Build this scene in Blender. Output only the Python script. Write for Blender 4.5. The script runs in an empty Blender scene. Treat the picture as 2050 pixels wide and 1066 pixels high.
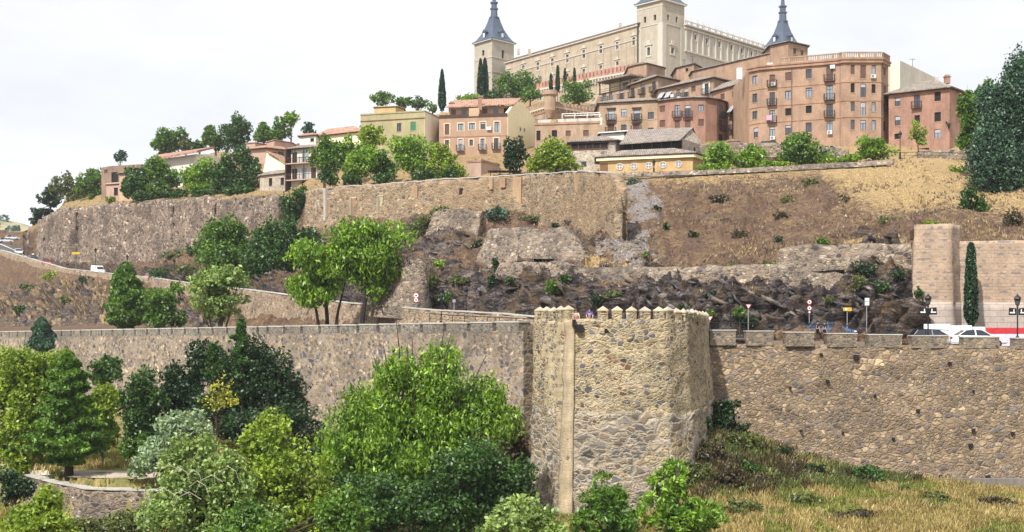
import bpy, bmesh, math, random
import numpy as np
from mathutils import Vector, Matrix
from mathutils.bvhtree import BVHTree
R = math.radians
sc = bpy.context.scene
col = sc.collection
random.seed(7)

# ---------------------------------------------------------------- camera, world, sun, exposure
F, CX, HY, CZ = 2600.0, 1025.0, 640.0, 30.0        # focal length and horizon of the photograph, eye height
cam = bpy.data.objects.new('camera', bpy.data.cameras.new('camera'))
col.objects.link(cam); sc.camera = cam
cam.data.sensor_width = 36.0; cam.data.lens = 36.0 * F / 2050.0
cam.data.shift_y = (HY - 533.0) / 2050.0
cam.data.clip_start = 0.5; cam.data.clip_end = 6000
cam.location = (0, 0, CZ); cam.rotation_euler = (R(90), 0, 0)
sc.view_settings.view_transform = 'Standard'; sc.view_settings.look = 'None'
sc.view_settings.exposure = 0.30; sc.view_settings.gamma = 1.0
sc.cycles.max_bounces = 5; sc.cycles.diffuse_bounces = 2; sc.cycles.transmission_bounces = 3
sc.cycles.volume_bounces = 0

SUN_EL, SUN_AZ = 47.0, -30.0     # azimuth: degrees right of the direction that points back over the camera
world = bpy.data.worlds.new('World'); sc.world = world; world.use_nodes = True
nt = world.node_tree; nt.nodes.clear()
def N(nt, kind, **kw):
    n = nt.nodes.new(kind)
    for k, v in kw.items():
        if k in n.inputs: n.inputs[k].default_value = v
        else: setattr(n, k, v)
    return n
L = lambda nt, a, b: nt.links.new(a, b)
sd = Vector((math.sin(R(SUN_AZ)) * math.cos(R(SUN_EL)), -math.cos(R(SUN_AZ)) * math.cos(R(SUN_EL)), math.sin(R(SUN_EL))))
sky = N(nt, 'ShaderNodeTexSky', sky_type='NISHITA', sun_disc=False, sun_elevation=R(SUN_EL), sun_rotation=math.atan2(sd.x, sd.y))
b1 = N(nt, 'ShaderNodeBackground', Strength=0.12); L(nt, sky.outputs[0], b1.inputs[0])
tc = N(nt, 'ShaderNodeTexCoord'); mp = N(nt, 'ShaderNodeMapping'); mp.inputs['Scale'].default_value = (1, 1, 2.6)
L(nt, tc.outputs['Generated'], mp.inputs[0])
ns = N(nt, 'ShaderNodeTexNoise', Scale=3.2, Detail=5.0, Roughness=0.55); L(nt, mp.outputs[0], ns.inputs['Vector'])
rp = N(nt, 'ShaderNodeValToRGB'); rp.color_ramp.elements[0].position = 0.36; rp.color_ramp.elements[1].position = 0.62
rp.color_ramp.elements[0].color = (0.79, 0.795, 0.83, 1); rp.color_ramp.elements[1].color = (0.96, 0.96, 0.97, 1)
L(nt, ns.outputs[0], rp.inputs[0])
b2 = N(nt, 'ShaderNodeBackground', Strength=0.98); L(nt, rp.outputs[0], b2.inputs[0])
mx = N(nt, 'ShaderNodeMixShader'); mx.inputs[0].default_value = 0.9
L(nt, b1.outputs[0], mx.inputs[1]); L(nt, b2.outputs[0], mx.inputs[2])
wo = N(nt, 'ShaderNodeOutputWorld'); L(nt, mx.outputs[0], wo.inputs[0])
sun = bpy.data.objects.new('sun', bpy.data.lights.new('sun', 'SUN')); col.objects.link(sun)
sun.data.energy = 4.9; sun.data.angle = R(1.5); sun.data.color = (1.0, 0.955, 0.885)
sun.rotation_euler = sd.to_track_quat('Z', 'Y').to_euler(); sun.location = (0, 0, 200)

# ---------------------------------------------------------------- helpers
def P(px, py, Y): return Vector(((px - CX) * Y / F, Y, CZ + (HY - py) * Y / F))
def X_(px, Y): return (px - CX) * Y / F
def Z_(py, Y): return CZ + (HY - py) * Y / F
def lerp(a, b, t): return a + (b - a) * t
def interp(x, xs, ys): return float(np.interp(x, xs, ys))

def _hash(ix, iy, iz, seed):
    h = (ix.astype(np.int64) * 374761393 + iy.astype(np.int64) * 668265263 + iz.astype(np.int64) * 2147483647 + seed * 974711) & 0xffffffff
    h = ((h ^ (h >> 13)) * 1274126177) & 0xffffffff
    h = ((h ^ (h >> 16)) * 2246822519) & 0xffffffff
    return ((h ^ (h >> 15)) & 0xffffff) / float(0xffffff)
def vnoise(p, seed=0):
    f = np.floor(p); i = f.astype(np.int64); t = p - f; t = t * t * (3 - 2 * t)
    r = 0
    for dx in (0, 1):
        for dy in (0, 1):
            for dz in (0, 1):
                w = (t[:, 0] if dx else 1 - t[:, 0]) * (t[:, 1] if dy else 1 - t[:, 1]) * (t[:, 2] if dz else 1 - t[:, 2])
                r = r + w * _hash(i[:, 0] + dx, i[:, 1] + dy, i[:, 2] + dz, seed)
    return r * 2 - 1
def fbm(p, octv=4, seed=0, ridge=False):
    r = 0; a = 1.0; s = 0
    for o in range(octv):
        n = vnoise(p * (2.03 ** o) + o * 17.3, seed + o)
        if ridge: n = 1 - 2 * np.abs(n)
        r = r + a * n; s += a; a *= 0.5
    return r / s

def link(o, parent=None):
    col.objects.link(o)
    if parent is not None: o.parent = parent
    return o
def tag(o, label=None, cat=None, group=None, kind=None):
    if label: o['label'] = label
    if cat: o['category'] = cat
    if group: o['group'] = group
    if cat and not kind: kind = 'thing'
    if kind: o['kind'] = kind
    return o
def empty(name, loc=(0, 0, 0), **kw):
    o = bpy.data.objects.new(name, None); col.objects.link(o); o.location = loc
    return tag(o, **kw)
class MB:
    """collects shapes in world (or local) coordinates, links them as ONE mesh object"""
    def __init__(s): s.v = []; s.f = []
    def quad(s, a, b, c, d):
        n = len(s.v); s.v += [tuple(a), tuple(b), tuple(c), tuple(d)]; s.f.append((n, n + 1, n + 2, n + 3))
    def tri(s, a, b, c):
        n = len(s.v); s.v += [tuple(a), tuple(b), tuple(c)]; s.f.append((n, n + 1, n + 2))
    def hexa(s, p):
        n = len(s.v); s.v += [tuple(q) for q in p]
        for f in ((0, 3, 2, 1), (4, 5, 6, 7), (0, 1, 5, 4), (1, 2, 6, 5), (2, 3, 7, 6), (3, 0, 4, 7)):
            s.f.append(tuple(n + k for k in f))
    def box(s, c, size, rz=0.0, u=None):
        cx, cy, cz = c; hx, hy, hz = size[0] / 2, size[1] / 2, size[2] / 2
        co, si = math.cos(rz), math.sin(rz)
        p = []
        for z in (-hz, hz):
            for x, y in ((-hx, -hy), (hx, -hy), (hx, hy), (-hx, hy)):
                p.append((cx + x * co - y * si, cy + x * si + y * co, cz + z))
        s.hexa(p)
    def prism(s, poly, z0, z1, top=None):
        n = len(poly); b = len(s.v)
        s.v += [(x, y, z0) for x, y in poly]; tp = top or poly
        s.v += [(x, y, z1) for x, y in tp]
        for i in range(n):
            j = (i + 1) % n; s.f.append((b + i, b + j, b + n + j, b + n + i))
        s.f.append(tuple(b + n + i for i in range(n))); s.f.append(tuple(b + n - 1 - i for i in range(n)))
    def tube(s, pts, rads, k=8, cap=True):
        pts = [Vector(p) for p in pts]; b = len(s.v); m = len(pts)
        for i, p in enumerate(pts):
            d = (pts[min(i + 1, m - 1)] - pts[max(i - 1, 0)]).normalized()
            a = d.cross(Vector((0.31, 0.95, 0.02)) if abs(d.z) > 0.5 else Vector((0, 0, 1))).normalized(); c = d.cross(a)
            for j in range(k):
                t = 2 * math.pi * j / k
                s.v.append(tuple(p + (a * math.cos(t) + c * math.sin(t)) * rads[i]))
        for i in range(m - 1):
            for j in range(k):
                j2 = (j + 1) % k
                s.f.append((b + i * k + j, b + i * k + j2, b + (i + 1) * k + j2, b + (i + 1) * k + j))
        if cap:
            s.f.append(tuple(b + j for j in range(k))[::-1]); s.f.append(tuple(b + (m - 1) * k + j for j in range(k)))
    def lathe(s, c, prof, k=12, rot=0.0):
        b = len(s.v); m = len(prof)
        for r, z in prof:
            for j in range(k):
                t = 2 * math.pi * (j + 0.5) / k + rot
                s.v.append((c[0] + r * math.cos(t), c[1] + r * math.sin(t), c[2] + z))
        for i in range(m - 1):
            for j in range(k):
                j2 = (j + 1) % k; s.f.append((b + i * k + j, b + i * k + j2, b + (i + 1) * k + j2, b + (i + 1) * k + j))
        s.f.append(tuple(b + (m - 1) * k + j for j in range(k))); s.f.append(tuple(b + j for j in range(k))[::-1])
    def build(s, name, mat, parent=None, smooth=False, **kw):
        me = bpy.data.meshes.new(name); me.from_pydata(s.v, [], s.f)
        if smooth: me.polygons.foreach_set('use_smooth', [True] * len(me.polygons))
        me.materials.append(mat); o = bpy.data.objects.new(name, me); link(o, parent)
        return tag(o, **kw)
def fast_mesh(name, V, faces4, mat, parent=None, smooth=False, **kw):
    me = bpy.data.meshes.new(name); nf, k = faces4.shape
    me.vertices.add(len(V)); me.vertices.foreach_set('co', V.astype(np.float32).ravel())
    me.loops.add(nf * k); me.loops.foreach_set('vertex_index', faces4.astype(np.int32).ravel())
    me.polygons.add(nf); me.polygons.foreach_set('loop_start', np.arange(0, nf * k, k, dtype=np.int32))
    me.update(calc_edges=True)
    if smooth: me.polygons.foreach_set('use_smooth', np.ones(nf, dtype=bool))
    me.materials.append(mat); o = bpy.data.objects.new(name, me); link(o, parent)
    return tag(o, **kw)
def grid_faces(nr, nc):
    i = np.arange(nr * nc).reshape(nr, nc)
    return np.stack([i[:-1, :-1], i[:-1, 1:], i[1:, 1:], i[1:, :-1]], -1).reshape(-1, 4)

# ---------------------------------------------------------------- materials
_mats = {}
def newmat(name):
    m = bpy.data.materials.new(name); m.use_nodes = True; nt = m.node_tree; nt.nodes.clear()
    out = N(nt, 'ShaderNodeOutputMaterial'); bs = N(nt, 'ShaderNodeBsdfPrincipled'); L(nt, bs.outputs[0], out.inputs[0])
    bs.inputs['Roughness'].default_value = 0.9; bs.inputs['Specular IOR Level'].default_value = 0.25
    return m, nt, bs, out
def ramp(nt, stops, fac=None, mode='LINEAR'):
    r = N(nt, 'ShaderNodeValToRGB'); cr = r.color_ramp; cr.interpolation = mode
    while len(cr.elements) < len(stops): cr.elements.new(0.5)
    for e, (p, c) in zip(cr.elements, stops):
        e.position = p; e.color = (c, c, c, 1) if not hasattr(c, '__len__') else (*c[:3], 1)
    if fac is not None: L(nt, fac, r.inputs[0])
    return r.outputs[0]
def mixc(nt, fac, a, b, mode='MIX'):
    m = N(nt, 'ShaderNodeMix', data_type='RGBA', blend_type=mode)
    for s, v in ((m.inputs[0], fac), (m.inputs[6], a), (m.inputs[7], b)):
        if hasattr(v, 'links') or hasattr(v, 'is_linked'): L(nt, v, s)
        else: s.default_value = v if not hasattr(v, '__len__') else (*v[:3], 1)
    return m.outputs[2]
def coords(nt, scale=(1, 1, 1), rot=(0, 0, 0)):
    t = N(nt, 'ShaderNodeTexCoord'); m = N(nt, 'ShaderNodeMapping'); m.inputs['Scale'].default_value = scale
    m.inputs['Rotation'].default_value = rot
    L(nt, t.outputs['Object'], m.inputs[0]); return m.outputs[0]
def noise(nt, vec, scale, detail=4, rough=0.55, dist=0.0):
    n = N(nt, 'ShaderNodeTexNoise', Scale=scale, Detail=detail, Roughness=rough, Distortion=dist); L(nt, vec, n.inputs['Vector']); return n
def math_(nt, op, a, b=0.0, clamp=False):
    m = N(nt, 'ShaderNodeMath', operation=op, use_clamp=clamp)
    for s, v in ((m.inputs[0], a), (m.inputs[1], b)):
        if hasattr(v, 'is_linked'): L(nt, v, s)
        else: s.default_value = v
    return m.outputs[0]
def mixf(nt, f, a, b):
    m = N(nt, 'ShaderNodeMix', data_type='FLOAT'); L(nt, f, m.inputs[0]); L(nt, a, m.inputs[2]); L(nt, b, m.inputs[3]); return m.outputs[0]
def bump(nt, bs, h, strength, dist):
    b = N(nt, 'ShaderNodeBump', Strength=strength, Distance=dist); L(nt, h, b.inputs['Height']); L(nt, b.outputs[0], bs.inputs['Normal'])

def rubble(name, stones, mortar, size=0.5, flat=1.35, mw=0.07, bumpd=0.12, stain=0.5, stainc=(0.09, 0.075, 0.06), patch=None, contrast=1.0):
    """irregular stones of mixed size set in mortar; size = stone size in metres"""
    if name in _mats: return _mats[name]
    m, nt, bs, out = newmat(name)
    v = coords(nt, (1, 1, flat))
    w = noise(nt, v, 1.3 / size, 3, 0.6)
    off = N(nt, 'ShaderNodeVectorMath', operation='SCALE'); L(nt, w.outputs['Color'], off.inputs[0]); off.inputs['Scale'].default_value = size * 0.6
    vv = N(nt, 'ShaderNodeVectorMath', operation='ADD'); L(nt, v, vv.inputs[0]); L(nt, off.outputs[0], vv.inputs[1])
    sel = ramp(nt, [(0.47, 0), (0.53, 1)], noise(nt, coords(nt, (0.5, 0.5, 1.1)), 0.55, 3, 0.6).outputs[0])
    def layer(sz):
        vo = N(nt, 'ShaderNodeTexVoronoi', feature='F1', Scale=1 / sz, Randomness=1.0); L(nt, vv.outputs[0], vo.inputs['Vector'])
        ve = N(nt, 'ShaderNodeTexVoronoi', feature='DISTANCE_TO_EDGE', Scale=1 / sz, Randomness=1.0); L(nt, vv.outputs[0], ve.inputs['Vector'])
        sp = N(nt, 'ShaderNodeSeparateColor'); L(nt, vo.outputs['Color'], sp.inputs[0])
        k = len(stones); c = ramp(nt, [((i + 0.0) / k, q) for i, q in enumerate(stones)], sp.outputs[0], 'CONSTANT')
        c = mixc(nt, 1.0, c, ramp(nt, [(0, 0.55), (1, 1.35)], sp.outputs[1]), 'MULTIPLY')
        return c, ve.outputs['Distance'], sp.outputs[2]
    ca, ea, ra = layer(size); cb, eb, rb = layer(size * 0.58)
    sc_ = mixc(nt, sel, ca, cb); e0 = mixf(nt, sel, ea, eb); rr = mixf(nt, sel, ra, rb)
    wn = noise(nt, v, 0.35, 4); wv = math_(nt, 'MULTIPLY', ramp(nt, [(0.35, 0.1), (0.65, 1.0)], wn.outputs[0]), mw * 1.0)
    # many stones are flush and smeared over with mortar
    smear = math_(nt, 'MULTIPLY', ramp(nt, [(0.6, 0), (0.9, 1)], rr), mw * 1.8)
    e = math_(nt, 'SUBTRACT', e0, math_(nt, 'ADD', wv, smear)); mask = math_(nt, 'DIVIDE', e, 0.11, True)
    fine = noise(nt, v, 6.0, 6, 0.72)
    mask = math_(nt, 'MULTIPLY', mask, ramp(nt, [(0.25, 0.75), (0.5, 1)], fine.outputs[0]))
    cl = mixc(nt, mask, mortar, sc_)
    joint = ramp(nt, [(0.0, 0.62), (0.05, 1.0)], e0); cl = mixc(nt, 0.7 * contrast, cl, joint, 'MULTIPLY')
    cl = mixc(nt, 0.9, cl, ramp(nt, [(0.25, 0.55), (0.5, 1.0), (0.75, 1.45)], fine.outputs[0]), 'MULTIPLY')
    med = noise(nt, v, 0.8, 4, 0.65); cl = mixc(nt, 0.8, cl, ramp(nt, [(0.3, 0.72), (0.7, 1.25)], med.outputs[0]), 'MULTIPLY')
    big = noise(nt, coords(nt, (0.16, 0.16, 0.13)), 1.0, 7, 0.66); st = math_(nt, 'MULTIPLY', ramp(nt, [(0.48, 0.0), (0.68, 1.0)], big.outputs[0]), stain)
    cl = mixc(nt, st, cl, stainc)
    if patch:
        pn = noise(nt, coords(nt, (0.09, 0.09, 0.14)), 1.0, 5, 0.6, 0.4); pm = ramp(nt, [(0.5, 0.0), (0.58, patch[1])], pn.outputs[0]); cl = mixc(nt, pm, cl, patch[0])
    L(nt, cl, bs.inputs['Base Color'])
    h = math_(nt, 'ADD', math_(nt, 'MULTIPLY', ramp(nt, [(0, 0), (0.2, 1)], e0), 0.6), math_(nt, 'MULTIPLY', fine.outputs[0], 0.9))
    bump(nt, bs, h, 1.0, bumpd)
    _mats[name] = m; return m
def plaster(name, c, var=0.25, stain=0.35, scale=1.0, rough=0.9, grain=0.0):
    if name in _mats: return _mats[name]
    m, nt, bs, out = newmat(name)
    v = coords(nt, (0.5, 0.5, 0.22)); n = noise(nt, v, 1.2 * scale, 6, 0.65); f = noise(nt, coords(nt), 5.0 * scale, 4, 0.6)
    a = mixc(nt, 1.0, c, ramp(nt, [(0.3, 1 - var), (0.7, 1 + var)], n.outputs[0]), 'MULTIPLY')
    a = mixc(nt, 1.0, a, ramp(nt, [(0.3, 0.88), (0.7, 1.12)], f.outputs[0]), 'MULTIPLY')
    g = noise(nt, coords(nt, (0.35, 0.35, 0.09)), 1.7, 6, 0.7); a = mixc(nt, ramp(nt, [(0.55, 0), (0.75, stain)], g.outputs[0]), a, (c[0] * 0.4, c[1] * 0.4, c[2] * 0.42))
    L(nt, a, bs.inputs['Base Color']); bs.inputs['Roughness'].default_value = rough
    bump(nt, bs, f.outputs[0], 0.35, 0.03)
    _mats[name] = m; return m
def courses(name, c1, c2, mortar, bw=0.28, bh=0.085, var=0.3, ms=0.012, stain=0.3, rows=None):
    """brick or ashlar laid in courses, on any vertical wall"""
    if name in _mats: return _mats[name]
    m, nt, bs, out = newmat(name)
    t = N(nt, 'ShaderNodeTexCoord'); s = N(nt, 'ShaderNodeSeparateXYZ'); L(nt, t.outputs['Object'], s.inputs[0])
    g = N(nt, 'ShaderNodeNewGeometry'); gs = N(nt, 'ShaderNodeSeparateXYZ'); L(nt, g.outputs['True Normal'], gs.inputs[0])
    u = math_(nt, 'ADD', s.outputs[0], math_(nt, 'MULTIPLY', s.outputs[1], 0.83))
    cv = N(nt, 'ShaderNodeCombineXYZ'); L(nt, u, cv.inputs[0]); L(nt, s.outputs[2], cv.inputs[1])
    b = N(nt, 'ShaderNodeTexBrick', Scale=1.0); b.inputs['Color1'].default_value = (*c1, 1); b.inputs['Color2'].default_value = (*c2, 1)
    b.inputs['Mortar'].default_value = (*mortar, 1); b.inputs['Brick Width'].default_value = bw; b.inputs['Row Height'].default_value = bh
    b.inputs['Mortar Size'].default_value = ms; b.inputs['Mortar Smooth'].default_value = 0.3; b.inputs['Bias'].default_value = 0.0
    L(nt, cv.outputs[0], b.inputs['Vector'])
    a = b.outputs['Color']
    if rows:   # bands of rubble between brick courses (old Toledo walling)
        wv = N(nt, 'ShaderNodeTexWave', wave_type='BANDS', bands_direction='Z', Scale=rows[0], Distortion=0.6); L(nt, t.outputs['Object'], wv.inputs['Vector'])
        vo = N(nt, 'ShaderNodeTexVoronoi', Scale=2.6); L(nt, t.outputs['Object'], vo.inputs['Vector'])
        rc = ramp(nt, [(0, rows[1]), (0.5, rows[2]), (0.8, rows[3])], N_sep(nt, vo.outputs['Color']), 'CONSTANT')
        a = mixc(nt, ramp(nt, [(0.3, 1), (0.42, 0)], wv.outputs[0]), a, rc)
    n = noise(nt, coords(nt, (0.5, 0.5, 0.25)), 1.3, 6, 0.65); a = mixc(nt, 1.0, a, ramp(nt, [(0.3, 1 - var), (0.7, 1 + var)], n.outputs[0]), 'MULTIPLY')
    f = noise(nt, coords(nt), 6.0, 4, 0.6); a = mixc(nt, 1.0, a, ramp(nt, [(0.3, 0.85), (0.7, 1.15)], f.outputs[0]), 'MULTIPLY')
    q = noise(nt, coords(nt, (0.3, 0.3, 0.08)), 1.5, 6, 0.7); a = mixc(nt, ramp(nt, [(0.55, 0), (0.75, stain)], q.outputs[0]), a, (c1[0] * 0.35, c1[1] * 0.36, c1[2] * 0.4))
    L(nt, a, bs.inputs['Base Color']); bump(nt, bs, math_(nt, 'SUBTRACT', f.outputs[0], b.outputs['Fac']), 0.5, 0.03)
    _mats[name] = m; return m
def N_sep(nt, c):
    s = N(nt, 'ShaderNodeSeparateColor'); L(nt, c, s.inputs[0]); return s.outputs[0]
def tiles(name, c, c2, pitch=0.32):
    if name in _mats: return _mats[name]
    m, nt, bs, out = newmat(name)
    v = coords(nt); wv = N(nt, 'ShaderNodeTexWave', wave_type='BANDS', bands_direction='X', Scale=0.314 / pitch, Distortion=0.8, Detail=1.0); L(nt, v, wv.inputs['Vector'])
    n = noise(nt, v, 0.9, 6, 0.7); a = mixc(nt, ramp(nt, [(0.35, 0), (0.65, 1)], n.outputs[0]), c, c2)
    vo = N(nt, 'ShaderNodeTexVoronoi', Scale=2.8); L(nt, v, vo.inputs['Vector']); a = mixc(nt, 1.0, a, ramp(nt, [(0, 0.7), (1, 1.3)], N_sep(nt, vo.outputs['Color'])), 'MULTIPLY')
    a = mixc(nt, 1.0, a, ramp(nt, [(0, 0.72), (0.6, 1.1)], wv.outputs[0]), 'MULTIPLY')
    L(nt, a, bs.inputs['Base Color']); bump(nt, bs, wv.outputs[0], 0.8, 0.06)
    _mats[name] = m; return m
def flat(name, c, rough=0.6, metal=0.0, spec=0.4, var=0.12):
    if name in _mats: return _mats[name]
    m, nt, bs, out = newmat(name)
    n = noise(nt, coords(nt), 2.5, 4, 0.6); a = mixc(nt, 1.0, c, ramp(nt, [(0.3, 1 - var), (0.7, 1 + var)], n.outputs[0]), 'MULTIPLY')
    L(nt, a, bs.inputs['Base Color']); bs.inputs['Roughness'].default_value = rough; bs.inputs['Metallic'].default_value = metal
    bs.inputs['Specular IOR Level'].default_value = spec
    _mats[name] = m; return m
def leafmat(name, c, c2, trans=0.35):
    if name in _mats: return _mats[name]
    m = bpy.data.materials.new(name); m.use_nodes = True; nt = m.node_tree; nt.nodes.clear()
    out = N(nt, 'ShaderNodeOutputMaterial'); g = N(nt, 'ShaderNodeNewGeometry')
    n = noise(nt, coords(nt), 0.45, 4, 0.6)
    f = math_(nt, 'ADD', math_(nt, 'MULTIPLY', g.outputs['Random Per Island'], 0.4), math_(nt, 'MULTIPLY', ramp(nt, [(0.3, 0), (0.7, 1)], n.outputs[0]), 0.55))
    a = ramp(nt, [(0.1, c), (0.85, c2)], f)
    a = mixc(nt, 1.0, a, ramp(nt, [(0, 0.7), (1, 1.3)], g.outputs['Random Per Island']), 'MULTIPLY')
    d = N(nt, 'ShaderNodeBsdfDiffuse'); L(nt, a, d.inputs[0])
    t = N(nt, 'ShaderNodeBsdfTranslucent'); L(nt, mixc(nt, 1.0, a, (1.25, 1.3, 0.6), 'MULTIPLY'), t.inputs[0])
    gl = N(nt, 'ShaderNodeBsdfGlossy', Roughness=0.45); gl.inputs[0].default_value = (0.9, 0.95, 0.9, 1)
    mx = N(nt, 'ShaderNodeMixShader'); mx.inputs[0].default_value = trans * .75; L(nt, d.outputs[0], mx.inputs[1]); L(nt, t.outputs[0], mx.inputs[2])
    m2 = N(nt, 'ShaderNodeMixShader'); m2.inputs[0].default_value = 0.035; L(nt, mx.outputs[0], m2.inputs[1]); L(nt, gl.outputs[0], m2.inputs[2])
    L(nt, m2.outputs[0], out.inputs[0])
    _mats[name] = m; return m

M_glass = flat('window_glass', (0.05, 0.065, 0.085), 0.12, 0.0, 0.9)
M_glassl = flat('window_glass_pale', (0.22, 0.27, 0.33), 0.2, 0.0, 0.9)
M_dark = flat('dark_interior', (0.012, 0.010, 0.010), 0.9)
M_wood = flat('dark_wood', (0.055, 0.028, 0.018), 0.7)
M_redwood = flat('red_brown_joinery', (0.11, 0.03, 0.025), 0.6)
M_white = flat('white_paint', (0.72, 0.73, 0.73), 0.5)
M_iron = flat('black_iron', (0.014, 0.014, 0.016), 0.5, 0.3)
M_shut = flat('shutter_brown', (0.16, 0.09, 0.07), 0.7)
M_shutp = flat('shutter_pink_grey', (0.30, 0.22, 0.2), 0.7)
M_green = flat('green_shutter', (0.04, 0.16, 0.075), 0.7)
M_awn = flat('awning_grey', (0.35, 0.36, 0.40), 0.8)
M_ac = flat('air_con_white', (0.6, 0.61, 0.6), 0.5)
M_capst = plaster('pale_coping_stone', (0.44, 0.42, 0.38), 0.25, 0.5)
M_merl = plaster('grey_parapet_render', (0.25, 0.235, 0.21), 0.35, 0.6, 2.0)
M_asph = plaster('asphalt', (0.085, 0.08, 0.09), 0.2, 0.1, 1.0)
M_bark = plaster('bark', (0.075, 0.055, 0.042), 0.4, 0.4, 3.0)
M_barkd = plaster('bark_dark', (0.03, 0.024, 0.02), 0.4, 0.4, 3.0)
# masonry of this place
W_front = rubble('rubble_front_wall', [(0.41, 0.30, 0.18), (0.31, 0.225, 0.14), (0.20, 0.16, 0.13), (0.45, 0.34, 0.215), (0.15, 0.135, 0.13), (0.37, 0.265, 0.16), (0.24, 0.165, 0.105)], (0.29, 0.22, 0.155), 0.56, 1.35, 0.07, 0.14, 0.3, (0.14, 0.105, 0.08))
W_left = rubble('rubble_long_wall', [(0.36, 0.27, 0.17), (0.22, 0.165, 0.11), (0.10, 0.095, 0.095), (0.47, 0.37, 0.25), (0.075, 0.08, 0.095), (0.30, 0.20, 0.12), (0.17, 0.14, 0.12)], (0.31, 0.25, 0.19), 0.74, 1.35, 0.09, 0.14, 0.45)
W_tower = rubble('rubble_tower', [(0.37, 0.30, 0.17), (0.28, 0.22, 0.13), (0.12, 0.12, 0.135), (0.44, 0.35, 0.20), (0.22, 0.11, 0.06), (0.33, 0.28, 0.17), (0.10, 0.095, 0.10), (0.42, 0.33, 0.18), (0.2, 0.2, 0.2)], (0.48, 0.39, 0.255), 0.46, 1.45, 0.11, 0.12, 0.3)
W_tlow = rubble('rubble_tower_foot', [(0.20, 0.175, 0.15), (0.26, 0.215, 0.165), (0.15, 0.15, 0.155), (0.31, 0.25, 0.18), (0.23, 0.17, 0.12)], (0.45, 0.38, 0.29), 0.9, 1.5, 0.12, 0.14, 0.2)
W_town = rubble('rubble_town_wall', [(0.34, 0.255, 0.18), (0.20, 0.15, 0.115), (0.09, 0.08, 0.08), (0.52, 0.43, 0.33), (0.12, 0.10, 0.10), (0.28, 0.19, 0.13), (0.07, 0.06, 0.06)], (0.28, 0.215, 0.165), 0.95, 1.5, 0.08, 0.15, 0.8, (0.06, 0.047, 0.043))
W_town2 = rubble('rubble_town_wall_ochre', [(0.38, 0.28, 0.165), (0.24, 0.18, 0.115), (0.11, 0.095, 0.085), (0.46, 0.34, 0.21), (0.14, 0.12, 0.1), (0.35, 0.21, 0.12), (0.19, 0.16, 0.13)], (0.36, 0.275, 0.18), 0.8, 1.9, 0.09, 0.13, 0.5, (0.16, 0.11, 0.065), ((0.36, 0.23, 0.13), 0.3))
W_pale = rubble('rubble_pale_patch', [(0.33, 0.27, 0.21), (0.21, 0.165, 0.13), (0.44, 0.37, 0.30), (0.12, 0.105, 0.10), (0.34, 0.25, 0.17), (0.09, 0.085, 0.085)], (0.33, 0.26, 0.195), 0.62, 1.4, 0.08, 0.16, 0.7, (0.075, 0.063, 0.058))
W_ret = rubble('rubble_road_wall', [(0.36, 0.27, 0.18), (0.27, 0.2, 0.14), (0.45, 0.35, 0.25), (0.16, 0.13, 0.11), (0.33, 0.23, 0.15)], (0.38, 0.29, 0.2), 0.7, 1.4, 0.08, 0.12, 0.4)
W_coursed = courses('coursed_buttress', (0.42, 0.32, 0.23), (0.36, 0.27, 0.2), (0.34, 0.24, 0.18), 0.5, 0.3, 0.2, 0.03, 0.15, (0.55, (0.42, 0.31, 0.22), (0.24, 0.2, 0.18), (0.36, 0.27, 0.2)))
W_ashlar = courses('pale_ashlar', (0.43, 0.36, 0.31), (0.37, 0.31, 0.27), (0.25, 0.2, 0.18), 1.1, 0.55, 0.15, 0.02, 0.15)
W_brickq = courses('brick_quoin', (0.44, 0.345, 0.225), (0.36, 0.275, 0.175), (0.48, 0.40, 0.28), 0.35, 0.12, 0.2, 0.02, 0.1)

# ---------------------------------------------------------------- plan of the place (screen column -> depth)
def FWpt(s):   # front wall line left of the tower, s metres from the tower
    return (1.87 - 0.649 * s, 108 + 0.761 * s)
def FWY(px):
    if px >= 1070: return 104.0
    k = (px - CX) / F; s = (1.87 - k * 108) / (0.649 + k * 0.761); return 108 + 0.761 * s

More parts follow.
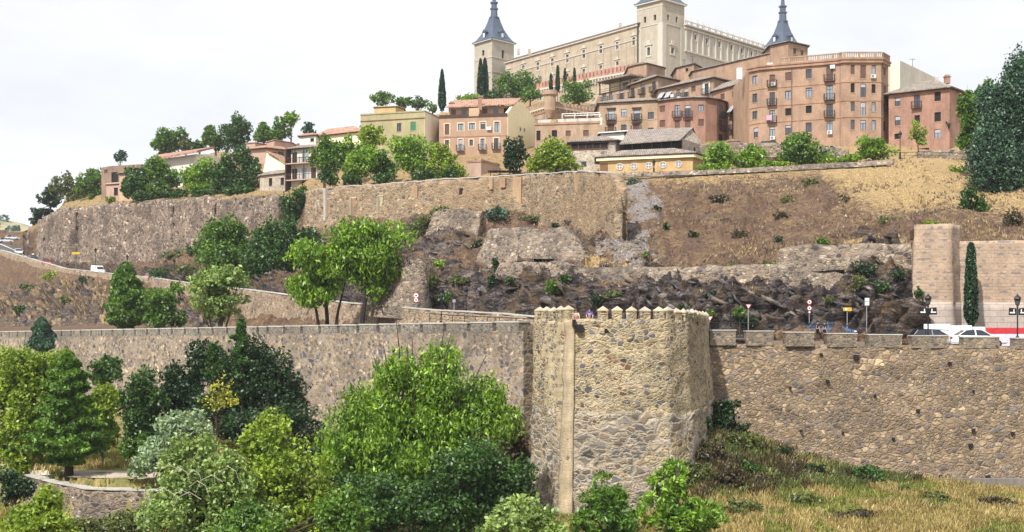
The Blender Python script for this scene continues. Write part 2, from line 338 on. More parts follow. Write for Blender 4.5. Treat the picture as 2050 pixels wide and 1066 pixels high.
# terrain behind the front wall: columns (px) of points (py or None, Y, z or None)
def pt(py, Y): return (Z_(py, Y) - CZ, Y)
COLS = {
 -420: [(-2, 240), (-1.5, 275), pt(600, 325), pt(503, 345), pt(485, 385), pt(476, 430), pt(472, 450), pt(467, 470), pt(464, 500), (10, 560), (-5, 640), (-20, 720)],
 0:    [(-2, 207), (-1.5, 262), pt(592, 320), pt(506, 335), pt(488, 378), pt(474, 430), pt(470, 450), pt(466, 470), pt(463, 490), (12, 560), (-5, 640), (-20, 720)],
 48:   [(-2, 200), (-1.5, 250), pt(580, 302), pt(520, 312), pt(512, 325), pt(478, 420), pt(471, 450), pt(466, 470), pt(463, 490), (15, 560), (-5, 640), (-20, 720)],
 62:   [(-2, 198), (-1.5, 246), pt(576, 298), pt(524, 308), pt(520, 317), pt(516, 321), pt(512, 324), pt(506, 327), pt(458, 330), pt(452, 342), (14, 470), (-20, 620)],
 130:  [(-2, 187), (-1.2, 236), pt(565, 278), pt(544, 286), pt(541, 296), pt(536, 299), pt(530, 301), pt(522, 304), pt(422, 306), pt(412, 318), pt(400, 350), (10, 470)],
 200:  [(-2, 178), (-1, 222), pt(572, 266), pt(552, 270), pt(550, 279), pt(538, 283), pt(530, 287), pt(524, 290), pt(412, 292), pt(404, 303), pt(350, 355), (30, 480)],
 300:  [(-2, 168), (-1, 205), pt(595, 244), pt(563, 249), pt(562, 258), pt(545, 262), pt(525, 267), pt(505, 272), pt(403, 275), pt(398, 287), pt(330, 370), (38, 480)],
 400:  [(-1.9, 156), (-1, 186), pt(620, 213), pt(578, 217), pt(576, 226), pt(550, 234), pt(520, 242), pt(498, 250), pt(400, 254), pt(397, 268), pt(310, 370), (42, 480)],
 500:  [(-1.8, 148), (-1.3, 165), pt(640, 184), pt(590, 186), pt(588, 195), pt(560, 204), pt(520, 218), pt(480, 232), pt(400, 238), pt(396, 252), pt(300, 360), (45, 470)],
 590:  [(-1.8, 140), (-1.5, 152), pt(648, 165), pt(603, 167), pt(601, 176), pt(570, 186), pt(530, 200), pt(480, 214), pt(392, 226), pt(388, 240), pt(290, 345), (48, 460)],
 620:  [(-1.8, 138), (-1.5, 150), pt(650, 159), pt(606, 161), pt(604, 170), pt(575, 180), pt(530, 196), pt(455, 212), pt(388, 215), pt(380, 230), pt(290, 340), (50, 460)],
 690:  [(-1.8, 132), (-1.6, 140), pt(660, 147), pt(618, 149), pt(616, 158), pt(575, 168), pt(520, 185), pt(442, 204), pt(380, 207), pt(375, 222), pt(280, 330), (55, 450)],
 850:  [(-1.8, 121.5), (-1.8, 125), pt(672, 129), pt(633, 131), pt(631, 140), pt(575, 148), pt(505, 165), pt(428, 190), pt(375, 195), pt(370, 212), pt(250, 330), (70, 450)],
 1000: [(-1.8, 112.5), (-1.8, 114), pt(676, 117), pt(642, 119), pt(640, 128), pt(570, 136), pt(510, 152), pt(432, 180), pt(362, 190), pt(358, 206), pt(225, 350), (76, 450)],
 1060: [(-1.7, 110), (-1.7, 112), pt(678, 114), pt(644, 115), pt(642, 125), pt(565, 133), pt(505, 150), pt(430, 178), pt(358, 188), pt(354, 204), pt(215, 360), (77, 450)],
 1180: [(-1.7, 106), (-1.7, 107), (-1.6, 109), (-1.3, 110), (-1.3, 118), pt(602, 122), pt(540, 134), pt(455, 155), pt(356, 182), pt(352, 196), pt(205, 380), (76, 450)],
 1240: [(-1.6, 104.8), (-1.6, 105), (-1.6, 105.3), (-1.6, 106), (-1.6, 117), pt(602, 121), pt(534, 130), pt(480, 142), pt(356, 180), pt(353, 190), pt(240, 320), (70, 440)],
 1420: [(-1.7, 104.8), (-1.7, 105), (-1.7, 105.3), (-1.7, 106), (-1.7, 116), pt(604, 120), pt(533, 128), pt(480, 140), pt(350, 172), pt(347, 184), pt(235, 320), (70, 440)],
 1560: [(-1.7, 104.8), (-1.7, 105), (-1.7, 105.3), (-1.7, 106), (-1.7, 116), pt(600, 120), pt(528, 127), pt(478, 138), pt(342, 170), pt(338, 184), pt(230, 320), (68, 440)],
 1700: [(-1.75, 104.8), (-1.75, 105), (-1.75, 105.3), (-1.75, 106), (-1.75, 116), pt(590, 120), pt(500, 127), pt(455, 137), pt(334, 170), pt(326, 190), pt(220, 320), (66, 440)],
 1815: [(-1.95, 104.8), (-1.95, 105), (-1.95, 105.3), (-1.95, 106), (-1.95, 116), pt(575, 120), pt(505, 126), pt(440, 136), pt(336, 168), pt(318, 190), pt(230, 300), (60, 440)],
 1850: [(-2.4, 104.8), (-2.4, 105), (-2.4, 105.3), (-2.4, 106), (-2.4, 119.9), (-2, 120.6), (6.3, 121.0), pt(430, 134), pt(336, 165), pt(312, 195), pt(230, 300), (60, 440)],
 1950: [(-2.4, 104.8), (-2.4, 105), (-2.4, 105.3), (-2.4, 106), (-2.4, 119.9), (-2, 120.6), (6.3, 121.0), pt(440, 134), pt(345, 165), pt(315, 190), pt(240, 300), (60, 440)],
 2500: [(-2.4, 104.8), (-2.4, 105), (-2.4, 105.3), (-2.4, 106), (-2.4, 119.9), (-2, 120.6), (6.3, 121.0), pt(440, 134), pt(350, 165), pt(325, 190), pt(260, 300), (55, 440)],
}
KX = sorted(COLS); KZ = np.array([[q[0] for q in COLS[k]] for k in KX]); KY = np.array([[q[1] for q in COLS[k]] for k in KX])
def prof(px, row):   # (z above eye, Y) of profile row (may be fractional) at column px
    j0 = int(row); t = row - j0; j1 = min(j0 + 1, 11)
    y = [interp(px, KX, KY[:, j]) for j in (j0, j1)]; z = [interp(px, KX, KZ[:, j]) for j in (j0, j1)]
    return lerp(z[0], z[1], t), lerp(y[0], y[1], t)
SUB = [3, 24, 2, 2, 34, 34, 34, 26, 12, 16, 10]      # rows per segment
NC = 760
pxs = np.linspace(-420, 2500, NC); rows = []; seg = []
for j, n in enumerate(SUB):
    for i in range(n): rows.append(j + i / n); seg.append(j)
rows.append(11); seg.append(10); rows = np.array(rows); seg = np.array(seg)
GZ = np.array([np.interp(pxs, KX, KZ[:, j]) for j in range(12)]); GY = np.array([np.interp(pxs, KX, KY[:, j]) for j in range(12)])
j0 = rows.astype(int); j1 = np.minimum(j0 + 1, 11); tt = (rows - j0)[:, None]
ZZ = GZ[j0] * (1 - tt) + GZ[j1] * tt; YY = GY[j0] * (1 - tt) + GY[j1] * tt
XX = (pxs[None, :] - CX) / F * YY; ZZ = ZZ + CZ
V = np.stack([XX, YY, ZZ], -1); Vf = V.reshape(-1, 3)
rock = np.zeros_like(ZZ)                       # 1 = dark schist, 0 = dry grass slope, -1 grey scree
pxg = np.broadcast_to(pxs[None, :], ZZ.shape); rg = np.broadcast_to(rows[:, None], ZZ.shape)
def blob(cx, cr, wx, wr): return np.clip(1.6 - np.sqrt(((pxg - cx) / wx) ** 2 + ((rg - cr) / wr) ** 2) * 1.3, 0, 1)
lowrock = np.clip((5.55 - rg) / 0.25, 0, 1) * np.clip((rg - 3.9) / 0.1, 0, 1)
rock = np.maximum(rock, lowrock * np.clip((pxg - 560) / 80, 0, 1))
rock = np.maximum(rock, 0.75 * lowrock * (pxg > 100))
rock = np.maximum(rock, 0.86 * ((rg > 0.9) & (rg < 2.05)) * np.clip((460 - pxg) / 30, 0, 1))
rock = np.maximum(rock, blob(900, 6.0, 80, 0.6)); rock = np.maximum(rock, blob(1190, 6.7, 50, 0.6) * .8)
rock = np.maximum(rock, blob(1760, 5.7, 80, 0.7)); rock = np.maximum(rock, blob(830, 6.2, 40, 0.8))
rock = np.maximum(rock, 0.45 * np.clip((rg - 6) / .3, 0, 1) * (pxg > 700) * (pxg < 1300) * (rg < 7.2))
scree = np.maximum(np.clip(1.25 - np.abs(pxg - (1285 - (7.9 - rg) * 20) + 14 * np.sin(rg * 9) + 8 * np.sin(rg * 23)) / (34 + (8.0 - rg) * 26), 0, 1) * (rg > 6.1) * (rg < 7.95) * (pxg < 1345) * (pxg > 1195), 0)
amp = np.zeros_like(rows)
for j, a in enumerate([0.03, 1.0, 0.0, 0.0, 1.15, 1.0, 0.8, 0.45, 0.3, 0.6, 1.0]): amp[seg == j] = a
flatr = None
edge = np.minimum(rows - j0, 1 - (rows - j0)) * 2
near_flat = np.where((seg == 1) | (seg == 4), np.clip((rows - j0) * (5 if True else 1), 0, 1), 1)
near_flat = np.where(seg == 1, np.clip((rows - 1) * 4, 0, 1) * np.clip((2 - rows) * 5, 0, 1), near_flat)
near_flat = np.where(seg == 7, np.clip((8 - rows) * 4, 0, 1), near_flat)
amp = (amp * near_flat)[:, None] * np.where((pxg > 1822) & (rg < 6.4), 0.0, 1.0)
# normal of the undisplaced sheet
dr = np.gradient(V, axis=0); dc = np.gradient(V, axis=1); nn = np.cross(dc.reshape(-1, 3), dr.reshape(-1, 3)); nn /= np.linalg.norm(nn, axis=1)[:, None] + 1e-9
nn[nn[:, 2] < 0] *= -1; nn = nn.reshape(V.shape)
sq = Vf * np.array([0.22, 0.22, 0.36]); sq = sq + 0.0
tilt = np.stack([Vf[:, 0] * 0.16 + Vf[:, 2] * 0.10, Vf[:, 1] * 0.16, Vf[:, 2] * 0.42 - Vf[:, 0] * 0.17], -1)   # strata dipping to the left
rn = fbm(tilt * 1.5, 5, 3, True).reshape(ZZ.shape); rf = fbm(Vf * 0.9, 4, 9, True).reshape(ZZ.shape); gn = fbm(Vf * 0.12, 4, 5).reshape(ZZ.shape)
g2 = fbm(Vf * 0.5, 4, 15).reshape(ZZ.shape)
steps = np.abs((tilt[:, 2] * 2.2 + fbm(Vf * 0.3, 3, 31) * 1.5) % 1.0 - 0.5).reshape(ZZ.shape)
out_ = np.clip((fbm(Vf * np.array([.09, .09, .16]), 4, 44).reshape(ZZ.shape) - .22) * 5, 0, .8) * ((rg > 5.6) & (rg < 7.9)); rock = np.where(scree < .3, np.maximum(rock, out_), rock)
rk = np.clip(rock + gn * 0.5 * (rock > 0.05), 0, 1)
disp = amp * (rk * (rn * 2.0 + rf * 0.8 + (steps - .25) * 2.0) + (1 - rk) * (gn * 1.7 + g2 * 0.75 + rf * .25)) * 1.0
gul = fbm(np.stack([Vf[:, 0] * .32, Vf[:, 1] * .05, Vf[:, 2] * .04], -1), 4, 52, True).reshape(ZZ.shape)
disp = disp - np.clip(gul - .15, 0, 1) * 1.6 * (rk < .3) * ((rg > 6) & (rg < 7.95)) * np.clip((8 - rg) * 5, 0, 1)
disp = np.where(seg[:, None] == 1, disp * 1.7, disp)
V = V + nn * disp[..., None]
terrain = fast_mesh('hillside', V.reshape(-1, 3), grid_faces(len(rows), NC), None, smooth=False, kind='structure')
at = terrain.data.attributes.new('rock', 'FLOAT', 'POINT'); at.data.foreach_set('value', rock.astype(np.float32).ravel())
strw = np.clip(np.clip((pxg - 1640) / 160, 0, 1) * np.clip((rg - 7.0) / .8, 0, 1) * 1.2 + np.clip(1 - np.abs(rg - 6.12) / .13, 0, 1) * .9 * (pxg > 1100) + .35 * np.clip((rg - 7.75) / .2, 0, 1) + .22 * (rg > 5.9) + .5 * ((rg > 1) & (rg < 2) & (pxg < 450)), 0, 1.2)
at = terrain.data.attributes.new('straw', 'FLOAT', 'POINT'); at.data.foreach_set('value', strw.astype(np.float32).ravel())
at = terrain.data.attributes.new('scree', 'FLOAT', 'POINT'); at.data.foreach_set('value', scree.astype(np.float32).ravel())
m, nt, bs, out = newmat('hillside_ground')
v = coords(nt); g = N(nt, 'ShaderNodeNewGeometry'); gs = N(nt, 'ShaderNodeSeparateXYZ'); L(nt, g.outputs['Normal'], gs.inputs[0])
n1 = noise(nt, v, 0.35, 7, 0.68, 0.5); n2 = noise(nt, v, 1.6, 6, 0.7); n3 = noise(nt, v, 5.0, 5, 0.7)
tl = coords(nt, (0.5, 0.5, 1.8), (0, R(24), 0)); n4 = noise(nt, tl, 1.1, 7, 0.72, 0.8)
grass = ramp(nt, [(0.3, (0.06, 0.04, 0.035)), (0.42, (0.15, 0.105, 0.08)), (0.55, (0.25, 0.18, 0.12)), (0.7, (0.38, 0.28, 0.16))], n2.outputs[0])
grass = mixc(nt, ramp(nt, [(0.42, 0), (0.6, 0.75)], n1.outputs[0]), grass, (0.13, 0.088, 0.078))
grass = mixc(nt, ramp(nt, [(0.62, 0), (0.72, 0.6)], noise(nt, v, 0.8, 5, 0.6).outputs[0]), grass, (0.14, 0.15, 0.06))
rockc = ramp(nt, [(0.34, (0.012, 0.011, 0.013)), (0.46, (0.045, 0.04, 0.044)), (0.55, (0.13, 0.115, 0.12)), (0.68, (0.33, 0.30, 0.30))], n4.outputs[0])
rockc = mixc(nt, ramp(nt, [(0.5, 0), (0.62, 0.85)], n1.outputs[0]), rockc, (0.19, 0.14, 0.09))
scr = ramp(nt, [(0.3, (0.15, 0.135, 0.13)), (0.5, (0.26, 0.235, 0.225)), (0.7, (0.34, 0.30, 0.29))], n3.outputs[0])
at_ = N(nt, 'ShaderNodeAttribute', attribute_name='straw'); grass = mixc(nt, ramp(nt, [(0.45, 0), (0.75, 0.9)], math_(nt, 'ADD', at_.outputs['Fac'], math_(nt, 'MULTIPLY', math_(nt, 'SUBTRACT', n2.outputs[0], 0.4), 1.0))), grass, ramp(nt, [(0.3, (0.30, 0.22, 0.10)), (0.7, (0.66, 0.52, 0.30))], n3.outputs[0]))
ar = N(nt, 'ShaderNodeAttribute', attribute_name='rock'); as_ = N(nt, 'ShaderNodeAttribute', attribute_name='scree')
rf_ = math_(nt, 'ADD', ar.outputs['Fac'], math_(nt, 'MULTIPLY', math_(nt, 'SUBTRACT', n1.outputs[0], 0.5), 1.6))
up = ramp(nt, [(0.55, 0.0), (0.85, 0.45)], gs.outputs[2]); rf_ = math_(nt, 'SUBTRACT', rf_, up)
c = mixc(nt, ramp(nt, [(0.35, 0), (0.5, 1)], rf_), grass, rockc)
c = mixc(nt, 1.0, c, (0.86, 0.80, 0.73), 'MULTIPLY')
c = mixc(nt, ramp(nt, [(0.35, 0), (0.6, 0.9)], math_(nt, 'ADD', math_(nt, 'MULTIPLY', as_.outputs['Fac'], 0.8), math_(nt, 'MULTIPLY', math_(nt, 'SUBTRACT', n1.outputs[0], 0.55), 2.6))), c, scr)
c = mixc(nt, 1.0, c, ramp(nt, [(0.3, 0.4), (0.7, 1.45)], n3.outputs[0]), 'MULTIPLY')
L(nt, c, bs.inputs['Base Color']); bs.inputs['Roughness'].default_value = 1.0; bs.inputs['Specular IOR Level'].default_value = 0.1
bump(nt, bs, math_(nt, 'ADD', n4.outputs[0], math_(nt, 'MULTIPLY', n3.outputs[0], 0.5)), 1.0, 0.35)
terrain.data.materials.clear(); terrain.data.materials.append(m); M_hill = m

# fractured slabs breaking out of the rock
rg_ = np.random.default_rng(21); cand = np.argwhere((rk > .75) & (rg > 1.1) & (rg < 6.9) & ~((rg > 1.96) & (rg < 4.25)) & (pxg < 1822) & (pxg > -40)); pick = cand[rg_.choice(len(cand), 520, replace=False)]; vq = []
for i, j in pick:
    s0 = rg_.uniform(.2, .95) ** 1.2 * (2.0 if rg_.uniform() < .08 else 1); c_ = V[i, j] - nn[i, j] * s0 * .35; dip = R(22 + rg_.normal() * 11); yaw = rg_.normal() * .5
    ax = np.array([math.cos(dip) * math.cos(yaw), math.sin(yaw), -math.sin(dip)]); up_ = np.array([math.sin(dip), rg_.normal() * .25 - .15, math.cos(dip)]); up_ /= np.linalg.norm(up_); ay = np.cross(up_, ax); ay /= np.linalg.norm(ay)
    q = []
    for sz in (-1, 1):
        for sx, sy in ((-1, -1), (1, -1), (1, 1), (-1, 1)): q.append(c_ + ax * sx * s0 * rg_.uniform(.4, 1.15) + ay * sy * s0 * .7 * rg_.uniform(.4, 1.1) + up_ * sz * s0 * .20 * rg_.uniform(.3, 1.3))
    vq.append(q)
vq = np.array(vq).reshape(-1, 3); ff = np.array([(0, 3, 2, 1), (4, 5, 6, 7), (0, 1, 5, 4), (1, 2, 6, 5), (2, 3, 7, 6), (3, 0, 4, 7)]); ff = (ff[None] + np.arange(len(vq) // 8)[:, None, None] * 8).reshape(-1, 4)
m, nt, bs, out = newmat('schist'); v = coords(nt); g = N(nt, 'ShaderNodeNewGeometry'); n4 = noise(nt, coords(nt, (0.8, 0.8, 2.4), (0, R(24), 0)), 1.6, 7, 0.75, 0.6)
c = ramp(nt, [(0.34, (0.015, 0.014, 0.017)), (0.48, (0.055, 0.05, 0.055)), (0.6, (0.14, 0.125, 0.13)), (0.72, (0.36, 0.32, 0.30))], n4.outputs[0]); c = mixc(nt, ramp(nt, [(0.5, 0), (0.62, .8)], noise(nt, v, .5, 4).outputs[0]), c, (0.17, 0.13, 0.09)); c = mixc(nt, 1.0, c, ramp(nt, [(0, 0.5), (1, 1.5)], g.outputs['Random Per Island']), 'MULTIPLY')
L(nt, c, bs.inputs['Base Color']); bump(nt, bs, n4.outputs[0], 1.0, .12)
fast_mesh('rock_slabs', vq, ff, m, label='broken dark schist slabs jutting from the cliff and the left bank', cat='rocks', kind='stuff')

# foreground ground (garden, grass bank) below the front wall
def gz(X, Y):
    px = CX + X / Y * F
    if X > 3:
        zw = interp(px, [1060, 1300, 1380, 1420, 1480, 1600, 1700, 1800, 2050, 2300], [-15.5, -14.5, -9.5, -8.0, -8.9, -10.8, -12.0, -12.6, -13.6, -14])
        return lerp(-13.9, zw, max(0, min(1, (Y - 86) / 16.0)) ** 1.2) if Y > 86 else -13.9 - (86 - Y) * 0.12
    ey = interp(px, [-300, 0, 60, 150, 300, 420, 1000], [118, 112, 105, 98.5, 97, 96, 96])
    gl = interp(px, [-300, 450, 620, 1070], [-12.1, -12.1, -13.6, -14.5]) + max(0, Y - 115) * 0.018
    lo = -15.6 - max(0, 84 - Y) * 0.12
    if px < 470: return gl if Y > ey + 0.25 else lo
    t = min(1, (px - 470) / 120.0); return lerp(gl if Y > ey else lo, min(gl, -13.9) if Y > 80 else -14.5 - max(0, 84 - Y) * .12, t)
gx = np.arange(-150, 110, 0.8); gy = np.arange(28, 250, 0.8)
GV = np.array([[(x, y, CZ + gz(x, y)) for x in gx] for y in gy]).reshape(-1, 3)
GV[:, 2] += fbm(GV * 0.25, 4, 21) * 0.35
# keep it under the hillside behind the front wall
behind = GV[:, 1] > np.where(GV[:, 0] > 1.5, 106.0, 112 - 1.17 * GV[:, 0]); GV[behind, 2] -= 9
ground = fast_mesh('ground', GV, grid_faces(len(gy), len(gx)), None, smooth=True, kind='structure')
m, nt, bs, out = newmat('garden_ground'); v = coords(nt)
a1 = noise(nt, v, 0.5, 6, 0.65, 0.5); a2 = noise(nt, v, 4.0, 6, 0.7)
c = ramp(nt, [(0.3, (0.10, 0.085, 0.035)), (0.45, (0.22, 0.18, 0.065)), (0.6, (0.36, 0.28, 0.12)), (0.75, (0.42, 0.35, 0.2))], a2.outputs[0])
c = mixc(nt, ramp(nt, [(0.45, 0), (0.62, 0.8)], a1.outputs[0]), c, (0.12, 0.14, 0.04))
L(nt, c, bs.inputs['Base Color']); bs.inputs['Roughness'].default_value = 1.0; bump(nt, bs, a2.outputs[0], 1.0, 0.15)
ground.data.materials.clear(); ground.data.materials.append(m); M_ground = m
b = MB(); b.quad((-3500, -200, CZ - 30), (3500, -200, CZ - 30), (3500, 5000, CZ - 30), (-3500, 5000, CZ - 30)); b.build('valley_floor', M_hill, kind='structure')

# far hill across the valley, left
hx = np.linspace(-640, -150, 120); hy = np.linspace(640, 1500, 70); HX, HYY = np.meshgrid(hx, hy)
hzz = 78 * np.exp(-((HYY - 1000) / 190) ** 2) * np.clip(1.0 - (HX + 370) / 420, 0, 1.05) - 8
HV = np.stack([HX, HYY, CZ + hzz], -1).reshape(-1, 3); HV[:, 2] += fbm(HV * 0.012, 5, 77) * 7
farhill = fast_mesh('far_hill', HV, grid_faces(70, 120), None, smooth=True, kind='structure')
m, nt, bs, out = newmat('far_hill_ground'); v = coords(nt); n = noise(nt, v, 0.03, 7, 0.7)
c = ramp(nt, [(0.36, (0.10, 0.13, 0.085)), (0.47, (0.30, 0.27, 0.14)), (0.55, (0.38, 0.33, 0.2)), (0.66, (0.20, 0.2, 0.12))], n.outputs[0])
L(nt, c, bs.inputs['Base Color']); farhill.data.materials.clear(); farhill.data.materials.append(m)

# ray-cast support for placing things
def bvh(o): return BVHTree.FromPolygons([vv.co[:] for vv in o.data.vertices], [p.vertices[:] for p in o.data.polygons])
BT, BG, BF = bvh(terrain), bvh(ground), bvh(farhill)
def gnd(X, Y, top=400.0):
    best = -1e9
    for B in (BT, BG, BF):
        h = B.ray_cast(Vector((X, Y, top)), Vector((0, 0, -1)))
        if h[0] is not None: best = max(best, h[0].z)
    return best if best > -1e8 else CZ - 16
def eye_hit(px, py):
    d = P(px, py, 100) - Vector((0, 0, CZ)); h = min((B.ray_cast(Vector((0, 0, CZ)), d.normalized()) for B in (BT, BG)), key=lambda q: q[3] if q[0] else 1e9)
    return h[0]

# ---------------------------------------------------------------- roads
def strip(px0, px1, n, r0, r1, lift):
    b = []; xs = np.linspace(px0, px1, n)
    for p in xs:
        for r in (r0, r1):
            z, Y = prof(p, r); b.append((X_(p, Y), Y, CZ + z + lift))
    V = np.array(b).reshape(n, 2, 3); return V
V_ = strip(-300, 1175, 200, 3.06, 3.8, 0.06).reshape(-1, 3)
road = fast_mesh('road', V_, grid_faces(200, 2), M_asph, kind='structure')
b = MB(); xr = [1150, 1240, 1420, 1560, 1700, 1850, 2500]
for p, q in zip(xr[:-1], xr[1:]):
    a0 = prof(p, 3); a1 = prof(q, 3); e0 = prof(p, 4); e1 = prof(q, 4)
    b.quad(*[(X_(pp, yy), yy, CZ + zz + 0.06) for pp, (zz, yy) in ((p, a0), (q, a1), (q, e1), (p, e0))])
b.build('lower_road', M_asph, kind='structure')
V_ = strip(-300, 1175, 200, 3.8, 3.97, 0.20).reshape(-1, 3)
fast_mesh('pavement', V_, grid_faces(200, 2), M_capst, kind='structure')
V_ = strip(-420, 46, 30, 4.0, 5.4, 0.25).reshape(-1, 3)
fast_mesh('upper_road', V_, grid_faces(30, 2), M_asph, kind='structure')

# ---------------------------------------------------------------- masonry walls
def wall(name, stations, mat, thick=0.9, rag=0.08, step=0.5, parent=None, coping=None, amp=0.05, seed=1, **kw):
    """stations: (X, Y, ztop, zbot, batter) ; front face gets irregular relief"""
    S = [np.array(s, dtype=float) for s in stations]; pts = []
    for a, c in zip(S[:-1], S[1:]):
        d = math.hypot(c[0] - a[0], c[1] - a[1]); n = max(1, int(d / step))
        for i in range(n): pts.append(a + (c - a) * i / n)
    pts.append(S[-1]); pts = np.array(pts); n = len(pts)
    dx = np.gradient(pts[:, 0]); dy = np.gradient(pts[:, 1]); l = np.hypot(dx, dy) + 1e-9; nx, ny = dy / l, -dx / l
    H = (pts[:, 2] - pts[:, 3]).max(); m = max(2, int(H / step) + 1); t = np.linspace(0, 1, m)
    top = pts[:, 2] + (fbm(np.stack([pts[:, 0] * 0.9, pts[:, 1] * 0.9, pts[:, 2] * 0], -1), 4, seed) + .8 * fbm(np.stack([pts[:, 0] * 0.15, pts[:, 1] * 0.15, pts[:, 2] * 0], -1), 2, seed)) * rag
    z = pts[None, :, 3] + (top - pts[:, 3])[None, :] * t[:, None]; bt = (1 - t)[:, None] * pts[None, :, 4]
    x = pts[None, :, 0] + nx[None, :] * bt; y = pts[None, :, 1] + ny[None, :] * bt
    Fv = np.stack([x, y, z], -1).reshape(-1, 3); dd = (fbm(Fv * 0.8, 3, seed + 5) * 1.4 + fbm(Fv * 2.1, 2, seed + 8) * .9) * amp * 2
    Fv[:, 0] += np.tile(nx, m) * dd; Fv[:, 1] += np.tile(ny, m) * dd
    tb = Fv.reshape(m, n, 3)[-1].copy(); back = np.stack([pts[:, 0] - nx * thick, pts[:, 1] - ny * thick, top], -1); bb = back.copy(); bb[:, 2] = pts[:, 3]
    V = np.concatenate([Fv.reshape(m, n, 3), back[None], bb[None]], 0)
    f = grid_faces(m + 2, n)
    o = fast_mesh(name, V.reshape(-1, 3), f, mat, parent, **kw)
    # ends
    bm = bmesh.new(); bm.from_mesh(o.data); bm.verts.ensure_lookup_table()
    for e in (0, n - 1):
        ids = [r * n + e for r in range(m + 2)]
        try: bm.faces.new([bm.verts[i] for i in (ids if e == 0 else ids[::-1])])
        except ValueError: pass
    bm.to_mesh(o.data); bm.free()
    if coping:
        b = MB(); w, h, cm = coping
        for i in range(n - 1):
            p, q = pts[i], pts[i + 1]
            if abs(p[2] - q[2]) > .22: continue
            A = [(p[0] + nx[i] * w, p[1] + ny[i] * w), (q[0] + nx[i + 1] * w, q[1] + ny[i + 1] * w), (q[0] - nx[i + 1] * (thick + w), q[1] - ny[i + 1] * (thick + w)), (p[0] - nx[i] * (thick + w), p[1] - ny[i] * (thick + w))]
            zt = [top[i], top[i + 1], top[i + 1], top[i]]
            b.hexa([(A[k][0], A[k][1], zt[k] - 0.02) for k in range(4)] + [(A[k][0], A[k][1], zt[k] + h) for k in range(4)])
        b.build('coping', cm, o)
    return o
def pxs_wall(spec): return [(X_(p, Y), Y, Z_(yt, Y), Z_(yb, Y), bt) for p, yt, yb, Y, bt in spec]

def merlon(parent, A, B, z, h, thick, mat, cap=0.14, z2=None):
    """one block of the parapet between plan points A and B"""
    d = Vector((B[0] - A[0], B[1] - A[1])); l = d.length; d /= l; n = Vector((d.y, -d.x)); z2 = z if z2 is None else z2
    def ring(o, za, zb, e):
        q = [(A[0] - d.x * e + n.x * o, A[1] - d.y * e + n.y * o, za), (B[0] + d.x * e + n.x * o, B[1] + d.y * e + n.y * o, zb),
             (B[0] + d.x * e - n.x * (thick + o), B[1] + d.y * e - n.y * (thick + o), zb), (A[0] - d.x * e - n.x * (thick + o), A[1] - d.y * e - n.y * (thick + o), za)]
        return q
    b = MB(); b.hexa(ring(0.012, z - 0.1, z2 - 0.1, 0) + ring(0.012, z + h, z2 + h, 0)); o = b.build('merlon', mat, parent)
    b = MB(); j = random.uniform(-.02, .02); b.hexa(ring(0.06, z + h, z2 + h, 0.05) + ring(0.06, z + h + cap + j, z2 + h + cap, 0.05)); b.build('cap_stone', M_capst, o)
    return o

# long wall running away to the left of the tower
st = [(*FWpt(s), CZ + lerp(-0.95, -2.75, s / 128.0), CZ - 16.5, 1.1) for s in (0.0, 40, 80, 128, 170)]
w1 = wall('city_wall', st, W_left, 1.2, 0.02, 0.45, amp=0.07, label='long grey rubble city wall with low flat merlons running left from the square tower', cat='city wall')
M_mw = rubble('merlon_rubble', [(0.26, 0.22, 0.18), (0.17, 0.15, 0.13), (0.33, 0.28, 0.23), (0.10, 0.10, 0.10)], (0.27, 0.24, 0.2), .35, 1.2, .08, .06, .4)
s = 0.6; i = 0
while s < 165:
    Lm = 2.95 if i != 12 else 1.6
    A = FWpt(s); B = FWpt(s + Lm); zz = CZ + lerp(-0.95, -2.75, s / 128.0); merlon(w1, A, B, zz - 0.02, 0.72, 1.2, M_mw, .12); s += Lm + 0.5; i += 1
# vertical seam of bigger stones, small loop opening and wooden gate hood on this wall
sA = next(q for q in np.arange(10, 60, .1) if CX + FWpt(q)[0] / FWpt(q)[1] * F < 612)
A = FWpt(sA); b = MB(); dv = Vector((-0.649, 0.761)); nv = Vector((0.761, 0.649)) * -1
def onwall(s, off): a = FWpt(s); return (a[0] + nv.x * off, a[1] + nv.y * off)
for k in range(26):
    z = CZ - 1.6 - k * 0.36; w = random.uniform(0.25, 0.6); o_ = 1.1 * (k * 0.36 + .8) / 14
    p0 = onwall(sA - w / 2, 0); p1 = onwall(sA + w / 2, 0); q0 = onwall(sA - w / 2, o_ + .12 + random.uniform(0, .06)); q1 = onwall(sA + w / 2, o_ + .12)
    b.hexa([(*q1, z), (*q0, z), (*p0, z), (*p1, z), (*q1, z + .34), (*q0, z + .34), (*p0, z + .34), (*p1, z + .34)])
b.build('stone_seam', rubble('dark_seam', [(0.13, 0.12, 0.12), (0.2, 0.18, 0.16)], (0.1, 0.09, 0.08), 0.4), w1)
sB = next(q for q in np.arange(1, 60, .05) if CX + FWpt(q)[0] / FWpt(q)[1] * F < 946)
b = MB()
def wbox(b, s0, s1, z0, z1, o0, o1):
    q = [onwall(s1, o1), onwall(s0, o1), onwall(s0, o0), onwall(s1, o0)]
    b.hexa([(*k, z0) for k in q] + [(*k, z1) for k in q])
b2_ = MB(); wbox(b2_, sB - .35, sB + .35, CZ - 3.6, CZ - 1.65, -0.1, 0.62); ob = b2_.build('opening', M_dark, w1)
wbox(b, sB - .75, sB + .75, CZ - 1.65, CZ - 1.4, 0, 0.95); wbox(b, sB - .72, sB - .36, CZ - 3.4, CZ - 1.65, 0, 0.7); wbox(b, sB + .36, sB + .72, CZ - 2.6, CZ - 1.65, 0, 0.7)
b.build('stone_frame', plaster('grey_stone', (0.2, 0.2, 0.2)), ob)
b = MB()
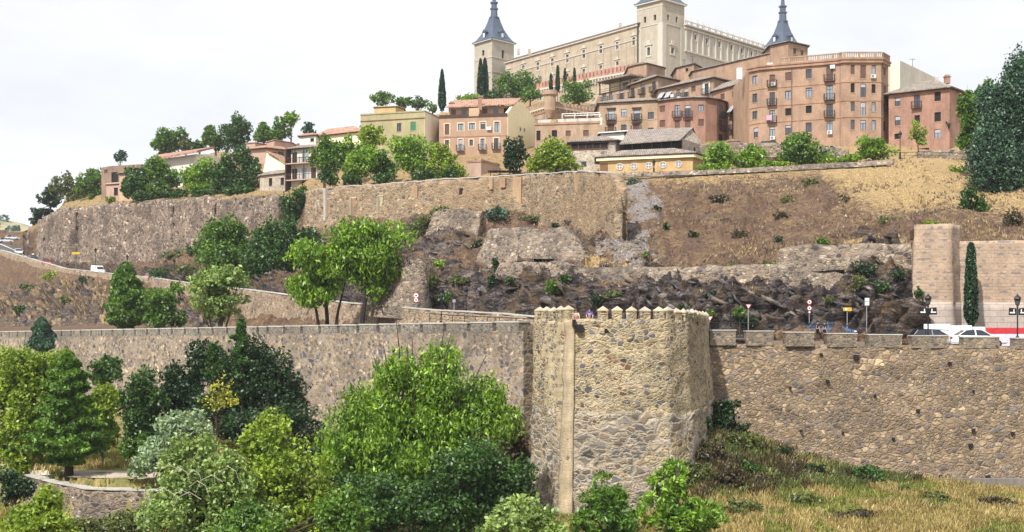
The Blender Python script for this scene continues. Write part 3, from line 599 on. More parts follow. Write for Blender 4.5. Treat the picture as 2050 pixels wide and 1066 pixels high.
for (ss, zz, w) in ((8, -4, .3), (52, -3.6, .35), (75, -4.4, .5), (83, -4.2, .5), (96, -4.4, .4), (60, -6, .3), (20, -3.1, .5)): wbox(b, ss, ss + w, CZ + zz, CZ + zz + .45, 0.1, 0.42)
b.build('putlog_hole', M_dark, w1)

# wall right of the tower, parallel to the picture
w2 = wall('city_wall', [(15.5, 104.6, CZ - 1.95, CZ - 17, 1.5), (28, 104, CZ - 2.02, CZ - 17, 1.4), (41, 104, CZ - 2.15, CZ - 17, 1.4), (70, 104, CZ - 2.3, CZ - 17, 1.4)], W_front, 1.1, 0.05, 0.4, amp=0.09,
         label='high tan rubble city wall right of the tower with cars passing behind its parapet', cat='city wall')
M_merl2 = rubble('parapet_rubble', [(0.25, 0.19, 0.135), (0.17, 0.14, 0.115), (0.31, 0.245, 0.17), (0.10, 0.095, 0.095)], (0.24, 0.195, 0.15), .42, 1.2, .1, .05, .3)
for p0, p1 in ((1421, 1473), (1494, 1549), (1573, 1630), (1656, 1716), (1739, 1806), (1826, 1899), (1929, 2001), (2032, 2105), (2130, 2200), (2225, 2300)):
    zz = CZ + interp((p0 + p1) / 2, [1420, 1560, 1700, 2050], [-1.97, -2.02, -2.12, -2.25]); Yw = 104 if p0 > 1500 else 104.3
    merlon(w2, (X_(p0, Yw), Yw), (X_(p1, Yw), Yw), zz, interp(p0, [1420, 2050], [1.08, 0.70]), 1.1, M_merl2, 0.08)
b = MB()
for px, py, w in ((1644, 710, .16), (1714, 716, .3), (1901, 728, .2), (1657, 764, .2), (1751, 793, .15), (1837, 823, .22), (1948, 862, .24), (2027, 868, .2), (1943, 893, .25), (1883, 955, .22), (1977, 957, .3), (1788, 879, .16), (1687, 867, .14), (1604, 863, .14), (1582, 777, .12), (1948, 783, .12)):
    t = (Z_(py, 104) - (CZ - 17)) / 14.8; Yq = 104 - (1 - t) * 1.4
    q = P(px, py, Yq); b.box((q.x, Yq + .1, q.z), (w * 1.2, 0.55, w * 1.3))
b.build('putlog_hole', M_dark, w2)
b = MB(); Yq = 102.7; b.box((lerp(X_(1790, Yq), X_(2300, Yq), .5), 102.55, CZ - 13.2), (20.4, 0.7, 1.3)); b.build('plinth', plaster('grey_render', (0.19, 0.165, 0.145), .3, .5), w2)

# D-shaped tower
TP = [(1.92, 108.5), (X_(1070, 99.0), 99.0), (X_(1143, 94.2), 94.2), (X_(1200, 93.8), 93.8), (X_(1270, 93.4), 93.4), (X_(1335, 93.5), 93.5), (X_(1374, 95.3), 95.3), (X_(1399, 98.2), 98.2), (X_(1412, 101.6), 101.6), (X_(1419, 105.4), 105.4)]
ztp = [-.18, -.18, -.12, -.12, -.14, -.2, -.3, -.4, -.5, -.55]
tower = wall('defensive_tower', [(x, y, CZ + z + .18, CZ - 18, bt) for (x, y), z, bt in zip(TP, ztp, (.3, .35, .5, .7, .8, .9, 1.0, 1.2, 1.3, 1.3))], W_tower, 1.0, 0.03, 0.25, amp=0.06, seed=4,
    label='tall tan stone D-shaped city tower crowned with pointed merlons in the centre', cat='tower')
b = MB(); b.prism([(x, y + 1.0 if i not in (0, 9) else y) for i, (x, y) in enumerate(TP)], CZ - 2.4, CZ - 2.2); b.build('wall_walk', W_pale, tower)
# rough foot of larger stones, proud of the face
foot = wall('tower_foot', [(x + ox, y + oy, CZ + zt, CZ - 18.2, .45) for (x, y), zt, ox, oy in zip(TP[1:], (-6.6, -6.6, -6.6, -6.5, -6.7, -6.7, -6.5, -6.3, -6.2), (-.18, -0.12, .0, .05, .15, .28, .42, .52, .55), (-.06, -.3, -.38, -.42, -.42, -.36, -.25, -.12, -.05))], W_tlow, 0.3, 0.25, 0.35, tower, amp=0.1, seed=6)
for vv in foot.data.vertices: pass
q = wall('brick_quoin', [(4.27 - .42, 94.95, CZ - .05, CZ - 18.1, .8), (4.24, 94.08, CZ - .05, CZ - 18.1, .9), (4.52, 93.99, CZ - .05, CZ - 18.1, .9)], W_brickq, .3, 0.0, 0.25, tower, amp=0.05)
W_face = courses('coursed_tower_face', (0.43, 0.35, 0.22), (0.36, 0.29, 0.18), (0.46, 0.38, 0.26), 0.55, 0.3, 0.25, 0.03, 0.25, (0.5, (0.40, 0.32, 0.2), (0.17, 0.15, 0.13), (0.33, 0.25, 0.16)))
wall('left_face', [(1.86, 99.05, CZ - .1, CZ - 18.1, .38), (3.85, 94.9, CZ - .1, CZ - 18.1, .62)], W_face, .2, 0, .25, tower, amp=.04)
M_capt = plaster('tan_cap_stone', (0.42, 0.36, 0.26), .3, .4)
# merlons of the tower: short blocks with pyramid caps
def spike(parent, c, dirv, w, th, z, h, mat):
    px_ = CX + c[0] / c[1] * F
    if abs(px_ - 1181) < 11 or abs(px_ - 1153) < 7: return
    d = Vector(dirv).normalized(); n = Vector((d.y, -d.x)); cc = Vector((c[0], c[1]))
    r = [cc - d * w / 2 + n * th / 2, cc + d * w / 2 + n * th / 2, cc + d * w / 2 - n * th / 2, cc - d * w / 2 - n * th / 2]
    b = MB(); b.hexa([(*p, z - .02) for p in r] + [(*p, z + h) for p in r]); o = b.build('merlon', mat, parent)
    e = 1.1; r2 = [cc + (p - cc) * e for p in r]; b = MB(); n0 = len(b.v)
    b.v += [(*p, z + h) for p in r2] + [(*p, z + h + .08) for p in r2] + [(cc.x, cc.y, z + h + 0.36)]
    b.f += [(0, 3, 2, 1), (0, 1, 5, 4), (1, 2, 6, 5), (2, 3, 7, 6), (3, 0, 4, 7), (4, 5, 8), (5, 6, 8), (6, 7, 8), (7, 4, 8)]
    b.build('pointed_cap', M_capt, o)
pl = [Vector((x, y)) for x, y in TP]; acc = 0; segs = [(a, c, (c - a).length) for a, c in zip(pl[:-1], pl[1:])]; tot = sum(s[2] for s in segs)
def along(t):
    i = 0
    while i < len(segs) - 1 and t > segs[i][2]: t -= segs[i][2]; i += 1
    a, c, l = segs[i]; d = (c - a) / l; n = Vector((d.y, -d.x)); zi = lerp(ztp[i], ztp[i + 1], t / l); return a + d * t - n * .25, d, zi
t = 0.6
while t < segs[0][2] - 1: p, d, z = along(t); spike(tower, p, d, .8, .5, CZ + z + .16, .5, W_tower); t += 1.3
t = segs[0][2] + 0.4
while t < tot: p, d, z = along(t); spike(tower, p, d, .74, .5, CZ + z + .16, .62 + random.uniform(-.05, .05), W_tower); t += 1.05 + random.uniform(-.04, .04)
# low parapet wall between the merlons, holes in the face
b = MB()
for px, py, w, h in ((1149, 647, .25, .5), (1160, 658, .5, .55), (1215, 663, .4, .3), (1249, 668, .25, .3), (1400, 728, .3, .6), (1328, 706, .25, .35), (1230, 731, .2, .25)):
    q = P(px, py, 94.0 if px < 1300 else (95.5 if px < 1350 else 100.5)); b.box((q.x, q.y + .3, q.z), (w, 1.2, h))
b.build('putlog_hole', M_dark, tower)

# road retaining wall behind the long wall
sp = []
for p in (-300, 0, 48, 130, 200, 300, 400, 500, 590, 690, 850, 1000, 1100):
    (zb, yb), (zt, yt) = prof(p, 2), prof(p, 3); sp.append((X_(p, yt - .5), yt - .5, CZ + zt + .62, CZ + zb - 3.5, .8))
wr = wall('retaining_wall', sp, W_ret, .5, .03, 0.8, coping=(.08, .1, M_capst), amp=.06, label='sandy stone retaining wall that carries the climbing road at the left', cat='retaining wall')
# upper town walls
sp = []
for p in (57, 80, 100, 118, 128, 150, 200, 300, 400, 500, 560):
    (zb, yb), (zt, yt) = prof(p, 7), prof(p, 8)
    yt2 = yb - .6 - (2.6 if 126 <= p <= 129 else 0)
    ztop = {57: 459, 80: 441, 100: 430, 118: 420, 128: 417, 150: 419, 200: 410, 300: 403, 400: 398, 500: 394, 560: 392}[p]
    sp.append((X_(p, yt2), yt2, Z_(ztop, yt2), CZ + zb - 4, 1.2))
wu = wall('town_wall', sp, W_town, 1.2, .6, 0.7, amp=.16, seed=12, label='old mottled rubble rampart above the road at the left', cat='rampart')
sp = []
for p, ty, Yw in ((613, 386, 216), (625, 382, 213), (660, 377, 209), (690, 374, 205.5), (760, 370, 200), (850, 363, 193), (940, 357, 190), (1060, 349, 187), (1150, 345, 183), (1222, 347, 180.5), (1232, 362, 179.5), (1240, 388, 178), (1246, 425, 176)):
    zb, yb = prof(p, 7); Yw = yb - .6; sp.append((X_(p, Yw), Yw, Z_(ty, Yw), CZ + zb - 4, 1.0))
wc = wall('town_wall', sp, W_town2, 1.0, .15, 0.7, amp=.12, seed=13, coping=(.05, .12, M_capst), label='ochre rubble rampart with bricked-up doorways under the trees in the middle', cat='rampart')
def facade_pt(px, py, sp):
    for a, c in zip(sp[:-1], sp[1:]):
        pa = CX + a[0] / a[1] * F; pc = CX + c[0] / c[1] * F
        if pa <= px <= pc:
            t = (px - pa) / (pc - pa); Y = lerp(a[1], c[1], t); return P(px, py, Y - .1 - .5 * .2), math.atan2(c[1] - a[1], c[0] - a[0])
M_brk = courses('filled_brick', (0.40, 0.20, 0.12), (0.34, 0.18, 0.11), (0.3, 0.22, 0.16))
M_frm = plaster('worn_stone_frame', (0.42, 0.36, 0.28)); M_clay = plaster('clay_buttress', (0.36, 0.24, 0.15), .4, .6)
for px, y0, y1, w, mt in ((661, 400, 432, 9, M_brk), (711, 398, 434, 12, M_brk), (765, 394, 424, 12, plaster('ochre_infill', (0.42, 0.36, 0.22))), (640, 404, 430, 7, M_frm)):
    q, rz = facade_pt(px, (y0 + y1) / 2, sp); s_ = q.y / F; b = MB(); b.box(q, (w * s_, .5, (y1 - y0) * s_), rz); o = b.build('blocked_doorway', mt, wc)
    b = MB(); b.box((q.x, q.y, q.z + (y1 - y0 + 3) * s_ / 2), ((w + 5) * s_, .6, 3 * s_), rz)
    for sg in (-1, 1): b.box((q.x + sg * (w / 2 + 1) * s_, q.y, q.z - 1 * s_), (2 * s_, .6, (y1 - y0 + 3) * s_), rz)
    b.build('door_frame', M_frm, o)
for px, y0, y1, w in ((1037, 356, 440, 20), (1156, 349, 418, 22), (832, 372, 398, 18), (1008, 357, 376, 12), (985, 358, 380, 8)):
    q, rz = facade_pt(px, (y0 + y1) / 2, sp); s_ = q.y / F; b = MB(); b.box(q, (w * s_, .5, (y1 - y0) * s_), rz); b.build('clay_facing', M_clay, wc)
for px, py in ((925, 384),):
    q, rz = facade_pt(px, py, sp); s_ = q.y / F; b = MB(); b.box(q, (8 * s_, .6, 13 * s_), rz); b.build('opening', M_dark, wc)
q, rz = facade_pt(654, 410, sp); b = MB(); b.box(q, (.55, .9, 5.2), rz); b.build('pale_pilaster', M_capst, wc)

for px, wd in ((150, 15), (345, 14), (430, 12)):
    zb, yb = prof(px, 7); Yb = yb - 1.0; x0 = X_(px, Yb); hw = wd * Yb / F / 2; ztop = Z_(interp(px, [57, 128, 200, 300, 400, 500], [459, 417, 410, 403, 398, 394]) + 7, Yb)
    wall('buttress', [(x0 - hw, Yb + 1.3, ztop, CZ + zb - 4, .8), (x0 - hw + .3, Yb - .6, ztop, CZ + zb - 4, 1.6), (x0 + hw - .3, Yb - 1.3, ztop, CZ + zb - 4, 1.6), (x0 + hw, Yb + .2, ztop, CZ + zb - 4, .8)], W_town, .4, .2, .6, wu, amp=.1, seed=px)
# terrace walls and masonry patches on the cliff
def tw(spec, mat, label, th=1.2, rag=.25, seed=2, amp=.12):
    return wall('terrace_wall', pxs_wall(spec), mat, th, rag, .5, amp=amp, seed=seed, label=label, cat='terrace wall', group='old walls patched into the cliff')
tw([(1150, 534, 592, 127.2, .8), (1240, 532, 592, 125.6, .8), (1420, 532, 594, 123.6, .8), (1545, 531, 592, 122.4, .8), (1590, 529, 588, 122.2, .8)], W_pale, 'long low terrace wall across the slope behind the tower', seed=3)
tw([(1560, 496, 545, 124.5, .8), (1620, 489, 545, 123.5, .8), (1700, 488, 540, 123, .8), (1832, 486, 560, 121.5, .8)], W_pale, 'terrace wall just left of the tall buttress, highest on the right slope', seed=5)
tw([(1580, 543, 585, 121.5, .8), (1640, 545, 588, 121, .8), (1705, 548, 585, 121, .8)], W_pale, 'short broken masonry strip above the black rocks and road signs', seed=6)
tw([(866, 424, 500, 172, 1.6), (890, 420, 512, 170, 1.6), (930, 418, 505, 167, 1.6), (965, 424, 492, 166, 1.6)], W_pale, 'pale masonry patch below the overhanging weeds of the ochre rampart', seed=7)
tw([(974, 462, 545, 150, 2), (1010, 457, 540, 147, 2), (1080, 458, 520, 143, 2), (1130, 458, 520, 141, 2), (1172, 512, 548, 139, 2)], W_pale, 'broad tan retaining patch with small drain holes halfway up the cliff', seed=8)
tw([(984, 560, 650, 133, 1.6), (1000, 530, 650, 133, 1.6), (1060, 524, 640, 132, 1.6), (1120, 524, 625, 131, 1.6), (1150, 530, 600, 130, 1.4)], W_pale, 'rough crumbling grey masonry face directly left behind the tower', seed=9, amp=.35)
tw([(756, 560, 634, 139.8, 1.5), (790, 522, 636, 138, 1.8), (838, 515, 640, 135.5, 1.8), (852, 522, 642, 136, 1.5)], W_pale, 'sloping stone buttress beside the road, right of the pair of bright trees', seed=10)
tw([(1835, 305, 326, 188, .2), (1870, 300, 327, 187, .2), (1950, 299, 328, 185, .2)], W_pale, 'grey stone garden wall at the foot of the right-hand brick house', seed=11, rag=.1)
tw([(1400, 292, 316, 196, .3), (1440, 287, 312, 196, .3), (1560, 288, 316, 195, .3), (1700, 297, 318, 194, .3)], W_pale, 'rough stone wall under the parked cars of the upper street', seed=14, rag=.3)
tw([(1242, 346, 356, 177.6, .2), (1420, 341, 350, 171.0, .2), (1560, 333, 343, 169.2, .2), (1700, 325, 336, 168.7, .2), (1790, 319, 330, 168.2, .2)], W_pale, 'low kerb wall along the top edge of the brown slope', seed=15, rag=.08, th=.4)
# tall buttress and wall at the right
bt_ = wall('buttress_tower', [(X_(1829, 119.5), 119.5, Z_(452, 117.5), CZ - 3, .4), (X_(1831, 117.4), 117.4, Z_(450, 117.4), CZ - 3, .4), (X_(1903, 117.2), 117.2, Z_(449, 117.2), CZ - 3, .4), (X_(1925, 119.6), 119.8, Z_(452, 119), CZ - 3, .1)], W_coursed, 1.5, .1, .4, amp=.04,
     label='tall square buttress of coursed brick and rubble behind the lamp with banners', cat='buttress')
b = MB(); b.prism([(X_(1831, 117.4), 117.6), (X_(1903, 117.2), 117.5), (X_(1922, 119.6), 119.6), (X_(1831, 119.5), 121.0)], CZ + 7.4, CZ + 8.2); b.build('top_fill', M_hill, bt_)
wall('ashlar_base', [(X_(1828, 119.5), 119.4, Z_(606, 117), CZ - 3, .3), (X_(1830.5, 117), 116.92, Z_(606, 117), CZ - 3, .3), (X_(1903, 117), 116.76, Z_(605, 117), CZ - 3, .3), (X_(1924, 119.5), 119.3, Z_(606, 117), CZ - 3, .1)], W_ashlar, .3, 0, .6, bt_, amp=.01)
rw = wall('brick_rubble_wall', [(X_(1918, 119.5), 119.5, Z_(484, 119.5), CZ - 3, .2), (X_(2060, 119), 119, Z_(481, 119), CZ - 3, .2), (X_(2400, 118), 118, Z_(480, 119), CZ - 3, .2)], W_coursed, 1.0, .04, .4, amp=.03,
     label='coursed rubble wall with pale block base behind the slim cypress at the right edge', cat='wall')
wall('ashlar_base', [(X_(1918, 119.5), 119.15, Z_(606, 119), CZ - 3, .1), (X_(2060, 119), 118.6, Z_(606, 119), CZ - 3, .1), (X_(2400, 118), 117.6, Z_(606, 119), CZ - 3, .1)], W_ashlar, .3, 0, .6, rw, amp=.01)
# garden terrace wall bottom left
sp = [(X_(-120, 116), 116, CZ - 12.3, CZ - 17, .3), (X_(0, 112), 112, Z_(935, 112), CZ - 17, .3), (X_(60, 105), 105, Z_(955, 105), CZ - 17, .3), (X_(110, 100.5), 100.5, Z_(968, 100.5), CZ - 17, .4), (X_(170, 98), 98, Z_(979, 98), CZ - 17, .4), (X_(300, 97), 97, Z_(983, 97), CZ - 17, .4), (X_(440, 96), 96, Z_(985, 96), CZ - 17, .4)]
wall('garden_wall', sp, W_pale, .6, .05, .35, coping=(.1, .12, M_capst), amp=.06, label='curved low stone garden wall holding up the path at the bottom left', cat='garden wall')
b = []; n_ = 40
for i in range(n_):
    p = lerp(60, 330, i / (n_ - 1)); 
    for yy in (943 + 10 * ((p - 130) / 180) ** 2 * .4, 957 + 12 * ((p - 130) / 180) ** 1 * .4 if p > 130 else 953):
        h = eye_hit(p, yy); b.append((h.x, h.y, h.z + .06))
fast_mesh('garden_path', np.array(b), grid_faces(n_, 2), plaster('sandy_path', (0.42, 0.36, 0.28)), kind='structure')

# ---------------------------------------------------------------- buildings
Bk1 = courses('brick_orange', (0.38, 0.255, 0.175), (0.33, 0.215, 0.15), (0.40, 0.27, 0.19), var=0.28, stain=0.55)
Bk2 = courses('brick_brown', (0.42, 0.25, 0.165), (0.36, 0.215, 0.14), (0.36, 0.25, 0.18), var=0.28, stain=0.55)
Bk3 = courses('brick_red', (0.35, 0.20, 0.15), (0.30, 0.17, 0.125), (0.36, 0.23, 0.17), var=0.28, stain=0.55)
Bk4 = courses('brick_tan', (0.40, 0.285, 0.195), (0.35, 0.25, 0.17), (0.42, 0.31, 0.22), var=0.28, stain=0.55)
Pl_olive = plaster('olive_render', (0.35, 0.31, 0.175), .15, .6); Pl_yel = plaster('yellow_render', (0.84, 0.76, 0.5), .06, .15)  # yellow paint lightened further to stand in for sun on the gable
Pl_cream = plaster('cream_render', (0.8, 0.71, 0.55), .08, .25); Pl_pink = plaster('pink_render', (0.43, 0.30, 0.235), .15, .5)
Pl_ochre = plaster('ochre_render', (0.46, 0.335, 0.175), .18, .5); Pl_och2 = plaster('orange_render', (0.46, 0.31, 0.155), .18, .5)
Pl_white = plaster('white_render', (0.62, 0.60, 0.54), .1, .4); Pl_pale = plaster('pale_surround', (0.56, 0.47, 0.36), .1, .2)
Pl_tan = plaster('tan_render', (0.47, 0.33, 0.225), .12, .3)
St_grey = rubble('house_rubble', [(0.38, 0.33, 0.27), (0.3, 0.26, 0.22), (0.22, 0.2, 0.19), (0.42, 0.36, 0.29)], (0.48, 0.41, 0.33), .5, 1.3, .14, .05, .2)
Al_stone = courses('castle_stone', (0.43, 0.36, 0.27), (0.38, 0.31, 0.23), (0.44, 0.37, 0.28), 1.1, .5, .16, .02, .2)
Al_tower = courses('castle_tower_stone', (0.42, 0.38, 0.305), (0.39, 0.345, 0.275), (0.44, 0.40, 0.33), 1.3, .6, .12, .02, .2)
Al_quoin = plaster('castle_quoin', (0.50, 0.47, 0.40), .1, .15)
T_grey = tiles('tiles_grey', (0.20, 0.175, 0.155), (0.30, 0.25, 0.215)); T_terra = tiles('tiles_terracotta', (0.40, 0.21, 0.145), (0.34, 0.225, 0.17))
T_slate = flat('slate', (0.07, 0.095, 0.14), .45, .1, .5, .2); T_red = tiles('tiles_red_grey', (0.30, 0.19, 0.16), (0.24, 0.18, 0.16))
M_door = flat('door_brown', (0.07, 0.04, 0.03), .6)

class Bld:
    """a building: corners seen from left to right as (px, Y); visible faces between them"""
    def __init__(s, name, corners, ztop, zbot, mat, depth, label, cat='building', group=None, faces=None, wins=(), back=None, reveal=.22):
        if depth > 0 or 'castle' not in name: zbot = min([zbot] + [gnd(X_(p, Y), Y) - 1.5 for p, Y in corners])
        s.root = empty(name, (X_(corners[0][0], corners[0][1]), corners[0][1], zbot), label=label, cat=cat, group=group); s.org = Vector(s.root.location)
        s.c = [Vector((X_(p, Y), Y)) for p, Y in corners]; s.zt = ztop if hasattr(ztop, '__len__') else [ztop] * len(corners); s.zb = zbot; s.mat = mat; s.depth = depth
        s.holes = {i: [] for i in range(len(corners) - 1)}; s.reveal = reveal; s.queue = []
        if back is None: back = [s.c[-1] + Vector((0, depth)), s.c[0] + Vector((0, depth))]
        s.back = back
        for w in wins: s.win(*w)
        s.finish()
    def obj(s, mb, name, mat, parent=None):
        o = mb.build(name, mat, parent or s.root)
        if parent is None: o.matrix_parent_inverse = Matrix.Translation(-s.org)
        return o
    def uv(s, i, px, py=None):
        a, b = s.c[i], s.c[i + 1]; k = (px - CX) / F; d = b - a
        t = (k * a.y - a.x) / (d.x - k * d.y); Y = a.y + t * d.y
        return t * d.length, (None if py is None else Z_(py, Y)), Y
    def win(s, i, xc, y0, y1, w, style='w', **kw):
        u0 = s.uv(i, xc - w / 2)[0]; u1 = s.uv(i, xc + w / 2)[0]; Ln = (s.c[i + 1] - s.c[i]).length
        u0, u1 = max(u0, .06), min(u1, Ln - .06)
        _, z1, Y = s.uv(i, xc, y0); z0 = Z_(y1, Y)
        if u1 - u0 < .15: return
        s.holes[i].append((u0, u1, z0, z1)); s.queue.append((i, u0, u1, z0, z1, style, kw))
    def finish(s):
        b = MB()
        n = len(s.c)
        for i in range(n - 1):
            a, c = s.c[i], s.c[i + 1]; Ln = (c - a).length; d = (c - a) / Ln; nrm = Vector((d.y, -d.x)); za, zc = s.zt[i], s.zt[i + 1]
            zmin = min(za, zc)
            us = sorted({0.0, Ln} | {h[0] for h in s.holes[i]} | {h[1] for h in s.holes[i]}); zs = sorted({s.zb, zmin} | {h[2] for h in s.holes[i]} | {h[3] for h in s.holes[i]})
            zs = [z for z in zs if s.zb <= z <= zmin]
            def q(u, z, o=0): p = a + d * u - nrm * o; return (p.x, p.y, z)
            for u0, u1 in zip(us[:-1], us[1:]):
                if u1 - u0 < 1e-5: continue
                run = None
                for z0, z1 in zip(zs[:-1], zs[1:]):
                    um, zm = (u0 + u1) / 2, (z0 + z1) / 2
                    if any(h[0] < um < h[1] and h[2] < zm < h[3] for h in s.holes[i]): continue
                    b.quad(q(u0, z0), q(u1, z0), q(u1, z1), q(u0, z1))
            if abs(za - zc) > .01:
                b.quad(q(0, zmin), q(Ln, zmin), q(Ln, zc), q(0, za))
            for u0, u1, z0, z1 in s.holes[i]:
                r = s.reveal
                b.quad(q(u0, z0), q(u0, z1), q(u0, z1, r), q(u0, z0, r)); b.quad(q(u1, z1), q(u1, z0), q(u1, z0, r), q(u1, z1, r))
                b.quad(q(u0, z1), q(u1, z1), q(u1, z1, r), q(u0, z1, r)); b.quad(q(u1, z0), q(u0, z0), q(u0, z0, r), q(u1, z0, r))
                b.quad(q(u0, z0, r + .3), q(u1, z0, r + .3), q(u1, z1, r + .3), q(u0, z1, r + .3))
        bk = [(s.c[-1], s.zt[-1]), (s.back[0], s.zt[-1])] + [(p, s.zt[-1]) for p in s.back[1:]] + [(s.c[0], s.zt[0])]
        for (p, zp), (r, zr) in zip(bk[:-1], bk[1:]):
            b.quad((p.x, p.y, s.zb), (r.x, r.y, s.zb), (r.x, r.y, zr), (p.x, p.y, zp))
        top = [(p.x, p.y, z) for p, z in zip(s.c, s.zt)] + [(p.x, p.y, s.zt[-1 if k == 0 else 0]) for k, p in enumerate(s.back)]
        k0 = len(b.v); b.v += top; b.f.append(tuple(range(k0, k0 + len(top))))
        s.wall = s.obj(b, 'wall', s.mat)
        for i, u0, u1, z0, z1, st, kw in s.queue: s._win(i, u0, u1, z0, z1, st, kw)
    def lbox(s, b, i, u0, u1, z0, z1, o0, o1):
        a, c = s.c[i], s.c[i + 1]; d = (c - a).normalized(); nrm = Vector((d.y, -d.x))
        P_ = [a + d * u + nrm * o for u, o in ((u0, o1), (u1, o1), (u1, o0), (u0, o0))]
        b.hexa([(p.x, p.y, z0) for p in P_] + [(p.x, p.y, z1) for p in P_])
    def _win(s, i, u0, u1, z0, z1, st, kw):
        r = s.reveal; w = u1 - u0; h = z1 - z0; f = MB(); t = .07
        sur = kw.get('sur')
        fm = kw.get('fm', M_wood if st in 'wbdo' else M_shut)
        if st[0] in 'wb':      # glazed window or balcony door
            for q in ((u0, u0 + t, z0, z1), (u1 - t, u1, z0, z1), (u0 + t, u1 - t, z1 - t, z1), (u0 + t, u1 - t, z0, z0 + t)): s.lbox(f, i, *q, -r + .02, -r + .1)
            if w > .7: s.lbox(f, i, (u0 + u1) / 2 - .04, (u0 + u1) / 2 + .04, z0 + t, z1 - t, -r + .02, -r + .1)
            if h > 1.5: s.lbox(f, i, u0 + t, u1 - t, z0 + h * .72, z0 + h * .72 + .05, -r + .03, -r + .09)
            o = s.obj(f, 'window', fm)
            g = MB(); s.lbox(g, i, u0 + .01, u1 - .01, z0 + .01, z1 - .01, -r - .04, -r + .045)
            s.obj(g, 'pane', kw.get('gm', M_glass if random.random() < .6 else M_glassl), o)
            bl = kw.get('blind', random.choice([0, 0, 0, .25, .4]))
            if bl: g = MB(); s.lbox(g, i, u0 + t, u1 - t, z1 - h * bl, z1 - t, -r + .05, -r + .12); s.obj(g, 'blind', kw.get('bm', M_awn), o)
        elif st[0] == 's':
            nsl = int(h / .14)
            s.lbox(f, i, u0, u1, z0, z1, -r + .0, -r + .05)
            for k in range(nsl): s.lbox(f, i, u0 + .05, u1 - .05, z0 + (k + .15) * h / nsl, z0 + (k + .75) * h / nsl, -r + .05, -r + .09)
            o = s.obj(f, 'shutter', kw.get('m', M_shut))
        else:                  # open dark window
            for q in ((u0, u0 + t, z0, z1), (u1 - t, u1, z0, z1), (u0 + t, u1 - t, z1 - t, z1)): s.lbox(f, i, *q, -r + .02, -r + .1)
            o = s.obj(f, 'window', fm); g = MB(); s.lbox(g, i, u0 + .01, u1 - .01, z0 + .01, z1 - .01, -r - .2, -r + .01); s.obj(g, 'pane', M_dark, o)
        e = MB()
        if sur:
            k = .2
            for q in ((u0 - k, u0, z0 - k, z1 + k), (u1, u1 + k, z0 - k, z1 + k), (u0, u1, z1, z1 + k), (u0, u1, z0 - k, z0)): s.lbox(e, i, *q, -.04, .035)
            s.obj(e, 'surround', sur, o)
        elif 'n' not in st: s.lbox(e, i, u0 - .08, u1 + .08, z0 - .09, z0, -r + .05, .07); s.obj(e, 'sill', kw.get('sm', Pl_tan), o)
        if 'b' in st or 'B' in st:
            e = MB(); k = .35; s.lbox(e, i, u0 - k, u1 + k, z0 - .16, z0 - .1, -.02, .6); bo = s.obj(e, 'balcony', kw.get('slab', M_wood))
            e = MB(); s.lbox(e, i, u0 - k, u1 + k, z0 + .92, z0 + .98, .55, .6)
            for uu in (u0 - k, u1 + k - .05): s.lbox(e, i, uu, uu + .05, z0 + .92, z0 + .98, 0, .55)
            nb = max(4, int((w + 2 * k) / .22))
            for j in range(nb + 1): uu = lerp(u0 - k, u1 + k - .035, j / nb); s.lbox(e, i, uu, uu + .035, z0 - .1, z0 + .92, .56, .595)
            for uu in (u0 - k, u1 + k - .035):
                for oo in (.15, .35): s.lbox(e, i, uu, uu + .035, z0 - .1, z0 + .92, oo, oo + .035)
            s.obj(e, 'railing', M_iron, bo)
            if kw.get('stuffon'):
                e = MB()
                for j in range(4): uu = random.uniform(u0 - k, u1 + k - .3); s.lbox(e, i, uu, uu + .25, z0 - .1, z0 + random.uniform(.1, .45), .2, .45)
                s.obj(e, 'flower_box', flat('planter_green', (0.05, 0.1, 0.04)), bo)
        if kw.get('ac'):
            dx, dz = kw['ac']; e = MB(); uc = (u0 + u1) / 2 + dx; zc = z0 + dz; s.lbox(e, i, uc - .42, uc + .42, zc - .3, zc + .3, .05, .4); ao = s.obj(e, 'air_conditioner', M_ac)
            e = MB(); s.lbox(e, i, uc - .3, uc + .12, zc - .2, zc + .2, .4, .42); s.obj(e, 'fan_grille', flat('grille', (0.25, 0.25, 0.26)), ao)
        if kw.get('awn'):
            e = MB(); a, c = s.c[i], s.c[i + 1]; d = (c - a).normalized(); nrm = Vector((d.y, -d.x))
            A = [a + d * u + nrm * o for u, o in ((u0 - .1, .04), (u1 + .1, .04), (u1 + .1, .8), (u0 - .1, .8))]; zz = [z1, z1, z1 - h * .5, z1 - h * .5]
            e.hexa([(p.x, p.y, z - .05) for p, z in zip(A, zz)] + [(p.x, p.y, z) for p, z in zip(A, zz)]); s.obj(e, 'awning', kw['awn'], o)
        if kw.get('lintel'):
            e = MB(); s.lbox(e, i, u0 - .5, u1 + .5, z1 + .2, z1 + .38, 0, .3); s.obj(e, 'lintel_hood', M_wood, o)
        if kw.get('wash'):
            for j in range(3):
                e = MB(); uu = lerp(u0 - .3, u1 - .1, j / 3); s.lbox(e, i, uu, uu + .32, z0 + .2 - random.uniform(0, .5), z0 + .9, .63, .65); s.obj(e, 'laundry', flat('cloth%d' % j, [(0.6, 0.6, 0.62), (0.55, 0.2, 0.25), (0.2, 0.25, 0.4)][j]), bo)
    def band(s, i, py, h=.22, out=.07, mat=None, name='string_course'):   # moulding at the height seen at corner i
        zc = Z_(py, s.c[i].y); b = MB(); Ln = (s.c[i + 1] - s.c[i]).length; s.lbox(b, i, 0, Ln, zc - h / 2, zc + h / 2, -.02, out); return s.obj(b, name, mat or s.mat)
    def bandz(s, zc, h=.22, out=.07, mat=None, name='string_course', faces=None):
        b = MB()
        for i in (faces if faces is not None else range(len(s.c) - 1)):
            Ln = (s.c[i + 1] - s.c[i]).length; s.lbox(b, i, -out * .6, Ln + out * .6, zc - h / 2 + .002 * i, zc + h / 2 + .002 * i, -.02, out)
        return s.obj(b, name, mat or s.mat)
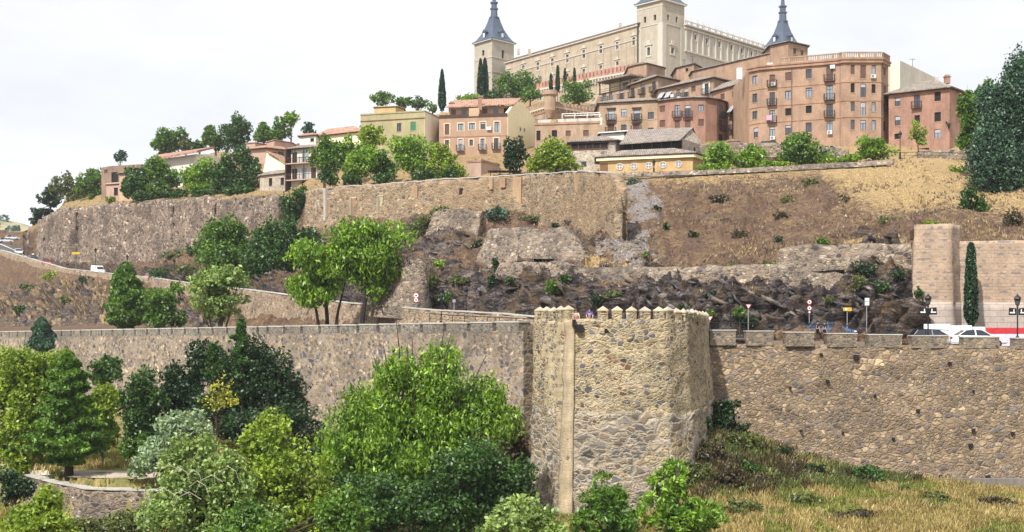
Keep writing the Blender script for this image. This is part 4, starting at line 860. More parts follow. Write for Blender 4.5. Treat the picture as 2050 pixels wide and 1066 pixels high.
    def roof(s, h=1.5, over=.5, inset=.35, mat=None, z=None, th=.14, shift=0.0, name='roof'):
        poly = s.c + s.back; zz = s.zt[0] if z is None else z
        cen = sum(poly, Vector((0, 0))) / len(poly)
        n = len(poly); out = []
        area = sum(poly[k].x * poly[(k + 1) % n].y - poly[(k + 1) % n].x * poly[k].y for k in range(n)); sg = 1 if area > 0 else -1
        for k in range(n):
            d1 = (poly[k] - poly[k - 1]).normalized(); d2 = (poly[(k + 1) % n] - poly[k]).normalized()
            n1 = Vector((d1.y, -d1.x)) * sg; n2 = Vector((d2.y, -d2.x)) * sg; m = (n1 + n2); m = m.normalized() if m.length > 1e-6 else n1; q = min(2.0, 1 / max(.5, m.dot(n1)))
            out.append(poly[k] + m * over * q)
        inn = [cen + (p - cen) * inset for p in poly]
        b = MB(); k0 = 0; b.v = [(p.x, p.y, zz) for p in out] + [(p.x, p.y, zz + th) for p in out] + [(p.x, p.y, zz + th + h) for p in inn]
        for k in range(n):
            j = (k + 1) % n; b.f.append((k, j, n + j, n + k)); b.f.append((n + k, n + j, 2 * n + j, 2 * n + k))
        b.f.append(tuple(range(2 * n, 3 * n))); b.f.append(tuple(range(n - 1, -1, -1)))
        r = s.obj(b, name, mat or T_grey)
        b = MB(); b.v = [(p.x, p.y, zz - .12) for p in [poly[k].lerp(out[k], .8) for k in range(n)]] + [(p.x, p.y, zz - .004) for p in [poly[k].lerp(out[k], .8) for k in range(n)]]
        for k in range(n): j = (k + 1) % n; b.f.append((k, j, n + j, n + k))
        b.f.append(tuple(range(n - 1, -1, -1))); s.obj(b, 'eaves', M_wood, r); return r
    def chimney(s, px, y0, y1, w, Y, mat=None, cap=True):
        m = w * Y / F; z0, z1 = Z_(y1, Y), Z_(y0, Y); b = MB(); b.box((X_(px, Y), Y, (z0 + z1) / 2), (m, m, z1 - z0)); o = s.obj(b, 'chimney', mat or s.mat)
        if cap: b = MB(); b.box((X_(px, Y), Y, z1 + .06), (m * 1.3, m * 1.3, .12)); b.box((X_(px, Y), Y, z1 + .25), (m * .8, m * .8, .26)); s.obj(b, 'chimney_cap', Bk3, o)
        return o
    def free(s, mb, name, mat): return s.obj(mb, name, mat)

# --- corner apartment block with pierced parapet
zt = Z_(124, 215)
w = []
for x_, wd in ((1619, 12), (1578, 12)):
    for k, (y0, y1) in enumerate(((142, 160), (180, 198), (215, 231), (249, 268))):
        kw = dict(blind=0); stl = 'w'
        if x_ == 1578 and k == 0: stl = 's'; kw = dict(m=M_green)
        if k == 2: stl = 'd'; kw = {}
        w.append((1, x_, y0 - (x_ == 1619) * 2, y1 - (x_ == 1619) * 2, wd, stl)) if not kw else w.append((1, x_, y0 - (x_ == 1619) * 2, y1 - (x_ == 1619) * 2, wd, stl))
class WinKw: pass
A = Bld('apartment_block', [(1500, 222.5), (1522, 220.5), (1680, 215), (1688, 214.2), (1764, 214.2), (1778, 217.5)], zt, CZ + 22, Bk1, 16,
        'large orange brick corner apartment block with rounded end and pierced roof parapet', wins=[
    (0, 1511, 152, 169, 10, 'w'), (0, 1511, 188, 206, 10, 'w'), (0, 1511, 223, 239, 10, 'w'), (0, 1513, 256, 276, 9, 'w'),
    (1, 1546, 150, 173, 11, 'sb'), (1, 1546, 185, 210, 11, 'b'), (1, 1546, 221, 245, 11, 'b'), (1, 1546, 254, 273, 11, 'w'),
    (1, 1578, 145, 162, 12, 's'), (1, 1578, 182, 199, 12, 'w'), (1, 1578, 217, 232, 12, 'd'), (1, 1578, 251, 271, 12, 'w'),
    (1, 1619, 139, 158, 12, 'w'), (1, 1619, 176, 195, 12, 'w'), (1, 1619, 212, 227, 12, 'd'), (1, 1619, 246, 265, 12, 'w'),
    (1, 1661, 135, 162, 13, 'sb'), (1, 1661, 171, 200, 13, 'b'), (1, 1661, 208, 234, 13, 'b'), (1, 1661, 242, 263, 12, 'w'),
    (3, 1707, 130, 149, 8, 's'), (3, 1707, 167, 186, 8, 'd'), (3, 1707, 204, 223, 8, 'w'), (3, 1707, 240, 260, 8, 'w'),
    (3, 1728, 131, 158, 11, 's'), (3, 1728, 168, 195, 11, 'w'), (3, 1728, 205, 231, 11, 'w'), (3, 1728, 241, 261, 11, 'w'),
    (3, 1749, 131, 150, 8, 'w'), (3, 1749, 169, 187, 8, 'd'), (3, 1749, 205, 224, 8, 'w'), (3, 1749, 241, 261, 8, 'w'),
    (4, 1771, 135, 152, 5, 's'), (4, 1771, 172, 190, 5, 's'), (4, 1771, 208, 225, 5, 'w'), (4, 1771, 243, 263, 5, 'd')])
for y in (166, 203, 236): A.bandz(Z_(y, 215), .2, .08, Bk2)
A.bandz(zt - .1, .5, .35, Bk2, 'cornice'); A.bandz(zt + .25, .25, .5, Bk3, 'cornice')
b = MB()
for i in (1, 2, 3, 4):
    Ln = (A.c[i + 1] - A.c[i]).length; u = 3.6 if i == 1 else 0; 
    A.lbox(b, i, u, Ln, zt + .37, zt + .6, .1, .35); A.lbox(b, i, u, Ln, zt + 1.25, zt + 1.42, .08, .38)
    while u < Ln:
        A.lbox(b, i, u, min(u + .12, Ln), zt + .6, zt + 1.25, .15, .3); 
        if (u / .3) % 8 < 1: A.lbox(b, i, u, min(u + .4, Ln), zt + .6, zt + 1.25, .1, .34)
        u += .3
A.free(b, 'parapet', Bk4)
b = MB(); c_ = Vector((X_(1725, 222), 224, zt)); b.lathe(c_, [(3.6, .3), (3.6, 1.2), (0.1, 3.1)], 4); A.free(b, 'hip_roof', Pl_cream)
# projecting stone-clad lower storey
stc = MB(); A.lbox(stc, 1, 0, 13.6, CZ + 22, Z_(246, 217), -.03, .06); 
# left bay eaves, drain pipes, rooftop box
b = MB()
for i, u in ((1, 13.35), (1, 5.3), (4, .6)): A.lbox(b, i, u, u + .12, CZ + 24, zt, .05, .17)
A.free(b, 'drain_pipe', M_shut)
for (u, z) in ((12.2, 148), (2.6, 176)):
    e = MB(); A.lbox(e, 1, u - .4, u + .4, Z_(142, 217), Z_(142, 217) + .6, .08, .42) if u > 10 else None
    if e.v: A.free(e, 'air_conditioner', M_ac)
for px, y in ((1549, 169), (1548, 277), (1662, 266), (1747, 154)):
    i = 1 if px < 1680 else 3; u, z, _ = A.uv(i, px, y); e = MB(); A.lbox(e, i, u - .4, u + .4, z - .3, z + .3, .1, .5); ao = A.free(e, 'air_conditioner', M_ac)
    e = MB(); A.lbox(e, i, u - .3, u + .12, z - .2, z + .2, .5, .52); A.free(e, 'fan_grille', flat('grille', (0.2, 0.2, 0.21)))
u, z, _ = A.uv(1, 1541, 236); e = MB(); A.lbox(e, 1, u - .4, u + .5, z - .5, z + .3, .63, .66); A.free(e, 'laundry', flat('pink_cloth', (0.6, 0.3, 0.42)))
A.chimney(1480, 137, 160, 10, 226, M_white, False); A.chimney(1541, 127, 140, 11, 224, Pl_white, False)

# --- long brick block climbing behind
z_ = lambda y, Y: Z_(y, Y)
Bld('brick_block', [(1387, 275), (1543, 256.5)], Z_(143, 275), CZ + 30, Bk1, 12, 'long blank brick wing rising behind the tiled row towards the corner block').roof(.2, .35, .9, T_grey)
B = Bld('brick_stair_tower', [(1543, 255.7), (1578, 252), (1617, 256)], Z_(84, 252), CZ + 34, Bk1, 9, 'square brick rooftop tower rising above the corner apartment block', wins=[(1, 1591, 97, 109, 6, 'w'), (1, 1606, 101, 112, 6, 's')]); B.roof(1.0, .45, .2, T_grey)
B = Bld('brick_house', [(1355, 283), (1389, 278.5), (1411, 285)], Z_(128, 278.5), CZ + 34, Bk1, 9, 'plain brick gable block with one small dark window behind the tiled row', wins=[(0, 1375, 137, 144, 6, 'd')]); B.roof(.5, .35, .5, T_grey)
B = Bld('brick_house', [(1258, 292), (1270, 290), (1294, 287.5), (1331, 293)], Z_(127, 287.5), CZ + 34, Bk1, 9, 'blank brick block directly below the big castle tower'); B.roof(.4, .3, .5, T_grey)
# --- row of flats B4, with covered loggia
B = Bld('row_house', [(1199, 281), (1317, 262), (1356, 266.5)], Z_(184.5, 281) if 0 else Z_(154, 262), CZ + 30, Bk4, 12, 'tan brick row house with dark wooden loggia under the castle terrace', wins=[
    (0, 1210, 188, 204, 8, 'b'), (0, 1222.5, 183, 202, 6, 'w'), (0, 1244, 182, 198, 7, 'b', ), (0, 1265, 176, 194, 8, 'b'), (0, 1287, 169, 188, 8, 'b'), (0, 1309, 164, 183, 8, 'b'), (0, 1309, 190, 200, 11, 's'), (0, 1232, 160, 174, 40, 'dn')]) if 0 else None
B = Bld('row_house', [(1262, 272), (1317, 262), (1356, 266.5)], Z_(154, 262), CZ + 30, Bk4, 12, 'upper tan brick flats with four small iron balconies below the big castle tower', wins=[
    (0, 1266.5, 176, 194, 7, 'b'), (0, 1287, 170, 188, 8, 'b'), (0, 1309, 164, 183, 8, 'b'), (0, 1309, 190, 201, 11, 's')]); B.roof(1.6, .7, .3, T_grey)
B = Bld('row_house', [(1199, 280.5), (1262, 272.5)], Z_(177, 272.5), CZ + 30, Bk4, 12, 'tan brick house with a dark timber loggia on top beside the round bush', wins=[
    (0, 1210, 188, 204, 8, 'b'), (0, 1222.5, 184, 202, 6, 'b'), (0, 1244, 182, 198, 8, 'b')])
zl = Z_(177, 272.5)
b = MB(); B.lbox(b, 0, 0, (B.c[1] - B.c[0]).length, zl, zl + .15, -3, .15); B.free(b, 'loggia_floor', M_wood)
b = MB(); Ln = (B.c[1] - B.c[0]).length
for k in range(4): u = lerp(.15, Ln - .2, k / 3); B.lbox(b, 0, u, u + .2, zl, zl + 2.6, -.15, .05)
B.lbox(b, 0, 0, Ln, zl + .95, zl + 1.03, -.1, 0); B.lbox(b, 0, 0, Ln, zl + .5, zl + .55, -.1, 0); B.free(b, 'loggia_post', M_wood)
b = MB(); B.lbox(b, 0, 0, Ln, zl, zl + 2.7, -3.2, -2.9); B.free(b, 'back_wall', Pl_yel)
b = MB(); B.lbox(b, 0, -.5, Ln + .6, zl + 2.6, zl + 2.9, -4, .7); B.free(b, 'roof', T_grey); b = MB(); B.lbox(b, 0, Ln * .45, Ln * .62, zl + .1, zl + 2.2, -2.9, -2.85); B.lbox(b, 0, Ln * .8, Ln * .95, zl + .1, zl + 2.2, -2.9, -2.85); B.free(b, 'door', M_glass)
# B5
B = Bld('row_house', [(1318, 259), (1428, 246.2), (1466, 251)], Z_(156, 246), CZ + 28, Bk1, 12, 'brick row house with striped awnings and a white-framed balcony door', wins=[
    (0, 1327.5, 185, 203, 8, 'b', ), (0, 1341, 184, 201, 8, 'b'), (0, 1358, 180, 198, 8, 'b'), (0, 1373, 178, 196, 8, 'b'), (0, 1388, 173, 184, 9, 's'), (0, 1415, 168, 188, 10, 'b')]); B.roof(1.5, .7, .3, T_grey)
for px, y in ((1327.5, 185), (1341, 184)):
    u, z, _ = B.uv(0, px, y); e = MB(); a, c = B.c[0], B.c[1]; d = (c - a).normalized(); nr = Vector((d.y, -d.x)); q = [a + d * (u + du) + nr * o for du, o in ((-.7, .05), (.7, .05), (.7, 1.0), (-.7, 1.0))]
    e.hexa([(p.x, p.y, z + dz - .05) for p, dz in zip(q, (0, 0, -1.2, -1.2))] + [(p.x, p.y, z + dz) for p, dz in zip(q, (0, 0, -1.2, -1.2))]); B.free(e, 'awning', M_awn)
for px, y in ((1352, 193), (1365, 198)): u, z, _ = B.uv(0, px, y); e = MB(); B.lbox(e, 0, u - .4, u + .4, z - .3, z + .3, .62, .95); B.free(e, 'air_conditioner', M_ac)
e = MB(); u, z, _ = B.uv(0, 1415, 178); B.lbox(e, 0, u - 1.1, u - .55, z - 1.3, z + 1.3, 0, .05); B.lbox(e, 0, u + .55, u + .9, z - 1.3, z + 1.3, 0, .05); B.lbox(e, 0, u - .55, u + .55, z + 1, z + 1.3, 0, .05); B.free(e, 'white_surround', Pl_white)
# B6
B = Bld('row_house', [(1428, 246), (1500, 235.3)], Z_(163.5, 235.3), CZ + 24, Bk2, 10, 'shaded brick house squeezed between the curved block and the corner apartments', wins=[
    (0, 1446, 188, 200, 9, 's'), (0, 1469, 183, 195, 8, 's'), (0, 1492, 178, 191, 8, 's'), (0, 1468, 212, 231, 8, 'b'), (0, 1492, 207, 227, 8, 'b'), (0, 1468.5, 239, 260, 8, 'b'), (0, 1492, 235, 256, 8, 'b'), (0, 1468.5, 267, 279, 8, 'w'), (0, 1492, 263, 276, 8, 'w')]); B.roof(1.4, .6, .3, T_grey)
u, z, _ = B.uv(0, 1468, 212); e = MB(); a, c = B.c[0], B.c[1]; d = (c - a).normalized(); nr = Vector((d.y, -d.x)); q = [a + d * (u + du) + nr * o for du, o in ((-.7, .05), (.7, .05), (.7, 1.0), (-.7, 1.0))]
e.hexa([(p.x, p.y, z + dz - .05) for p, dz in zip(q, (0, 0, -1.2, -1.2))] + [(p.x, p.y, z + dz) for p, dz in zip(q, (0, 0, -1.2, -1.2))]); B.free(e, 'awning', M_awn)
b = MB(); B.lbox(b, 0, 0, (B.c[1] - B.c[0]).length, CZ + 24, Z_(262, 240), -.03, .05)
# B7 curved
crv = [(1316, 240), (1350, 237.5), (1385, 236), (1412, 236), (1435, 237.6), (1452, 241), (1461, 247)]
B = Bld('curved_house', crv, Z_(203.5, 240), CZ + 26, Bk3, 9, 'dark red brick house with a rounded right end and grey shuttered windows', wins=[
    (0, 1326, 212, 225, 11, 's'), (1, 1352.5, 211, 234, 1, 'b'), (1, 1355.5, 211, 234, 11, 'b'), (1, 1377, 211, 234, 12, 'b'), (2, 1403.5, 210, 223, 11, 'w'), (4, 1443, 211, 234, 8, 'b'),
    (0, 1326, 241, 255, 11, 's'), (1, 1355.5, 241, 257, 11, 's'), (1, 1377, 240, 256, 11, 's'), (2, 1403.5, 239, 253, 11, 's'), (4, 1443, 240, 261, 8, 'sb'), (4, 1443, 269, 283, 9, 'd')]); B.roof(.7, .45, .5, T_grey)
B = Bld('beige_house', [(1200, 243.5), (1316.5, 239.8)], Z_(207.5, 243.5), CZ + 26, Bk4, 9, 'beige two-storey house with arched balcony doors left of the curved red house', wins=[
    (0, 1224, 220, 240, 13, 'b'), (0, 1249, 219, 233, 11, 'w'), (0, 1275, 219, 239, 13, 'b'), (0, 1303, 225, 239.5, 12, 'w'), (0, 1223, 249, 266, 13, 'sb'), (0, 1249, 250, 263, 11, 'w'), (0, 1274, 248, 263, 13, 'sb'), (0, 1303, 256, 262, 12, 'd')]); B.roof(.8, .5, .5, T_grey)
for px, y in ((1224, 219), (1275, 218), (1223, 248), (1274, 247)): u, z, _ = B.uv(0, px, y); e = MB(); B.lbox(e, 0, u - .9, u + .9, z + .02, z + .22, 0, .35); B.free(e, 'door_hood', M_wood)
B.bandz(Z_(242, 242), .12, .05, Bk2)
# B9 terrace house
B = Bld('terrace_house', [(1071, 238), (1201, 235.5)], Z_(248, 238), CZ + 26, Bk4, 9, 'low brick house with a white roof terrace between the gabled house and the beige house', wins=[
    (0, 1078, 262, 282, 8, 'd'), (0, 1110, 261, 275, 11, 'd'), (0, 1137.5, 262, 273, 10, 's'), (0, 1173, 261, 273, 11, 's')])
B.bandz(Z_(249, 238), .4, .15, Bk2, 'cornice'); zc = Z_(248, 237); Ln = (B.c[1] - B.c[0]).length
b = MB(); B.lbox(b, 0, 0, Ln, zc + .85, zc + .92, 0, .06)
for k in range(60): u = lerp(.05, Ln - .08, k / 59); B.lbox(b, 0, u, u + .04, zc + .1, zc + .85, .01, .05)
B.free(b, 'railing', M_iron)
b = MB(); B.lbox(b, 0, 0, Ln, zc, zc + 1.35, -3.2, -3.0); B.free(b, 'terrace_wall', Pl_white); b = MB(); B.lbox(b, 0, Ln * .21, Ln * .3, zc, zc + 1.3, -3, -2.4); B.free(b, 'chimney_block', Pl_ochre)
b = MB()
for k in range(4): u = lerp(Ln * .4, Ln * .98, k / 3); B.lbox(b, 0, u, u + .12, zc, zc + 1.9, -1.2, -1.08); B.lbox(b, 0, u, u + .1, zc + 1.9, zc + 2.0, -3.6, -1.0)
B.lbox(b, 0, Ln * .4, Ln * .99, zc + 1.9, zc + 2.02, -1.2, -1.08); B.lbox(b, 0, Ln * .4, Ln * .99, zc + 1.9, zc + 2.02, -3.6, -3.48); B.free(b, 'pergola', M_white)
# crenellated terrace with turret below the castle
zt_ = Z_(204, 290)
B = Bld('bastion', [(1052, 300), (1101, 289), (1196, 301)], zt_ - 1.0, CZ + 32, Bk4, 12, 'brick bastion with a small round turret and battlements in front of the round bush', 'bastion')
B.bandz(zt_ - 1.2, .35, .3, Pl_pale, 'cornice'); B.bandz(zt_ - 2.1, .3, .15, Bk2)
b = MB()
for i in (0, 1):
    Ln = (B.c[i + 1] - B.c[i]).length; k = 0
    while k * 1.25 < Ln: B.lbox(b, i, k * 1.25, min(k * 1.25 + .75, Ln), zt_ - 1.0, zt_ + .1, -.3, .25); B.lbox(b, i, k * 1.25 + .2, min(k * 1.25 + .5, Ln), zt_ - 2.0, zt_ - 1.4, 0, .3); k += 1
    B.lbox(b, i, 0, Ln, zt_ - 1.0, zt_ - .6, -.3, .2)
B.free(b, 'battlement', Bk4)
b = MB(); c_ = (X_(1101, 289), 289, zt_ - 1.2); b.lathe(c_, [(.5, -2.6), (1.35, -.9), (1.35, 2.2), (1.75, 2.5), (1.75, 3.4), (1.3, 3.4), (1.3, 3.0), (.1, 3.0)], 14); t_ = B.free(b, 'turret', Bk4)
Bld('retaining_block', [(1150, 303), (1200, 300)], Z_(212, 303), CZ + 34, W_pale, 8, 'pale stone terrace block under the round bush', 'retaining wall')
# --- brown house + yellow gable (B10)
zt = Z_(236, 242.4)
B = Bld('gabled_house', [(879, 242.6), (1016, 240), (1073, 251)], [zt, zt, Z_(240, 251)], CZ + 20, plaster('brown_render', (0.37, 0.245, 0.17), .15, .5), 14, 'brown apartment house with pale yellow side gable and roof terrace', wins=[
    (0, 895, 249, 270, 9, 's'), (0, 922.5, 248, 261, 11, 'w'), (0, 945, 247, 259, 12, 'w'), (0, 967, 245, 259, 10, 'w'), (0, 995, 244.5, 265, 10, 'w'),
    (0, 895, 281, 295, 8, 'w'), (0, 922, 279, 302, 8, 'b'), (0, 943.5, 280, 292, 7, 'w'), (0, 966, 278, 300, 8, 'b'), (0, 993.5, 277, 298, 9, 'b')])
for i, px, y0, y1, w_ in ((0, 895, 249, 270, 9), (0, 922.5, 248, 261, 11), (0, 945, 247, 259, 12), (0, 967, 245, 259, 10), (0, 995, 244.5, 265, 10), (0, 895, 281, 295, 8), (0, 922, 279, 302, 8), (0, 943.5, 280, 292, 7), (0, 966, 278, 300, 8), (0, 993.5, 277, 298, 9)):
    u0, z1, _ = B.uv(i, px - w_ / 2, y0); u1, z0, _ = B.uv(i, px + w_ / 2, y1); e = MB(); k = .22
    for q in ((u0 - k, u0, z0 - k, z1 + k), (u1, u1 + k, z0 - k, z1 + k), (u0, u1, z1, z1 + k), (u0, u1, z0 - k, z0)): B.lbox(e, i, *q, -.04, .035)
    B.free(e, 'surround', Pl_pale)
B.bandz(Z_(273, 241), .15, .06, Bk3, faces=[0]); B.bandz(zt, .18, .12, M_wood, 'cornice', faces=[0])
a, c = B.c[1], B.c[2]; d = (c - a).normalized(); nr = Vector((d.y, -d.x)); gp = []
for px, py in ((1016, 326), (1016, 226), (1032, 205), (1042, 204), (1073, 240), (1073, 330)):
    u, _, Yq = B.uv(1, px); p = a + d * u + nr * .05; gp.append((p.x, p.y, Z_(py, Yq)))
b = MB(); n_ = len(gp); b.v = gp + [(x - nr.x * .5, y - nr.y * .5, z) for x, y, z in gp]; b.f = [tuple(range(n_))[::-1], tuple(range(n_, 2 * n_))] + [(k, (k + 1) % n_, n_ + (k + 1) % n_, n_ + k) for k in range(n_)]
B.free(b, 'gable_wall', Pl_yel)
for px, py in ((1041, 259), (1049, 261)): u, z, _ = B.uv(1, px, py); e = MB(); B.lbox(e, 1, u - .3, u + .3, z - .4, z + .4, .06, .1); g_ = B.free(e, 'window', M_white); e = MB(); B.lbox(e, 1, u - .22, u + .22, z - .32, z + .32, .1, .12); B.obj(e, 'pane', M_glass, g_)
Ln = (B.c[1] - B.c[0]).length; b = MB(); B.lbox(b, 0, Ln * .08, Ln, zt + .1, zt + 2.35, -3.4, -3.0); pw = B.free(b, 'penthouse_wall', Pl_tan)
b = MB(); a, c = B.c[0], B.c[1]; d = (c - a).normalized(); nr = Vector((d.y, -d.x)); q = [a + d * (Ln * .07) + nr * -1.6, a + d * (Ln * 1.08) + nr * -1.6, a + d * (Ln * 1.08) - nr * 8, a + d * (Ln * .07) - nr * 8]
b.hexa([(p.x, p.y, zt + dz) for p, dz in zip(q, (2.1, 2.3, 4.4, 4.4))] + [(p.x, p.y, zt + dz) for p, dz in zip(q, (2.25, 2.45, 4.6, 4.6))]); B.free(b, 'roof', T_terra)
for k in range(6): u = lerp(Ln * .12, Ln * .9, k / 5); e = MB(); B.lbox(e, 0, u, u + .9, zt + .1, zt + 1.9, -3.02, -2.95); B.obj(e, 'terrace_door', [M_shut, M_glass, M_dark][k % 3], pw)
b = MB(); B.lbox(b, 0, Ln * .43, Ln * .58, zt + .09, zt + 1.7, -1.4, -.5); B.free(b, 'terrace_store', Pl_tan)
b = MB(); B.lbox(b, 0, 0, Ln * .43, zt + .09, zt + .5, -.2, 0); B.lbox(b, 0, Ln * .58, Ln, zt + .09, zt + .5, -.2, 0); B.free(b, 'parapet', M_wood)
B.chimney(961, 196, 222, 8, 243, Bk3); B.chimney(904, 208, 218, 9, 247, Bk3); B.chimney(1006, 206, 214, 7, 247, Bk3)
u, z, _ = B.uv(0, 980, 258); e = MB(); B.lbox(e, 0, u - .5, u + .4, z - .3, z + .3, .05, .4); B.free(e, 'air_conditioner', M_ac)
# --- olive house (B11)
B = Bld('olive_house', [(722, 244.4), (849.5, 240), (880, 248.5)], Z_(222, 240), CZ + 22, Pl_olive, 12, 'olive yellow flat-roofed house with a green shutter and bright side wall', wins=[
    (0, 799, 247, 264, 9, 'w'), (0, 827, 244, 262, 11, 's'), (0, 762, 252, 266, 9, 's')])
B.bandz(Z_(238, 241), .14, .12, M_shut, 'cornice', faces=[0]); B.bandz(Z_(222, 240) - .05, .25, .12, Pl_olive, 'coping')
u0, z0, _ = B.uv(0, 827, 262); e = MB(); B.lbox(e, 0, u0 - .55, u0 + .55, z0 + .0, z0 + 1.65, -.12, -.02); B.free(e, 'green_shutter', M_green)
e = MB(); B.lbox(e, 1, 0.02, (B.c[2] - B.c[1]).length + .1, CZ + 22, Z_(222, 240) - .2, -.02, .04); B.free(e, 'side_wall', Pl_cream)  # cream overlay puts the sunlit brightness of this side into its colour
Bld('rooftop_room', [(749, 253), (792, 252), (808, 254.5)], Z_(213.5, 252), Z_(222, 240) - 1, Pl_ochre, 5, 'small ochre rooftop room on the olive house', 'rooftop room').roof(.1, .2, .9, Pl_ochre)
Bld('low_house', [(880, 250), (893, 250)], Z_(225, 250), CZ + 24, Pl_ochre, 6, 'narrow ochre house edge between the olive and brown houses')
B = Bld('garden_house', [(935, 214), (963, 213), (1000, 218)], [Z_(326, 213), Z_(318, 213), Z_(330, 218)], CZ + 20, Pl_pink, 5, 'low pink rendered garden block with a brick coping behind the rampart'); B.bandz(Z_(323, 213), .3, .1, Bk3, 'coping')
# awning roof beside it
B = empty('canopy', (X_(1000, 205), 205, Z_(352, 205)), label='flat dark metal canopy over the terrace beside the dark round tree', cat='canopy')
b = MB(); b.box((X_(1010, 205) , 205, Z_(344, 205)), (5.2, 2.5, .12)); o = b.build('roof_sheet', M_iron, B); o.matrix_parent_inverse = Matrix.Translation(-B.location)
b = MB()
for px in (982, 1000, 1020, 1038): b.box((X_(px, 204), 204, Z_(349, 204)), (.1, .1, 1.0))
o = b.build('post', M_iron, B); o.matrix_parent_inverse = Matrix.Translation(-B.location)

# --- stone museum building B12
ze = Z_(287, 201)
B = Bld('stone_hall', [(1246, 200.5), (1366, 195.5), (1416, 205)], Z_(286, 200), CZ + 18, St_grey, 11, 'rubble stone hall with tiled roof and a dark strip of red-framed windows', back=[Vector((X_(1400, 214), 214)), Vector((X_(1255, 214), 214))])
Ln = (B.c[1] - B.c[0]).length
b = MB(); B.lbox(b, 0, 0, Ln, ze - 1.6, ze - .3, -.0, .04); g_ = B.free(b, 'window_band', M_dark)
b = MB()
for k in range(7): u = lerp(0, Ln - .14, k / 6); B.lbox(b, 0, u, u + .14, ze - 1.6, ze - .3, .04, .12)
B.lbox(b, 0, 0, Ln, ze - .35, ze - .2, .04, .14); B.lbox(b, 0, 0, Ln, ze - 1.7, ze - 1.55, .04, .14); B.obj(b, 'window_frame', M_redwood, g_)
# pitched roof with ridge, gable on the right
r0, r1 = P(1262, 262, 209), P(1388, 257, 206); e0, e1 = P(1240, 290, 199.6), P(1362, 281.5, 194.4); b0 = r0 + (r0 - e0); b1_ = r1 + (r1 - e1)
b0.z = e0.z; b1_.z = e1.z
b = MB(); up_ = Vector((0, 0, .16))
for q in ((e0, e1, r1, r0), (r0, r1, b1_, b0)): b.hexa([tuple(p) for p in q] + [tuple(p + up_) for p in q])
B.free(b, 'roof', T_grey)
b = MB(); g1, g2, g3 = Vector((*B.c[1], e1.z)), Vector((r1.x - .3, r1.y, r1.z - .1)), Vector((X_(1416, 205), 205, Z_(302, 205))); o_ = Vector((-.5, .5, 0))
b.tri(g1, g3, g2); b.tri(g1 + o_, g2 + o_, g3 + o_); b.quad(g1, g2, g2 + o_, g1 + o_); b.quad(g2, g3, g3 + o_, g2 + o_); B.free(b, 'gable', St_grey)
for px, y0, y1, w_ in ((1390, 296, 305, 5), (1407, 297, 311, 6)):
    u, z, _ = B.uv(1, px, y0); e = MB(); B.lbox(e, 1, u - .25, u + .25, z - (y1 - y0) * .077, z, -.05, .05); B.free(e, 'window', M_dark)
B = Bld('stone_wing', [(1143, 203), (1232, 200.8), (1247, 203)], Z_(284, 202), CZ + 18, St_grey, 9, 'left wing of the stone hall with its own tiled roof and dark window strip'); Ln = (B.c[1] - B.c[0]).length
B.roof(1.1, .6, .3, T_grey); z9 = Z_(284, 202)
b = MB(); B.lbox(b, 0, 0, Ln * .84, z9 - 1.1, z9 - .2, 0, .05); g_ = B.free(b, 'window_band', M_dark)
b = MB()
for k in range(6): u = lerp(0, Ln * .84 - .12, k / 5); B.lbox(b, 0, u, u + .12, z9 - 1.1, z9 - .2, .05, .12)
B.lbox(b, 0, 0, Ln * .84, z9 - 1.2, z9 - 1.08, .05, .14); B.obj(b, 'window_frame', M_redwood, g_)
e = MB(); u, z, _ = B.uv(0, 1169, 330); B.lbox(e, 0, u - .4, u + .4, z - .3, z + .5, 0, .05); B.free(e, 'window', M_glass)
B = Bld('store_room', [(1203, 210), (1250, 208)], Z_(268, 210), CZ + 22, Pl_white, 4, 'small white flat-roofed room behind the stone hall'); B.roof(.15, .5, .8, M_white)
# yellow hall with round windows
zy = Z_(309, 186.4)
B = Bld('ochre_hall', [(1200, 190.4), (1217, 189.8), (1387, 185.6), (1409, 190)], zy, CZ + 16.5, Pl_ochre, 8, 'ochre hall with five round windows and overhanging cream eaves', back=[Vector((X_(1409, 197), 197)), Vector((X_(1200, 197), 197))])
B.roof(1.0, .75, .55, T_grey); B.bandz(zy - .3, .5, .5, Pl_yel, 'fascia')
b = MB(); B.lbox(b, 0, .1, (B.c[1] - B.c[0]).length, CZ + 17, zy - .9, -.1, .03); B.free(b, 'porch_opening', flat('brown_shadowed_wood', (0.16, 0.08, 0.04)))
b = MB(); B.lbox(b, 1, 3.6, 12.1, CZ + 17, zy - .58, -.1, .05); B.free(b, 'orange_panel', Pl_och2)
for px, py in ((1241, 334), (1269.5, 333.5), (1299, 332), (1327.5, 330.5), (1358.5, 329)):
    u, z, _ = B.uv(1, px, py); a, c = B.c[1], B.c[2]; d = (c - a).normalized(); nr = Vector((d.y, -d.x)); ctr = a + d * u
    def ring(b, r0, r1, o0, o1, k=20):
        for j in range(k):
            t0, t1 = 2 * math.pi * j / k, 2 * math.pi * (j + 1) / k
            def q(r, t, o): p = ctr + d * (r * math.cos(t)) + nr * o; return (p.x, p.y, z + r * math.sin(t))
            b.quad(q(r0, t0, o1), q(r0, t1, o1), q(r1, t1, o1), q(r1, t0, o1)); b.quad(q(r1, t0, o1), q(r1, t1, o1), q(r1, t1, o0), q(r1, t0, o0))
    b = MB(); ring(b, .4, .52, .02, .14); wq = B.free(b, 'round_window', Pl_pale)
    b = MB(); ring(b, .0, .41, .02, .07); B.obj(b, 'pane', M_glassl, wq)
    b = MB(); B.lbox(b, 1, u - .03, u + .03, z - .4, z + .4, .07, .11); B.lbox(b, 1, u - .4, u + .4, z - .03, z + .03, .072, .112); B.obj(b, 'glazing_bar', M_white, wq)

